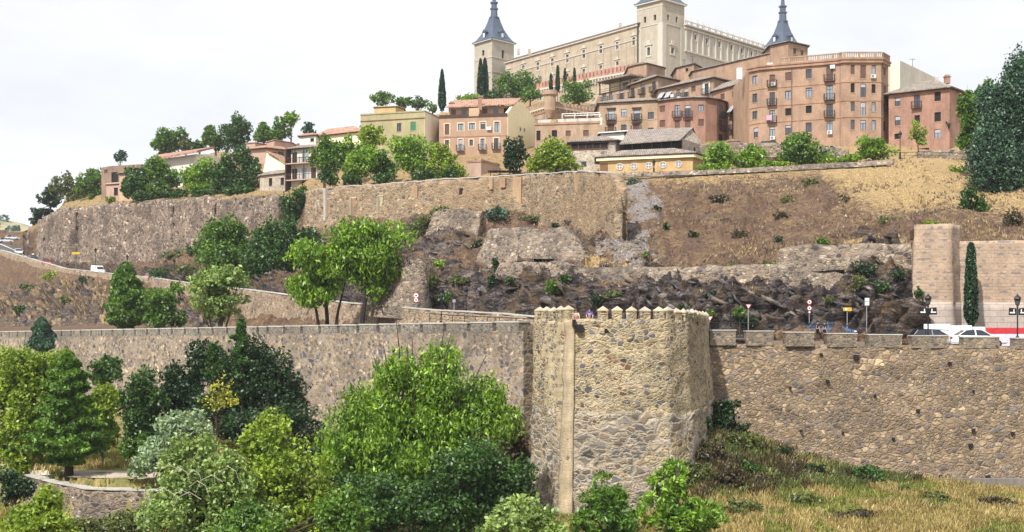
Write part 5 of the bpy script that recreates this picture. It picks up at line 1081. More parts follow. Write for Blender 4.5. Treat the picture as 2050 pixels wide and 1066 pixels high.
# --- right brick house B14, pale blocks B13
zt = Z_(176.5, 208)
B = Bld('brick_house', [(1779, 214.2), (1901, 208), (1921, 211.5)], zt, CZ + 22, Bk3, 14, 'red brick house with hipped grey roof and deep dark windows at the right', wins=[
    (0, 1797, 195, 213, 11, 'w'), (0, 1836, 190, 216, 12, 'b'), (0, 1877, 184, 203, 13, 'd'), (0, 1797, 233, 252, 11, 'w'), (0, 1836, 231, 250, 11, 'd'), (0, 1877, 225, 244, 13, 'd'), (0, 1877, 259, 277, 13, 'w'), (0, 1796, 268, 279, 11, 'd'), (0, 1838, 298, 312, 44, 'd')], back=[Vector((X_(1935, 222), 222)), Vector((X_(1782, 226), 226))])
B.roof(2.3, .7, .25, T_grey); B.chimney(1896, 155, 168, 10, 216, Bk3)
u, z, _ = B.uv(0, 1896, 252); b = MB(); B.lbox(b, 0, u - .05, u + .05, z + .3, z + .6, 0, .6); wl = B.free(b, 'wall_lamp', M_iron); p = B.c[0] + (B.c[1] - B.c[0]).normalized() * u; b = MB(); b.lathe((p.x + .1, p.y - .6, z - .3), [(.1, -.25), (.28, .35), (.3, .4), (.05, .75)], 6); B.obj(b, 'lantern', M_iron, wl)
B = Bld('pale_block', [(1781, 236), (1801, 233.5), (1872, 250)], Z_(121, 233.5), CZ + 26, Pl_cream, 8, 'pale cream block with a streaked white side wall behind the right brick house')
b = MB(); a, c = B.c[1], B.c[2]; d = (c - a).normalized(); nr = Vector((d.y, -d.x)); B.lbox(b, 1, 0.02, (c - a).length, CZ + 30, B.zt[0] - .05, 0, .05); B.free(b, 'side_wall', plaster('streaked_white', (0.58, 0.55, 0.48), .15, .8))
B = Bld('pale_block', [(1825, 247), (1880, 251)], Z_(151, 249), CZ + 30, Pl_white, 6, 'low white parapet block behind the tiled roof of the right brick house')
B = Bld('small_cream_house', [(1764, 224), (1782, 226)], Z_(134, 225), CZ + 26, Pl_yel, 5, 'narrow yellow strip of house between the corner block and pale block')

# --- houses at the left
B = Bld('pink_house', [(492, 310), (532, 307), (582, 312)], Z_(297, 307), CZ + 34, Pl_pink, 14, 'pink house with a long terracotta eave among the left trees', wins=[(1, 549, 305, 320, 10, 'd'), (1, 562, 304, 318, 12, 'w'), (1, 575, 302, 318, 8, 'w')]); B.roof(1.2, .9, .5, T_terra)
Bld('rooftop_box', [(490, 314), (511, 312), (533, 316)], Z_(286, 312), CZ + 40, Pl_pink, 5, 'smaller pink rooftop box at the left above the terracotta eave', 'rooftop room').roof(.1, .15, .9, Pl_pink)
Bld('rooftop_box', [(533, 316), (549, 312), (586, 317)], Z_(281, 312), CZ + 40, Pl_pink, 5, 'larger pink rooftop box nearest the wooden balcony house', 'rooftop room').roof(.1, .15, .9, Pl_pink)
B = empty('yellow_gable_house', (X_(555, 290), 290, CZ + 30), label='bright yellow gable wall above the low stone house', cat='building')
b = MB(); gp = [P(527, 345, 290), P(534, 306, 290), P(577, 333, 286), P(577, 345, 286)]; b.v = [tuple(p) for p in gp] + [tuple(p + Vector((0, 6, 0))) for p in gp]; b.f = [(0, 3, 2, 1), (4, 5, 6, 7)] + [(k, (k + 1) % 4, 4 + (k + 1) % 4, 4 + k) for k in range(4)]
o = b.build('wall', Pl_yel, B); o.matrix_parent_inverse = Matrix.Translation(-B.location)
b = MB(); q = [P(533, 304, 289), P(579, 332, 285), P(579, 332, 285) + Vector((2, 8, 0)), P(533, 304, 289) + Vector((2, 8, 0))]; b.hexa([tuple(p) for p in q] + [tuple(p + Vector((0, 0, .2))) for p in q]); o = b.build('roof', T_terra, B); o.matrix_parent_inverse = Matrix.Translation(-B.location)
B = Bld('stone_house', [(520, 256), (579, 250)], Z_(346, 250), CZ + 20, St_grey, 8, 'low old stone house with two small dark windows above the rampart', wins=[(0, 541.5, 357, 373, 7, 'd'), (0, 565, 356, 371, 7, 'd')]); B.roof(.9, .4, .5, T_grey)
# wooden balcony house
B = Bld('balcony_house', [(583, 249), (636, 246)], Z_(298, 248), CZ + 20, Pl_white, 8, 'tall house with stacked dark timber galleries above the dark tree'); Ln = (B.c[1] - B.c[0]).length; B.roof(.8, .9, .5, T_grey)
for k, y in enumerate((328, 361)):
    z = Z_(y, 248); b = MB(); B.lbox(b, 0, -.3, Ln, z - .2, z, -.1, 1.5); g_ = B.free(b, 'gallery', Pl_pink); b = MB()
    for j in range(4): u = lerp(-.25, Ln - .2, j / 3); B.lbox(b, 0, u, u + .16, z, z + 2.9, 1.3, 1.46)
    B.lbox(b, 0, -.25, Ln, z + .9, z + 1.0, 1.34, 1.44)
    for j in range(26): u = lerp(-.2, Ln - .1, j / 25); B.lbox(b, 0, u, u + .04, z, z + .9, 1.37, 1.41)
    B.obj(b, 'timber_post', M_wood, g_)
    for j, m_ in enumerate((M_dark, M_glassl, M_wood)): b = MB(); u = lerp(.3, Ln - 1.5, j / 2); B.lbox(b, 0, u, u + 1.1, z + .1, z + 2.2, 0, .05); B.obj(b, 'door', m_, g_)
b = MB(); B.lbox(b, 0, Ln * .4, Ln * .9, CZ + 21, Z_(364, 248), 0, .05); B.free(b, 'dark_entrance', M_dark); b = MB(); B.lbox(b, 0, -.35, -.05, CZ + 21, Z_(300, 248), -.1, 1.5); B.free(b, 'side_screen', M_wood)
B = Bld('white_attic', [(600, 268), (632, 266)], Z_(272, 267), CZ + 34, Pl_white, 6, 'small white attic storey with terracotta roof left of the red roofed house', wins=[(0, 625, 277, 284, 7, 'd')]); B.roof(.6, .5, .5, T_terra)
B = Bld('red_roofed_house', [(637, 275), (724, 268)], Z_(268, 271), CZ + 34, Pl_yel, 9, 'long yellow house under a low terracotta roof left of the olive house'); B.roof(1.5, .7, .6, T_terra)
B = Bld('orange_roofed_house', [(300, 300), (393, 297), (428, 301)], [Z_(322, 300), Z_(309, 297), Z_(309, 300)], CZ + 32, Pl_white, 9, 'white house with long orange sloping roof half hidden by trees at the left')
b = MB(); q = [P(296, 324, 298.5), P(394, 306, 295), P(430, 298, 303), P(310, 315, 308)]; b.hexa([tuple(p) for p in q] + [tuple(p + Vector((0, 0, .5))) for p in q]); B.free(b, 'roof', T_terra)
B = Bld('ruined_house', [(203, 307), (220, 304), (285, 300)], Z_(333, 304), CZ + 26, plaster('dark_earth_wall', (0.24, 0.17, 0.125), .3, .6), 8, 'roofless brown house with a ragged wall top behind the leftmost trees', wins=[(0, 212, 340, 348, 7, 's'), (1, 230, 345, 372, 14, 'd')])
B = Bld('small_pink_house', [(213, 297), (241, 295)], Z_(369, 296), CZ + 22, Pl_pink, 5, 'small pink house with a dark doorway on the rampart at the far left', wins=[(0, 232, 376, 392, 8, 'd')]); B.roof(.3, .3, .7, Pl_pink)
B = Bld('brown_house', [(239, 293), (300, 288)], Z_(346, 291), CZ + 24, Pl_tan, 6, 'plain brown house with a dark eave beside the small pink house'); B.roof(.5, .6, .6, T_grey)

# ---------------------------------------------------------------- the castle
ZE = CZ + 92.0; ZTW = CZ + 98.4
castle = Bld('castle', [(1012, 464), (1275, 405)], ZE, CZ + 50, Al_stone, 40, 'huge square stone castle with slate spired corner towers on top of the hill', 'castle', back=[Vector((X_(1300, 480), 480)), Vector((X_(1040, 500), 500))], reveal=.5, wins=
    [(0, x, y0, y1, 5.5, 'wn') for x, y0, y1 in ((1018, 143, 152), (1048, 132, 142), (1077, 126, 140), (1106, 118, 132), (1136, 110, 125), (1169, 101, 117), (1203, 93, 107), (1236, 85, 99), (1269, 76, 91))] +
    [(0, x, y0, y1, 5.5, 'wn') for x, y0, y1 in ((1077, 161, 167), (1106, 154, 160), (1136, 148, 155), (1169, 139, 147), (1203, 132, 139), (1236, 124, 131))])
for x, y0, y1 in ((1018, 143, 152), (1048, 132, 142), (1077, 126, 140), (1106, 118, 132), (1136, 110, 125), (1169, 101, 117), (1203, 93, 107), (1236, 85, 99), (1269, 76, 91), (1077, 161, 167), (1106, 154, 160), (1136, 148, 155), (1169, 139, 147), (1203, 132, 139), (1236, 124, 131)):
    u0, z1, _ = castle.uv(0, x - 2.75, y0); u1, z0, _ = castle.uv(0, x + 2.75, y1); e = MB(); k = .35
    for q in ((u0 - k, u0, z0 - k, z1 + k), (u1, u1 + k, z0 - k, z1 + k), (u0, u1, z1, z1 + k), (u0, u1, z0 - k, z0)): castle.lbox(e, 0, *q, -.05, .1)
    castle.lbox(e, 0, u0 - .7, u1 + .7, z1 + .5, z1 + .8, 0, .35); castle.lbox(e, 0, (u0 + u1) / 2 - .5, (u0 + u1) / 2 + .5, z1 + .8, z1 + 1.5, 0, .2)
    castle.free(e, 'window_surround', Al_quoin)
castle.bandz(ZE - .3, .6, .5, Al_quoin, 'cornice'); castle.bandz(ZE - 4.6, .25, .2, Al_quoin)
b = MB(); Ln = (castle.c[1] - castle.c[0]).length
for k in range(19): u = lerp(1, Ln - 1, k / 18); castle.lbox(b, 0, u - .07, u + .07, CZ + 60, ZE - 4.8, -.05, .12)
castle.free(b, 'drain_pipe', plaster('pipe_grey', (0.3, 0.27, 0.22)))
def dir_(a, b_): return (b_ - a).normalized()
a, c = castle.c[0], castle.c[1]; d = dir_(a, c); nr = Vector((d.y, -d.x)); q = [a + nr * .7 - d * 2, c + nr * .7, c - nr * 7, a - nr * 7 - d * 2]
b = MB(); b.hexa([(p.x, p.y, ZE + z) for p, z in zip(q, (0, 0, 2.6, 2.6))] + [(p.x, p.y, ZE + z) for p, z in zip(q, (.25, .25, 3.0, 3.0))]); castle.free(b, 'roof', T_red)
for px, y, w_ in ((1242, 47, 5), (1060, 99, 6), (1038, 98, 5)): castle.chimney(px, y, y + 12, w_, 440, Al_stone, False)
def ctower(root_b, cor, zt, zb, mat, wins=(), quoin=False, label=''):
    """square tower with slate spire, added as parts of the castle"""
    T = Bld('tmp', cor, zt, zb, mat, 0, label, 'castle', back=[Vector((X_(cor[0][0], cor[0][1]), cor[0][1])) + Vector((X_(cor[2][0], cor[2][1]), cor[2][1])) - Vector((X_(cor[1][0], cor[1][1]), cor[1][1]))], wins=wins, reveal=.5)
    return T
def spire(T, zt, slate=T_slate):
    poly = T.c + T.back; cen = sum(poly, Vector((0, 0))) / 4; R0 = (poly[0] - cen).length
    def ringp(f, z): return [(cen.x + (p.x - cen.x) * f, cen.y + (p.y - cen.y) * f, z) for p in poly]
    b = MB(); lv = [(1.13, 0), (1.13, .35), (1.05, .4), (.9, 1.3), (.72, 2.8), (.5, 5.2), (.33, 8.0), (.26, 9.6)]
    for f, z in lv: b.v += ringp(f, zt + z)
    for i in range(len(lv) - 1):
        for k in range(4): j = (k + 1) % 4; b.f.append((i * 4 + k, i * 4 + j, i * 4 + 4 + j, i * 4 + 4 + k))
    b.f.append((3, 2, 1, 0)); n0 = len(b.v); sp_ = T.obj(b, 'spire_roof', slate)
    b = MB(); b.lathe((cen.x, cen.y, zt + 9.4), [(1.9, 0), (1.9, .4), (1.4, .5), (1.25, 3.0), (1.6, 3.2), (1.6, 3.6), (1.1, 3.7), (1.1, 5.2), (1.5, 5.4), (1.5, 5.8), (.75, 6.2), (.6, 8.2), (.32, 8.8), (.28, 11.5), (.05, 16.5)], 8); T.obj(b, 'lantern_spire', slate)
    b = MB(); b.lathe((cen.x, cen.y, zt + 26.5), [(.05, 0), (.32, .3), (.05, .7), (.04, 3.5)], 8); b.box((cen.x, cen.y, zt + 29.2), (1.1, .06, .08)); T.obj(b, 'weather_vane', M_iron)
    for k in (0, 1):      # dormers on the two faces seen
        m_ = (poly[k] + poly[k + 1]) / 2; dn = (m_ - cen).normalized(); dd = dir_(poly[k], poly[k + 1]); c0 = cen + dn * (m_ - cen).length * .84; b = MB()
        q = [c0 + dd * x + dn * y for x, y in ((-.8, .5), (.8, .5), (.8, -2.5), (-.8, -2.5))]; b.hexa([(p.x, p.y, zt + 1.2) for p in q] + [(p.x, p.y, zt + 3.4) for p in q])
        q2 = [c0 + dd * x + dn * y for x, y in ((-1.1, .7), (1.1, .7), (1.1, -2.5), (-1.1, -2.5))]; m1 = c0 + dn * .7; m2 = c0 - dn * 2.5
        b.tri((q2[0].x, q2[0].y, zt + 3.4), (q2[1].x, q2[1].y, zt + 3.4), (m1.x, m1.y, zt + 4.4)); b.quad((q2[1].x, q2[1].y, zt + 3.4), (q2[2].x, q2[2].y, zt + 3.4), (m2.x, m2.y, zt + 4.4), (m1.x, m1.y, zt + 4.4)); b.quad((q2[3].x, q2[3].y, zt + 3.4), (q2[0].x, q2[0].y, zt + 3.4), (m1.x, m1.y, zt + 4.4), (m2.x, m2.y, zt + 4.4))
        dm = T.obj(b, 'dormer', slate); b = MB(); q = [c0 + dd * x + dn * y for x, y in ((-.5, .58), (.5, .58), (.5, .45), (-.5, .45))]; b.hexa([(p.x, p.y, zt + 1.5) for p in q] + [(p.x, p.y, zt + 3.0) for p in q]); T.obj(b, 'dormer_window', M_white, dm)
def mk(cor, zt, zb, mat, wins, label, name='castle_tower'):
    p0, p1, p2 = [Vector((X_(p, Y), Y)) for p, Y in cor]
    return Bld(name, cor, zt, zb, mat, 0, label, 'castle tower', 'slate spired corner towers of the castle', back=[p0 + p2 - p1], wins=wins, reveal=.5)
T1 = mk([(1275, 407), (1326, 399), (1370, 407)], ZTW, CZ + 50, Al_tower, [(0, 1291, 34, 46, 5, 'dn'), (0, 1311, 30, 41, 5, 'dn'), (1, 1338, 30, 41, 4, 'dn'), (1, 1355, 34, 46, 4, 'dn'), (0, 1299, 96, 111, 6, 'wn'), (1, 1346, 95, 109, 5, 'wn'), (1, 1347, 145, 154, 5, 'wn')], 'largest and nearest castle tower, tan stone with pale corners, cut by the top edge')
T2 = mk([(949.5, 476), (985, 467), (1029, 476)], CZ + 98.6 + 2.4, CZ + 52, Al_tower, [(0, 967, 101, 112, 5, 'dn'), (1, 1007, 101, 118, 5, 'dn')], 'left castle tower with a slate spire, standing behind two cypresses')
T3 = mk([(1530, 470), (1568, 461), (1604, 470)], CZ + 98.2, CZ + 60, Al_tower, [], 'rear right castle tower whose slate spire rises over the brick stair tower')
for T, z in ((T1, ZTW), (T2, CZ + 101), (T3, CZ + 98.2)): spire(T, z); T.bandz(z - .1, .5, .7, Al_quoin, 'cornice')
T1.bandz(Z_(47, 400), .3, .15, Al_quoin); T1.bandz(Z_(5, 400) - 1, .2, .1, Al_quoin)
T2.bandz(Z_(117, 470), .3, .15, Al_quoin); T2.bandz(Z_(146, 470), .3, .15, Al_quoin)
b = MB()
for T in (T1,):
    zq = Z_(47, 400)
    for i in (0, 1):
        Ln = (T.c[i + 1] - T.c[i]).length; w_ = Ln * .17; T.lbox(b, i, 0, w_, CZ + 52, zq, -.02, .12 + .01 * i); T.lbox(b, i, Ln - w_, Ln, CZ + 52, zq, -.02, .13 + .01 * i)
        T.lbox(b, i, -.12, Ln + .12, zq + .2, ZTW - .4, -.02, .1 + .01 * i) if 0 else None
    T.free(b, 'corner_quoins', Al_quoin)
for i, px, y0, y1 in ((0, 1299, 96, 111), (1, 1346, 95, 109)):
    u0, z1, _ = T1.uv(i, px - 3, y0); u1, z0, _ = T1.uv(i, px + 3, y1); e = MB(); k = .5
    for q in ((u0 - k, u0, z0 - k, z1 + k), (u1, u1 + k, z0 - k, z1 + k), (u0, u1, z1, z1 + k), (u0, u1, z0 - k, z0)): T1.lbox(e, i, *q, -.05, .15)
    T1.lbox(e, i, u0 - .9, u1 + .9, z1 + .6, z1 + .9, 0, .4); T1.lbox(e, i, (u0 + u1) / 2 - .7, (u0 + u1) / 2 + .7, z1 + .9, z1 + 2.2, 0, .25); T1.free(e, 'window_surround', Al_quoin)
# right facade with pilasters, oval windows and pinnacles
Al_pale = courses('castle_pale_stone', (0.47, 0.44, 0.38), (0.44, 0.41, 0.36), (0.4, 0.37, 0.32), 1.3, .6, .1, .02, .2)
B = Bld('castle_wing', [(1370, 405), (1545, 446)], Z_(50, 405), CZ + 55, Al_pale, 25, 'pale pilastered castle facade with pinnacles to the right of the biggest tower', 'castle wing', reveal=.6, wins=[(0, x, y0, y1, 5, 'dn') for x, y0, y1 in ((1391, 71, 80), (1414, 78, 88), (1439, 84, 95), (1463, 91, 101), (1484, 98, 107), (1504, 104, 112))])
Ln = (B.c[1] - B.c[0]).length; zt = B.zt[0]; b = MB(); B.lbox(b, 0, 0, Ln, zt - 8.3, zt - 7.8, 0, .5); B.lbox(b, 0, 0, Ln, zt - 1.2, zt - .8, 0, .5); B.lbox(b, 0, 0, Ln, zt - .1, zt + .3, -.2, .7); B.free(b, 'cornice', Al_quoin)
b = MB(); b3 = MB()
for x in (1373, 1384, 1396, 1407, 1419, 1432, 1443, 1456, 1467, 1479, 1489, 1497, 1506, 1515, 1526):
    u = B.uv(0, x)[0]; B.lbox(b, 0, u - .3, u + .3, zt - 7.8, zt - 1.2, 0, .35); B.lbox(b, 0, u - .3, u + .3, zt + .3, zt + 1.6, -.1, .5)
    p = B.c[0] + (B.c[1] - B.c[0]).normalized() * u; b3.lathe((p.x, p.y, zt + 1.6), [(.25, 0), (.3, .25), (.1, .6), (.2, .8), (.03, 1.3)], 6)
B.lbox(b, 0, 0, Ln, zt + 1.2, zt + 1.4, .1, .4); B.free(b, 'pilaster', Al_quoin); B.free(b3, 'pinnacle', Al_quoin)
for x, y in ((1391, 76), (1414, 83), (1439, 90), (1463, 96), (1484, 102.5), (1504, 108)):
    u, z, _ = B.uv(0, x, y); e = MB()
    for q in ((u - .95, u - .55, z - 1.2, z + 1.3), (u + .55, u + .95, z - 1.2, z + 1.3), (u - .95, u + .95, z + 1.0, z + 1.5)): B.lbox(e, 0, *q, 0, .2)
    B.free(e, 'window_surround', Al_quoin)
# crenellated castle terrace wall
B = Bld('castle_terrace', [(1070, 390), (1200, 369), (1290, 357)], Z_(155, 369), CZ + 50, Al_stone, 12, 'long brick-crenellated terrace wall with corbels in front of the castle', 'terrace'); zt = B.zt[0]
M_cren = courses('red_brick_cren', (0.44, 0.22, 0.17), (0.38, 0.19, 0.15), (0.4, 0.28, 0.22))
b = MB(); b3 = MB()
for i in (0, 1):
    Ln = (B.c[i + 1] - B.c[i]).length; k = 0
    while k * 1.45 < Ln: B.lbox(b, i, k * 1.45, min(k * 1.45 + .95, Ln), zt + .5, zt + 1.9, -.3, .5); k += 1
    B.lbox(b, i, 0, Ln, zt, zt + .5, -.3, .5); k = 0
    while k * 1.1 < Ln: B.lbox(b3, i, k * 1.1, min(k * 1.1 + .5, Ln), zt - 1.8, zt - .5, 0, .6); k += 1
    B.lbox(b3, i, 0, Ln, zt - .5, zt - .003, -.1, .7)
B.free(b, 'battlement', M_cren); B.free(b3, 'corbel_row', Al_quoin)
# antennas
for px, y0, y1, Y in ((1387, 112, 130, 278), (1370, 120, 132, 281), (1482, 139, 160, 245), (1827, 118, 140, 246), (835, 190, 222, 252)):
    r = empty('roof_antenna', (X_(px, Y), Y, Z_(y1, Y)), label={1387: 'thin television antenna on the plain brick gable block', 1370: 'short bare mast left of the forked antenna', 1482: 'mast standing beside the corner apartment bay', 1827: 'antenna on the pale block at the right', 835: 'tall mast behind the olive house'}[px], cat='antenna')
    h = (y1 - y0) * Y / F; b = MB(); b.tube([(0, 0, 0), (0, 0, h)], [.05, .04], 5); b.build('mast', M_iron, r)
    b = MB(); b.box((0, 0, h * .95), (1.2, .05, .05))
    for k in range(5): b.box((-.5 + k * .25, 0, h * .95), (.03, .6, .03))
    b.build('aerial', M_iron, r)

# ---------------------------------------------------------------- trees and plants
LF = dict(
 lime=leafmat('leaves_lime', (0.08, 0.15, 0.012), (0.32, 0.42, 0.04), .4),
 bright=leafmat('leaves_bright', (0.05, 0.13, 0.010), (0.27, 0.43, 0.035), .4),
 mid=leafmat('leaves_mid', (0.022, 0.072, 0.008), (0.155, 0.28, 0.03), .35),
 deep=leafmat('leaves_deep', (0.010, 0.040, 0.008), (0.075, 0.16, 0.025), .3),
 dark=leafmat('leaves_dark', (0.006, 0.020, 0.006), (0.03, 0.072, 0.018), .2),
 blue=leafmat('leaves_blue', (0.012, 0.04, 0.026), (0.085, 0.165, 0.095), .2),
 silver=leafmat('leaves_silver', (0.17, 0.25, 0.13), (0.34, 0.44, 0.26), .3),
 pale=leafmat('leaves_pale', (0.08, 0.16, 0.03), (0.36, 0.46, 0.14), .4),
 olive=leafmat('leaves_olive', (0.06, 0.085, 0.025), (0.16, 0.18, 0.05), .3),
 brown=leafmat('leaves_brown', (0.035, 0.03, 0.015), (0.10, 0.075, 0.035), .2),
 yellow=leafmat('leaves_yellow', (0.32, 0.34, 0.03), (0.5, 0.48, 0.07), .4),
 cyp=leafmat('leaves_cypress', (0.012, 0.035, 0.016), (0.03, 0.075, 0.028), .1))
LF['feather'] = leafmat('leaves_feathery', (0.026, 0.085, 0.008), (0.27, 0.43, 0.035), .4)
rng = np.random.default_rng(11)
def leaf_cloud(cen, size, asp, up, rg, orient=None):
    """diamond leaves at centres cen"""
    n = len(cen)
    nrm = rg.normal(size=(n, 3)) + up; nrm /= np.linalg.norm(nrm, axis=1)[:, None] + 1e-9
    t = rg.normal(size=(n, 3)) if orient is None else orient + rg.normal(size=(n, 3)) * .45
    t -= nrm * (t * nrm).sum(1)[:, None]; t /= np.linalg.norm(t, axis=1)[:, None] + 1e-9; bb = np.cross(nrm, t)
    s = size * rg.uniform(.6, 1.35, n)[:, None]
    V = np.stack([cen - t * s * asp / 2, cen + bb * s / 2 + nrm * s * .12, cen + t * s * asp / 2, cen - bb * s / 2 + nrm * s * .12], 1)
    return V.reshape(-1, 3)
def crown_pts(lobes, n, rg, seed, gap=.12, shell=.3, fs=1.0, flatten=1.0):
    """points near the surface of the lobes, clumped into twigs with gaps between"""
    L_ = np.array(lobes); w = L_[:, 3] * L_[:, 4]; w = w / w.sum(); out = []; got = 0; tries = 0
    while got < n and tries < 8:
        k = rg.choice(len(L_), size=n, p=w); d = rg.normal(size=(n, 3)); d /= np.linalg.norm(d, axis=1)[:, None]
        r = rg.uniform(shell ** 3, 1.0, n) ** (1 / 3.0); q = L_[k]
        bumps = 1 + .30 * vnoise(d * 2.3 + k[:, None] * 7.7, seed) + .22 * vnoise(d * 6.5 + k[:, None] * 3.1, seed + 9)
        p = q[:, :3] + d * (r * bumps)[:, None] * np.stack([q[:, 3], q[:, 3], q[:, 4]], 1)
        m = fbm(p * (1.1 * fs), 3, seed + 3); keep = m > (gap - .10)
        p = p[keep]; out.append(p); got += len(p); tries += 1
    return np.concatenate(out)[:n], L_
def make_tree(name, ells, Y, kind, label, cat='tree', group=None, leafpx=4.2, dens=13, nl=9, asp=1.7, trunk=True, droop=0.0, gap=.12, depthf=.85, tr=None, base=None, bark=None, up=(0, -.2, .5), fs=None, twist=0, lobesize=(.24, .40), size_min=.13, limbs=True, ground_px=None):
    seed = int(rng.integers(1e6)); rg = np.random.default_rng(seed)
    big = name in ('street_tree', 'broadleaf_tree', 'skyline_tree'); ells = [(a_, b_ + (.14 if big else .06) * d_, c_ * (1.2 if big else 1.1), d_ * (1.28 if big else 1.14)) for a_, b_, c_, d_ in ells]
    e0 = max(ells, key=lambda e: e[2] * e[3]); cx = sum(e[0] * e[2] * e[3] for e in ells) / sum(e[2] * e[3] for e in ells)
    bx = X_(base if base else cx, Y); gz_ = gnd(bx, Y, Z_(min(e[1] for e in ells), Y) + 2)
    sY = Y / F; lobes = []
    for (ex, ey, rx, ry) in ells:
        c = P(ex, ey, Y); rx_, rz_ = rx * sY, ry * sY; ry_ = min(rx_, rz_ * 1.3) * depthf
        for i in range(int(nl * 1.9)):
            d = rg.normal(size=3); d /= np.linalg.norm(d); k = rg.uniform(.35, .84) if i else 0
            f = rg.uniform(*lobesize) * (1.5 if i == 0 else 1); lobes.append((c.x + d[0] * rx_ * k, c.y + d[1] * ry_ * k, c.z + d[2] * rz_ * k, f * rx_, f * rz_ * 1.05))
    size = max(size_min, leafpx * sY); area = sum(math.pi * e[2] * e[3] for e in ells); n = int(dens * area / (leafpx ** 2 * .5 * asp) * .55); n = min(n, 110000)
    pts, L_ = crown_pts(lobes, n, rg, seed, gap, fs=fs or (4.5 * .15 / size))
    pts = pts + np.stack([np.zeros(len(pts)), np.zeros(len(pts)), -droop * rg.uniform(0, 1, len(pts)) ** 2], 1)
    V = leaf_cloud(pts, size, asp, np.array(up), rg, np.array([0, 0, -1.0]) if droop else None)
    root = empty(name, (bx, Y, gz_), label=label, cat=cat, group=group)
    V = V - np.array([bx, Y, gz_])
    fast_mesh('crown', V, np.arange(len(V)).reshape(-1, 4), LF[kind], root)
    if trunk:
        cc = P(e0[0], e0[1] + e0[3] * .25, Y) - Vector((bx, Y, gz_)); r0 = tr or max(.08, min(.45, e0[2] * sY * .075)); b = MB()
        mid = cc * .55 + Vector((rg.uniform(-.3, .3), rg.uniform(-.3, .3), 0)) * cc.length * .12
        b.tube([(0, 0, -.6), mid * .5 + Vector((rg.uniform(-.1, .1), 0, 0)), mid, cc], [r0 * 1.25, r0, r0 * .8, r0 * .5], 8); to = b.build('trunk', bark or M_bark, root)
        if limbs:
            b = MB()
            for l in lobes[:18]:
                e = Vector(l[:3]) - Vector((bx, Y, gz_)); s_ = mid.lerp(cc, rg.uniform(0, .9)); m_ = s_.lerp(e, .5) + Vector((0, 0, -abs(l[4]) * .25)); b.tube([s_, m_, e, e + (e - m_) * .5], [r0 * .42, r0 * .28, r0 * .15, r0 * .05], 5)
            b.build('limb', bark or M_bark, to)
    return root
def conical(name, cx, ytop, ybot, w, Y, kind, label, group=None, leafpx=3.6, cat='tree', dens=9, ragged=.25, power=.75, bot=.0, tiers=0):
    seed = int(rng.integers(1e6)); rg = np.random.default_rng(seed); sY = Y / F; x = X_(cx, Y); g_ = gnd(x, Y, Z_(ytop, Y)); z0, z1 = Z_(ybot, Y), Z_(ytop, Y); H = z1 - z0; Rm = w * sY
    n = int(dens * (2 * w * (ybot - ytop)) / (leafpx ** 2)); n = min(n, 45000); t = rg.uniform(0, 1, n) ** .9; prof_ = (1 - t) ** power * np.clip((t + bot) * 7, .35, 1)
    a = rg.uniform(0, 2 * math.pi, n); lump = 1 + ragged * vnoise(np.stack([np.cos(a) * 1.6, np.sin(a) * 1.6, t * H * .9], 1), seed) + ragged * .8 * vnoise(np.stack([np.cos(a) * 4, np.sin(a) * 4, t * H * 2.2], 1), seed + 1)
    if tiers: lump = lump * (1 + .22 * np.sin(t * tiers * 2 * math.pi + np.sin(a * 3) * 1.2))
    r = Rm * prof_ * lump * rg.uniform(.35, 1, n) ** .4; size = max(.12, leafpx * sY)
    pts = np.stack([x + r * np.cos(a), Y + r * np.sin(a), z0 + H * t], 1)
    V = leaf_cloud(pts, size, 1.9, np.array([0, -.2, .2]), rg, np.array([0, 0, 1.0]) if not tiers else None) - np.array([x, Y, g_])
    root = empty(name, (x, Y, g_), label=label, cat=cat, group=group); fast_mesh('crown', V, np.arange(len(V)).reshape(-1, 4), LF[kind], root)
    b = MB(); b.tube([(0, 0, -.5), (0, 0, z0 - g_ + H * .7)], [max(.1, Rm * .14), .05], 7); b.build('trunk', M_barkd, root); return root
T = make_tree
# foreground garden
T('feathery_tree', [(840, 770, 125, 90), (745, 850, 115, 85), (915, 870, 125, 105), (820, 940, 150, 90), (965, 810, 62, 60), (690, 900, 70, 60)], 91, 'feather', 'big feathery bright green tree in front of the long wall, left of the tower', nl=15, leafpx=3.6, dens=9, asp=2.8, droop=.7, gap=.26, base=850, lobesize=(.2, .36))
T('broadleaf_tree', [(385, 920, 60, 60), (370, 1010, 85, 75), (440, 990, 75, 70), (450, 1050, 110, 50)], 79, 'pale', 'light green tree in the lower left with bare drooping twigs over the bottom edge', leafpx=5.2, nl=12, gap=.18)
rt = [o for o in col.objects if o.name.startswith('broadleaf_tree')][-1]; b = MB()
for k_ in range(9):
    x0, z0, l_ = random.uniform(-1.6, 1.8), random.uniform(.2, 2.2), random.uniform(.8, 1.6); o0 = P(400, 1010, 77.0) - rt.location + Vector((x0, random.uniform(-1.2, 0), z0)); sg = random.choice((-1, 1))
    b.tube([o0, o0 + Vector((sg * l_ * .4, -.3, l_ * .3)), o0 + Vector((sg * l_ * .8, -.5, l_ * .1)), o0 + Vector((sg * l_, -.6, -l_ * .45))], [.03, .022, .015, .006], 4)
b.build('bare_twig', plaster('pale_twig', (0.4, 0.38, 0.3)), rt)
T('broadleaf_tree', [(535, 880, 50, 55), (560, 950, 85, 75), (600, 1010, 80, 60)], 83, 'lime', 'pale green upright tree between the silver shrub and the big feathery tree', leafpx=5, nl=12, gap=.18)
T('broadleaf_tree', [(500, 1045, 70, 45), (680, 1020, 55, 50)], 72, 'mid', 'low mid green tree at the bottom between the two pale trees', leafpx=5.4, nl=8)
T('silvery_shrub', [(375, 860, 62, 38), (330, 905, 55, 40), (300, 925, 40, 30)], 97, 'silver', 'silvery grey green willow shrub above the pale tree beside the path', 'shrub', leafpx=4.2, asp=2.2)
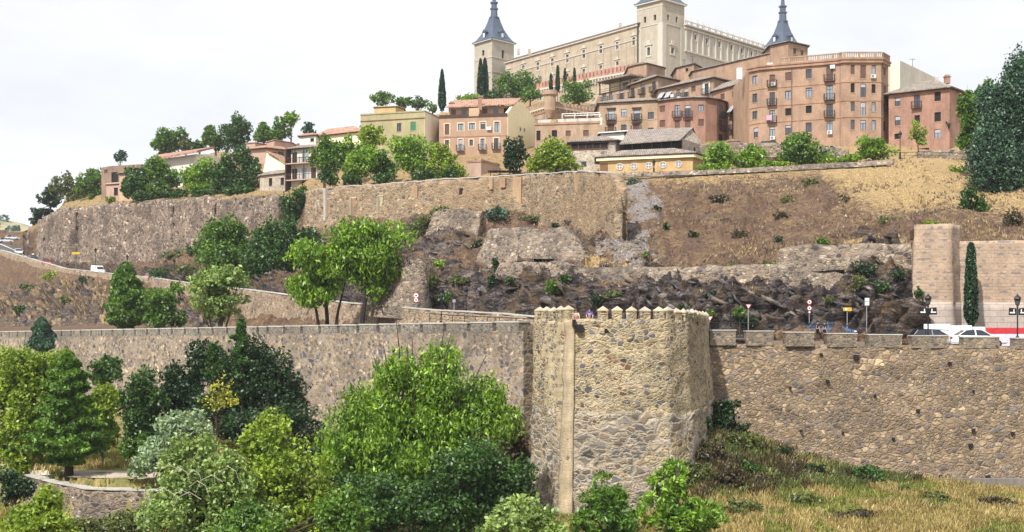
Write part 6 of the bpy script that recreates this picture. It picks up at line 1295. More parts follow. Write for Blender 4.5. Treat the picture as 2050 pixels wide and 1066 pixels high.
conical('conifer', 138, 705, 930, 72, 101, 'mid', 'broad irregular conifer with layered pale tips by the garden path', leafpx=4.4, dens=15, ragged=.4, power=.55, tiers=9)
T('broadleaf_tree', [(30, 760, 60, 75), (45, 860, 65, 70), (95, 740, 55, 45)], 107, 'lime', 'yellow green tree cut by the left edge beside the layered conifer', nl=11, leafpx=4.4, gap=.16)
T('broadleaf_tree', [(200, 830, 35, 60), (215, 790, 28, 40)], 108, 'lime', 'slim yellow green tree right of the layered conifer', nl=7, leafpx=4)
T('broadleaf_tree', [(275, 795, 55, 55), (290, 840, 45, 40)], 120, 'deep', 'round dark grey green tree above the sandy garden path', nl=9, gap=.14)
T('broadleaf_tree', [(205, 740, 38, 32)], 140, 'deep', 'small dark tree against the long wall near its left end', nl=7)
T('broadleaf_tree', [(355, 780, 55, 50), (420, 730, 42, 45)], 124, 'dark', 'dark bushy tree against the long wall, left of the juniper spire', nl=9)
T('broadleaf_tree', [(500, 760, 90, 75), (545, 800, 60, 55), (450, 820, 70, 50)], 118, 'dark', 'very dark dense evergreen mass under the juniper spire', nl=12, leafpx=4)
T('juniper', [(482, 665, 15, 36), (476, 705, 22, 40), (490, 740, 30, 30)], 116, 'deep', 'tall ragged juniper spire rising above the long wall', nl=10, leafpx=3.8, fs=1.2, trunk=True)
T('juniper', [(425, 705, 13, 26), (428, 740, 22, 26)], 117, 'deep', 'shorter juniper spire left of the tall one', nl=9, leafpx=3.8)
T('sapling', [(447, 770, 26, 22), (430, 800, 30, 22), (455, 795, 22, 25)], 100, 'yellow', 'thin sapling with sparse bright yellow leaves before the dark evergreens', leafpx=4, dens=1.6, gap=.3, nl=8, tr=.05)
T('shrub', [(258, 900, 22, 30), (285, 905, 25, 35)], 101, 'mid', 'soft green shrub left of the silvery shrub by the path', 'shrub', nl=6)
T('shrub', [(60, 1040, 85, 45), (100, 1020, 45, 45)], 74, 'lime', 'yellow green shrub in the bottom left corner below the garden wall', 'shrub', leafpx=5, nl=9)
T('shrub', [(30, 970, 42, 38)], 93, 'dark', 'dark shrub hanging over the left end of the garden wall', 'shrub', nl=7)
T('shrub', [(250, 1050, 90, 26), (160, 1055, 60, 20)], 80, 'olive', 'low olive brown undergrowth at the foot of the garden wall', 'shrub', nl=9, trunk=False)
T('pale_shrub', [(1050, 1030, 62, 38), (1000, 1050, 50, 30), (1085, 1055, 50, 26)], 66, 'pale', 'pale glossy leaved shrub at the bottom just left of the tower foot', 'shrub', leafpx=6, nl=10)
T('tamarisk', [(1215, 985, 50, 50), (1225, 1040, 75, 45)], 79, 'mid', 'soft feathery dark green tamarisk in front of the tower foot, left one of two', 'shrub', asp=3, leafpx=4, nl=10, fs=1.5)
T('tamarisk', [(1340, 970, 45, 42), (1350, 1030, 85, 50), (1420, 1040, 50, 30)], 80.5, 'bright', 'bright feathery tamarisk in front of the tower foot, right one of two', 'shrub', asp=3, leafpx=4, nl=10, fs=1.5)
T('ivy_bush', [(1018, 860, 42, 60), (1030, 930, 36, 60)], 104, 'brown', 'brown half dead bush in the corner between the long wall and the tower', 'shrub', nl=9)
T('broadleaf_tree', [(960, 960, 90, 70), (900, 1020, 110, 50), (760, 1000, 90, 60)], 84, 'deep', 'dark green bushy tree beneath the big feathery tree', nl=11, leafpx=4.6)
T('shrub', [(1440, 828, 45, 30), (1412, 850, 26, 40)], 101.3, 'dark', 'dark bush growing in the angle right of the tower', 'shrub', nl=8)
T('shrub', [(1740, 965, 48, 36), (1700, 985, 35, 22)], 99.5, 'deep', 'dark green bush with bare stems at the foot of the right hand wall', 'shrub', nl=8)
T('shrub', [(1395, 905, 40, 30), (1440, 930, 60, 25)], 98, 'brown', 'brown dry thicket on the mound right of the tower foot', 'shrub', nl=8)
T('shrub', [(1510, 905, 45, 14), (1570, 930, 50, 14)], 100.5, 'brown', 'low dry thicket along the wall foot right of the mound', 'shrub', nl=8, trunk=False)
conical('blue_conifer', 84, 636, 705, 30, 178, 'blue', 'small blue green conifer whose top hides the left end of the long wall', leafpx=3.2, dens=14, ragged=.35, power=.5)
T('shrub', [(1475, 885, 50, 22), (1430, 900, 40, 20)], 99.5, 'olive', 'olive brown scrub on the mound between the tower and the right wall', 'shrub', nl=9, trunk=False)
T('shrub', [(1600, 950, 50, 12), (1655, 965, 45, 12)], 100, 'brown', 'brown scrub left of the dark green bush at the right wall foot', 'shrub', nl=9, trunk=False)
for k_, (p, q, rx, ry, kd, lb) in enumerate(((1392, 880, 26, 26, 'deep', 'green bush pressed against the right side of the tower foot'), (1420, 915, 30, 18, 'brown', 'brown tangled bush below the dark bush in the tower angle'), (1470, 862, 24, 10, 'dark', 'dark bush at the wall foot beside the tower angle'), (1385, 965, 30, 22, 'olive', 'olive bush between the bright tamarisk and the mound'), (1455, 965, 34, 16, 'brown', 'brown bush in the middle of the scrubby mound'), (1500, 940, 26, 12, 'deep', 'green weeds in the middle of the scrubby mound'), (1540, 965, 30, 10, 'brown', 'brown weeds low on the right of the mound'), (1560, 910, 26, 9, 'dark', 'dark weeds along the wall foot on the mound'), (1630, 945, 30, 10, 'dark', 'dark weeds just left of the dark green bush'), (1480, 1020, 40, 12, 'olive', 'olive tussock on the grass bank near the tamarisks'), (1600, 1005, 34, 8, 'olive', 'olive tussock in the middle of the grass bank'), (1720, 1035, 40, 9, 'brown', 'brown tussock at the bottom of the grass bank'), (1880, 1000, 36, 7, 'olive', 'olive tussock at the right of the grass bank'), (1995, 1010, 30, 8, 'brown', 'brown tussock at the far right of the grass bank'), (1820, 985, 22, 8, 'mid', 'green weeds at the grey plinth of the right wall'))):
    h = eye_hit(p, min(q + ry * .8, 1064))
    if h: T('shrub', [(p, q - ry * .3, rx * 1.25, ry * 1.7)], h.y, kd, lb, 'shrub', 'scrub on the bank below the right wall', nl=8, leafpx=4.2, trunk=False, dens=9, gap=.2)
T('undergrowth', [(560, 850, 120, 40), (330, 880, 60, 26), (640, 900, 90, 40)], 108, 'dark', 'dark undergrowth between the garden trees and the long wall', 'shrub', nl=10, trunk=False)
# between the long wall and the road
T('feathery_tree', [(650, 520, 70, 55), (625, 575, 55, 38)], 138, 'feather', 'left one of the two feathery bright trees standing behind the long wall', nl=12, leafpx=3.6, asp=2.6, gap=.14, base=655, tr=.22, bark=M_barkd, droop=.3)
T('feathery_tree', [(735, 485, 82, 50), (760, 540, 62, 48), (700, 520, 55, 40)], 137, 'feather', 'right and larger one of the two feathery bright trees behind the long wall', nl=12, leafpx=3.6, asp=2.6, gap=.14, base=722, tr=.26, bark=M_barkd, droop=.3)
for i, (px, tx) in enumerate(((642, 620), (668, 690), (745, 790))):
    b = MB(); Yq = 137.5; g_ = gnd(X_(px, Yq), Yq, CZ + 5); b.tube([(0, 0, -.3), (X_(lerp(px, tx, .4), Yq) - X_(px, Yq), 0, 2.6), (X_(tx, Yq) - X_(px, Yq), .3, 5.6)], [.2, .15, .06], 7)
    r = empty('bare_stem', (X_(px, Yq), Yq, g_), label=['leftmost leaning dark stem under the left feathery tree', 'second leaning dark stem between the two feathery trees', 'rightmost leaning dark stem under the right feathery tree'][i], cat='tree stem'); b.build('trunk', M_barkd, r)
T('broadleaf_tree', [(440, 572, 62, 34), (435, 605, 50, 26)], 152, 'pale', 'large leaved light green tree with dark underside behind the long wall', nl=10, leafpx=5, base=440)
conical('conifer', 252, 526, 660, 46, 190, 'mid', 'mid green conifer in front of the road where the white van passes', leafpx=3.4, dens=14, ragged=.35, power=.45)
T('broadleaf_tree', [(325, 595, 46, 32), (330, 625, 36, 30)], 180, 'mid', 'round fig tree right of the mid green conifer', nl=8, leafpx=3.8)
T('broadleaf_tree', [(455, 480, 52, 50), (440, 520, 45, 45), (490, 545, 55, 45)], 203, 'mid', 'left big dark tree on the slope above the road', nl=11, leafpx=3.6)
T('broadleaf_tree', [(535, 490, 58, 60), (560, 545, 60, 50), (600, 470, 40, 40)], 196, 'deep', 'middle big dark tree on the slope above the road', nl=12, leafpx=3.6)
T('broadleaf_tree', [(610, 500, 42, 50)], 192, 'dark', 'right big dark tree on the slope partly behind the feathery trees', nl=9, leafpx=3.6)
T('broadleaf_tree', [(590, 400, 25, 34)], 219, 'deep', 'dark tree growing in the gap between the two ramparts', nl=8, leafpx=3.2)
# on the ramparts, left
T('pine_tree', [(105, 395, 26, 26), (85, 425, 24, 14), (72, 440, 16, 10)], 332, 'dark', 'dark pine leaning over the leftmost rampart corner', nl=8, leafpx=3)
T('broadleaf_tree', [(128, 365, 26, 22), (150, 385, 22, 20)], 322, 'olive', 'thin crowned tree at the far left with sky showing through', nl=9, leafpx=3, gap=.22, dens=9)
T('broadleaf_tree', [(180, 362, 26, 26), (195, 385, 18, 20)], 316, 'mid', 'dense tree right of the thin crowned one, beside the ruined house', nl=9, leafpx=3)
T('shrub', [(218, 400, 14, 8)], 288, 'lime', 'small bright shrub below the small pink house', 'shrub', nl=5, leafpx=3)
T('pine_tree', [(241, 312, 14, 13)], 312, 'blue', 'small sparse pine on top of the ruined house', nl=6, leafpx=2.6, gap=.25)
T('broadleaf_tree', [(278, 360, 32, 32), (265, 375, 22, 20)], 279, 'deep', 'dark green dome shaped tree nearest the brown house', nl=9, leafpx=3)
T('broadleaf_tree', [(330, 345, 36, 28), (320, 375, 36, 20)], 277, 'mid', 'olive domed tree below the orange roof', nl=9, leafpx=3)
T('broadleaf_tree', [(398, 345, 32, 38), (400, 372, 32, 18)], 270, 'bright', 'brighter broad leaved tree in the middle of the left row', nl=9, leafpx=3.2)
T('broadleaf_tree', [(450, 350, 28, 40), (485, 340, 36, 42), (470, 372, 40, 18)], 264, 'deep', 'tallest dark tree of the left row, beside the low stone house', nl=10, leafpx=3.2)
for p, q, rx, ry, kd, lb in ((338, 275, 28, 27, 'mid', 'round topped tree on the skyline above the orange roof'), (372, 290, 14, 16, 'olive', 'small tree just right of the round topped skyline tree'), (400, 290, 14, 13, 'deep', 'small dark skyline tree above the white house gable'), (432, 275, 24, 22, 'mid', 'skyline tree left of the tall dark skyline tree'), (473, 262, 27, 32, 'deep', 'tall dark skyline tree above the pink rooftop boxes'), (528, 265, 25, 20, 'mid', 'skyline tree behind the pink rooftop boxes'), (556, 262, 20, 20, 'mid', 'skyline tree above the larger pink rooftop box'), (582, 238, 15, 16, 'bright', 'tallest light skyline tree with its crown held high'), (620, 258, 12, 13, 'blue', 'small blue green pine above the white attic')):
    T('skyline_tree', [(p, q, rx * 1.15, ry * 1.1)], 335, kd, lb, nl=7, leafpx=2.8, group='trees along the left skyline')
for p, q, rx, ry, Y, kd, lb in ((650, 312, 30, 36, 222, 'mid', 'leftmost tree of the middle row, hiding the balcony house'), (690, 300, 30, 30, 226, 'bright', 'tree behind the flat topped one in the middle row'), (722, 318, 36, 32, 216, 'bright', 'flat topped olive green tree with a visible trunk'), (750, 270, 34, 18, 236, 'lime', 'bright tree rising in front of the olive house'), (765, 330, 30, 28, 220, 'mid', 'low dark tree right of the flat topped one'), (828, 305, 42, 36, 214, 'bright', 'biggest round tree in front of the olive and brown houses'), (878, 322, 28, 34, 210, 'lime', 'light green tree right of the biggest round tree'), (912, 332, 22, 22, 206, 'lime', 'smallest lime tree at the right end of the middle row')):
    T('street_tree', [(p, q, rx, ry)], Y, kd, lb, nl=11, leafpx=3.4, group='trees on the middle rampart', lobesize=(.26, .42))
T('street_tree', [(1028, 310, 27, 29)], 205, 'dark', 'very dark round tree beside the yellow gable', nl=9, leafpx=3.4)
T('street_tree', [(1085, 315, 28, 30), (1118, 308, 38, 30), (1130, 330, 30, 18)], 196, 'lime', 'big lime tree left of the stone hall', nl=10, leafpx=3.4)
for p, q, rx, ry, Y, lb in ((655, 358, 24, 14, 217, 'dark hedge at the left end of the middle rampart'), (705, 360, 22, 12, 212, 'dark hedge beside the trunk of the flat topped tree'), (765, 355, 26, 13, 208, 'dark hedge left of the biggest round tree'), (845, 348, 26, 12, 202, 'dark hedge below the biggest round tree'), (905, 347, 22, 9, 198, 'green hedge at the right end of the middle row'), (285, 392, 30, 10, 276, 'dark hedge under the dome shaped tree at the left'), (350, 388, 34, 10, 272, 'dark hedge under the olive domed tree'), (415, 386, 34, 10, 266, 'dark hedge under the brighter broad leaved tree'), (480, 384, 34, 12, 260, 'dark hedge left of the low stone house'), (1420, 335, 26, 9, 178, 'low hedge right of the ochre hall'), (1545, 328, 40, 7, 176, 'low hedge between the twin trees and the large round tree'), (1700, 318, 40, 9, 176, 'ragged green hedge below the light wide tree')):
    T('hedge', [(p, q, rx, ry)], Y, 'deep' if p < 1000 else 'bright', lb, 'hedge', nl=9, leafpx=3.2, trunk=False, group='hedges on the ramparts')
# castle hill
for p, q, rx, ry, Y, kd, lb in ((765, 197, 23, 13, 330, 'mid', 'tree on the skyline behind the small ochre rooftop room'), (808, 203, 20, 10, 332, 'mid', 'low skyline tree between the ochre rooftop room and the mast'), (836, 207, 20, 11, 334, 'deep', 'dark umbrella shaped tree behind the mast'), (866, 215, 12, 8, 330, 'mid', 'small tree left of the tall lone cypress'), (940, 200, 22, 13, 345, 'bright', 'light tree at the foot of the castle left tower'), (985, 195, 18, 22, 350, 'deep', 'dark tree right of the two cypresses'), (1030, 172, 38, 29, 352, 'mid', 'big round tree below the castle facade'), (1062, 190, 24, 10, 345, 'mid', 'ivy covered slope bush left of the bastion turret'), (1158, 187, 34, 24, 318, 'mid', 'neatly rounded clipped bush right of the bastion turret')):
    T('hill_tree', [(p, q, rx, ry)], Y, kd, lb, nl=9, leafpx=2.8, lobesize=(.3, .5))
for p, y0, y1, w, Y, lb in ((885, 140, 222, 9, 330, 'tall lone cypress on the skyline left of the castle'), (962, 118, 195, 8, 362, 'left cypress of the close pair before the castle left tower'), (971, 117, 195, 9, 364, 'right cypress of the close pair before the castle left tower'), (1103, 148, 186, 4, 345, 'small cypress farthest left of the four below the battlements'), (1116.5, 132, 184, 5, 345, 'second and tallest of the four cypresses below the battlements'), (1131, 138, 176, 4.5, 345, 'third of the four cypresses below the battlements'), (1150, 137, 166, 3.5, 345, 'rightmost of the four cypresses behind the clipped bush')):
    conical('cypress', p, y0, y1, w, Y, 'cyp', lb, group='cypresses below the castle', leafpx=2.4, dens=12, ragged=.15, power=.5)
conical('cypress', 1944, 487, 658, 15, 116.6, 'cyp', 'slim tall cypress standing against the coursed wall at the right edge', leafpx=3.4, dens=12, ragged=.14, power=.3)
# upper street trees, right
for p, q, rx, ry, Y, kd, lb in ((1440, 315, 32, 27, 182, 'bright', 'left one of the twin bright trees in front of the parked red car'), (1497, 318, 34, 26, 182, 'bright', 'right one of the twin bright trees in front of the parked red car'), (1605, 299, 48, 34, 180, 'mid', 'large round tree in front of the corner apartment block'), (1668, 322, 26, 12, 178, 'lime', 'low yellow green bush right of the large round tree'), (1750, 293, 38, 24, 184, 'bright', 'wide light green tree in front of the rounded apartment end')):
    T('street_tree', [(p, q, rx, ry)], Y, kd, lb, nl=11, leafpx=3.4, lobesize=(.26, .42))
T('sapling', [(1838, 262, 20, 26), (1843, 282, 16, 10)], 189, 'lime', 'thin young tree in front of the red brick house', nl=7, leafpx=3, dens=6, gap=.2, tr=.09)
T('big_blue_tree', [(1992, 300, 55, 75), (2035, 190, 42, 85), (2045, 330, 48, 70), (1990, 225, 38, 55), (2070, 260, 50, 110)], 152, 'blue', 'huge blue green tree filling the upper right corner', nl=18, leafpx=3.6, gap=.02, dens=18, lobesize=(.3, .45))
T('broadleaf_tree', [(1938, 215, 30, 40), (1945, 270, 30, 32), (1970, 190, 28, 30)], 160, 'mid', 'dark green tree between the red brick house and the huge blue green tree', nl=10, leafpx=3.6)
T('shrub', [(1950, 410, 28, 40)], 140, 'deep', 'straggly dark tree above the coursed wall at the right', 'shrub', nl=8, leafpx=3.6, gap=.2)
# shrubs on the cliff: (px, py, rx, ry, kind, label)
CL = [(1000, 432, 26, 14, 'blue', 'grey blue trailing shrub on the cliff under the ochre rampart'), (885, 424, 24, 8, 'olive', 'weeds overhanging the pale masonry patch'), (1860, 450, 18, 9, 'lime', 'yellow green tuft on top of the tall buttress'), (1650, 485, 16, 8, 'mid', 'green bush on the terrace wall left of the buttress'), (1538, 530, 15, 7, 'olive', 'olive bush at the step between the two terrace walls'), (1462, 536, 14, 7, 'mid', 'small bush on the long terrace wall, third from the step'), (1350, 540, 10, 10, 'dark', 'dark bush hanging from the long terrace wall'), (1300, 545, 10, 8, 'dark', 'little dark bush near the left end of the long terrace wall'),
      (1110, 574, 20, 14, 'mid', 'bright bush beside the crumbling masonry behind the tower'), (1130, 560, 14, 9, 'deep', 'dark bush above the bright one behind the tower'), (1052, 498, 15, 9, 'deep', 'bush under the broad tan patch, left'), (1105, 500, 10, 8, 'deep', 'bush under the broad tan patch, right'), (1012, 515, 12, 12, 'mid', 'green bush at the left end of the broad tan patch'), (993, 528, 8, 14, 'dark', 'dark ivy running down left of the crumbling face'), (880, 530, 14, 9, 'lime', 'lime tuft above the dark rocks right of the sloping buttress'), (862, 562, 20, 12, 'olive', 'olive bush beside the sloping buttress'), (915, 560, 20, 8, 'olive', 'olive mat on the dark rocks behind the road lamps'), (830, 470, 18, 26, 'olive', 'weedy scrub just right of the feathery trees'), (850, 445, 22, 12, 'olive', 'scrub left of the pale masonry patch'), (985, 560, 10, 14, 'dark', 'dark cleft bush left of the crumbling face'),
      (1200, 433, 10, 8, 'mid', 'single green bush on the edge of the grey scree'), (1190, 420, 9, 6, 'deep', 'darker bush above the one on the scree edge'), (1268, 365, 12, 6, 'blue', 'bluish weeds at the top of the scree'), (1112, 452, 8, 5, 'dark', 'tiny dark bush above the tan patch'), (1315, 418, 8, 7, 'dark', 'dark bush right of the scree near its middle'), (1333, 455, 9, 8, 'dark', 'second dark bush right of the scree'), (1385, 470, 10, 7, 'dark', 'dark bush on the brown slope by a pale stone'), (1575, 400, 14, 8, 'olive', 'faint olive patch high on the brown slope'), (1620, 365, 16, 7, 'olive', 'olive patch near the top of the brown slope'), (1292, 510, 6, 5, 'mid', 'tiny green tuft at the foot of the scree'), (1560, 480, 8, 10, 'dark', 'dark hanging bush at the corner of the brown slope'),
      (1735, 540, 26, 14, 'dark', 'dark scrub over the rocks left of the buttress'), (1720, 565, 18, 12, 'olive', 'olive scrub lower on the rocks left of the buttress'), (1760, 575, 22, 12, 'deep', 'green scrub right of the olive scrub on the rocks'), (1800, 548, 16, 10, 'dark', 'dark scrub touching the buttress'), (1480, 625, 14, 9, 'mid', 'green tuft behind the triangular road sign'), (1420, 628, 10, 8, 'mid', 'green tuft at the right corner of the tower top'), (1225, 590, 20, 8, 'olive', 'olive tuft showing over the tower merlons'), (1195, 600, 14, 9, 'dark', 'dark bush behind the tower merlons'), (1500, 645, 22, 8, 'dark', 'dark weeds at the foot of the rocks by the parapet'), (1375, 615, 18, 8, 'dark', 'dark weeds above the right part of the tower'), (1840, 590, 8, 18, 'deep', 'ivy strip at the left edge of the buttress'),
      (350, 510, 24, 9, 'olive', 'dry scrub below the left rampart, leftmost'), (390, 500, 22, 10, 'deep', 'dark scrub below the left rampart beside the big trees'), (320, 545, 22, 10, 'deep', 'scrub by the road left of the big dark trees'), (375, 540, 22, 10, 'olive', 'olive scrub by the road left of the big dark trees'), (405, 520, 16, 12, 'mid', 'green scrub at the foot of the left big dark tree'), (105, 552, 22, 7, 'lime', 'yellow green brush under the road wall at the left'), (60, 575, 20, 6, 'olive', 'olive brush on the left rock slope'), (40, 620, 14, 7, 'deep', 'dark bush low on the left rock slope'), (130, 600, 14, 6, 'olive', 'olive bush in the middle of the left rock slope'), (165, 560, 16, 6, 'dark', 'dark bush near the top of the left rock slope'), (1920, 340, 16, 7, 'lime', 'lime tuft on the slope below the grey garden wall'), (2030, 440, 18, 20, 'brown', 'brown thicket above the coursed wall at the right edge'), (530, 405, 12, 9, 'brown', 'brown scrub near the right end of the left rampart')]
CL += [(1236, 385, 12, 16, 'olive', 'weeds hiding the broken right end of the ochre rampart'), (1215, 415, 14, 9, 'brown', 'brown weeds under the broken right end of the ochre rampart'), (1070, 440, 30, 6, 'olive', 'thin weeds along the foot of the ochre rampart'), (940, 428, 22, 6, 'olive', 'weeds right of the pale masonry patch top'), (1150, 445, 22, 6, 'brown', 'brown brush below the clay facing of the rampart'), (1020, 560, 10, 7, 'deep', 'dark weed clump on the crumbling masonry face'), (955, 490, 14, 12, 'dark', 'dark ivy between the two pale masonry patches'), (900, 595, 26, 8, 'deep', 'low dark scrub at the foot of the rocks by the road lamps'), (1590, 560, 18, 6, 'olive', 'olive weeds on the rocks under the terrace wall'), (1430, 590, 24, 6, 'dark', 'dark weeds below the long terrace wall'), (1660, 600, 16, 6, 'olive', 'olive weeds above the yellow direction sign'), (1780, 440, 26, 6, 'olive', 'grass tuft line left of the tall buttress top'), (1560, 430, 16, 10, 'brown', 'brown brush in the middle of the slope'), (1690, 400, 20, 8, 'brown', 'brown brush high on the slope left of the straw bank'), (1440, 400, 20, 9, 'brown', 'brown brush high on the slope near the scree'), (1480, 470, 20, 8, 'brown', 'brown brush low on the slope above the terrace')]
for p, q, rx, ry, kd, lb in CL:
    h = eye_hit(p, q + ry * .4)
    if h is None: continue
    T('cliff_bush', [(p, q, rx, ry)], h.y - .4, kd, lb, 'bush', group='bushes growing on the cliff', leafpx=3.2, nl=6, trunk=True, limbs=False, dens=10, lobesize=(.4, .65), tr=.06)

# dry grass and ground cover: one mass per kind
def scatter_blades(name, pts, h, w, mat, label, cat, n_per=4):
    rg = np.random.default_rng(5); p = np.repeat(pts, n_per, 0); n = len(p); p = p + rg.normal(size=(n, 3)) * np.array([.12, .12, 0])
    a = rg.uniform(0, 2 * math.pi, n); hh = h * rg.uniform(.5, 1.5, n); lean = rg.normal(size=(n, 2)) * .35 * hh[:, None]
    dx = np.cos(a) * w * .5; dy = np.sin(a) * w * .5
    V = np.stack([np.stack([p[:, 0] - dx, p[:, 1] - dy, p[:, 2] - .05], 1), np.stack([p[:, 0] + dx, p[:, 1] + dy, p[:, 2] - .05], 1),
                  np.stack([p[:, 0] + dx * .3 + lean[:, 0], p[:, 1] + dy * .3 + lean[:, 1], p[:, 2] + hh], 1), np.stack([p[:, 0] - dx * .3 + lean[:, 0], p[:, 1] - dy * .3 + lean[:, 1], p[:, 2] + hh], 1)], 1).reshape(-1, 3)
    return fast_mesh(name, V, np.arange(len(V)).reshape(-1, 4), mat, label=label, cat=cat, kind='stuff')
LF['straw'] = leafmat('grass_straw', (0.20, 0.15, 0.045), (0.48, 0.38, 0.16), .3); LF['straw2'] = leafmat('grass_brown', (0.09, 0.06, 0.045), (0.26, 0.185, 0.12), .2); LF['straw3'] = leafmat('grass_slope', (0.20, 0.14, 0.075), (0.42, 0.31, 0.17), .2); LF['gg'] = leafmat('grass_green', (0.12, 0.14, 0.03), (0.30, 0.30, 0.07), .3)
def grid_sample(BV, X0, X1, Y0, Y1, n, cond):
    rg = np.random.default_rng(3); out = []
    for x, y in zip(rg.uniform(X0, X1, n), rg.uniform(Y0, Y1, n)):
        h = BV.ray_cast(Vector((x, y, 400)), Vector((0, 0, -1)))[0]
        if h is not None and cond(x, y, h.z): out.append((h.x, h.y, h.z))
    return np.array(out)
fq = grid_sample(BG, 13, 32, 88, 103.2, 9000, lambda x, y, z: y < 102.4 and z < 30 and y > 102 - (34 - x) * .6)
nq = fbm(fq * .5, 3, 88); scatter_blades('dark_scrub', fq[nq > .0], .55, .16, LF['brown'], 'dark brown scrub on the mound right of the tower foot', 'scrub', 4); scatter_blades('olive_scrub', fq[nq <= -.1], .5, .16, LF['olive'], 'olive weeds on the mound right of the tower foot', 'scrub', 4)
fp = grid_sample(BG, 3, 46, 74, 103.2, 42000, lambda x, y, z: y < 102.2 and z < 30)
nz = fbm(fp * .35, 3, 8); a_ = fp[nz > -.16]; c_ = fp[nz <= -.16]
scatter_blades('dry_grass', a_, .42, .10, LF['straw'], 'straw coloured dry grass on the bank below the right hand wall', 'dry grass')
scatter_blades('green_grass', c_, .34, .10, LF['gg'], 'greener grass patches on the bank below the right hand wall', 'grass')
fp = grid_sample(BG, -52, -20, 70, 125, 26000, lambda x, y, z: True); nz = fbm(fp * .3, 3, 18)
hole = lambda q: ~((CX + q[:, 0] / q[:, 1] * F > 120) & (CX + q[:, 0] / q[:, 1] * F < 330) & (np.abs(HY - (q[:, 2] - CZ) / q[:, 1] * F - 950) < 10))
fp = fp[hole(fp)]; nz = fbm(fp * .3, 3, 18)
scatter_blades('dry_grass', fp[nz > 0], .35, .11, LF['straw'], 'dry grass around the garden path at the lower left', 'dry grass', 3)
scatter_blades('green_grass', fp[nz <= 0], .3, .12, LF['gg'], 'green grass around the garden path at the lower left', 'grass', 3)
# tufts on the slopes
rg = np.random.default_rng(9); idx = []
RR = rows[:, None] + 0 * pxs[None, :]; ok = (RR > 5.0) & (RR < 8) & (scree < .3) & (pxg > 560) & (pxg < 2300); ok |= (RR > 4.3) & (RR < 7) & (pxg > 180) & (pxg <= 600); ok |= (RR > 1.2) & (RR < 2) & (pxg < 430); ok |= (RR > 8) & (RR < 9.6)
pr = np.where(rk > .5, .22, 1.0) * ok; ii = np.argwhere(rg.uniform(size=pr.shape) < pr * .26 * np.clip(fbm(Vf * .16, 3, 61).reshape(ZZ.shape) * 2.5 + .9, 0.05, 2)); ii = ii[(ii[:, 0] < len(rows) - 1) & (ii[:, 1] < NC - 1)]
f1 = rg.uniform(size=(len(ii), 1)); f2 = rg.uniform(size=(len(ii), 1)); A_ = V[ii[:, 0], ii[:, 1]]; sp_ = A_ + (V[ii[:, 0] + 1, ii[:, 1]] - A_) * f1 + (V[ii[:, 0], ii[:, 1] + 1] - A_) * f2
nz = fbm(sp_ * .25, 4, 28)
scatter_blades('slope_grass', sp_[nz > .12], .2, .15, LF['straw3'], 'pale dry grass tufts over the brown slopes', 'dry grass', 4)
scatter_blades('slope_scrub', sp_[nz <= .12], .2, .2, LF['straw2'], 'brown withered scrub over the brown slopes', 'scrub', 4)
# loose stones on the scree and slopes
jj = np.argwhere((rg.uniform(size=scree.shape) < .25) & (scree > .35)); jj = jj[(jj[:, 0] < len(rows) - 1)]; b = MB()
for i, j in jj[:900]:
    c_ = V[i, j]; s_ = rg.uniform(.08, .3); 
    q = [c_ + np.array([sx * s_ * rg.uniform(.6, 1), sy * s_ * rg.uniform(.6, 1), sz * s_ * rg.uniform(.4, .8)]) for sz in (-1, 1) for sx, sy in ((-1, -1), (1, -1), (1, 1), (-1, 1))]; b.hexa(q)
if b.v: b.build('loose_stones', W_pale, label='loose grey stones scattered down the scree chute', cat='stones', kind='stuff')
# far hill trees
rg = np.random.default_rng(4); cen = []
for k in range(150):
    x = rg.uniform(-600, -250); y = rg.uniform(700, 1000); h = BF.ray_cast(Vector((x, y, 400)), Vector((0, 0, -1)))[0]
    if h: m_ = rg.normal(size=(60, 3)); m_ /= np.linalg.norm(m_, axis=1)[:, None]; cen.append(np.array(h) + m_ * np.array([3.4, 3.4, 2.4]) * rg.uniform(.6, 1.3) + np.array([0, 0, 1.5]))
cen = np.concatenate(cen); Vq = leaf_cloud(cen, 2.0, 1.2, np.array([0, 0, .4]), rg); fast_mesh('far_trees', Vq, np.arange(len(Vq)).reshape(-1, 4), LF['blue'], label='dark olive trees dotted over the distant hill', cat='trees', kind='stuff')

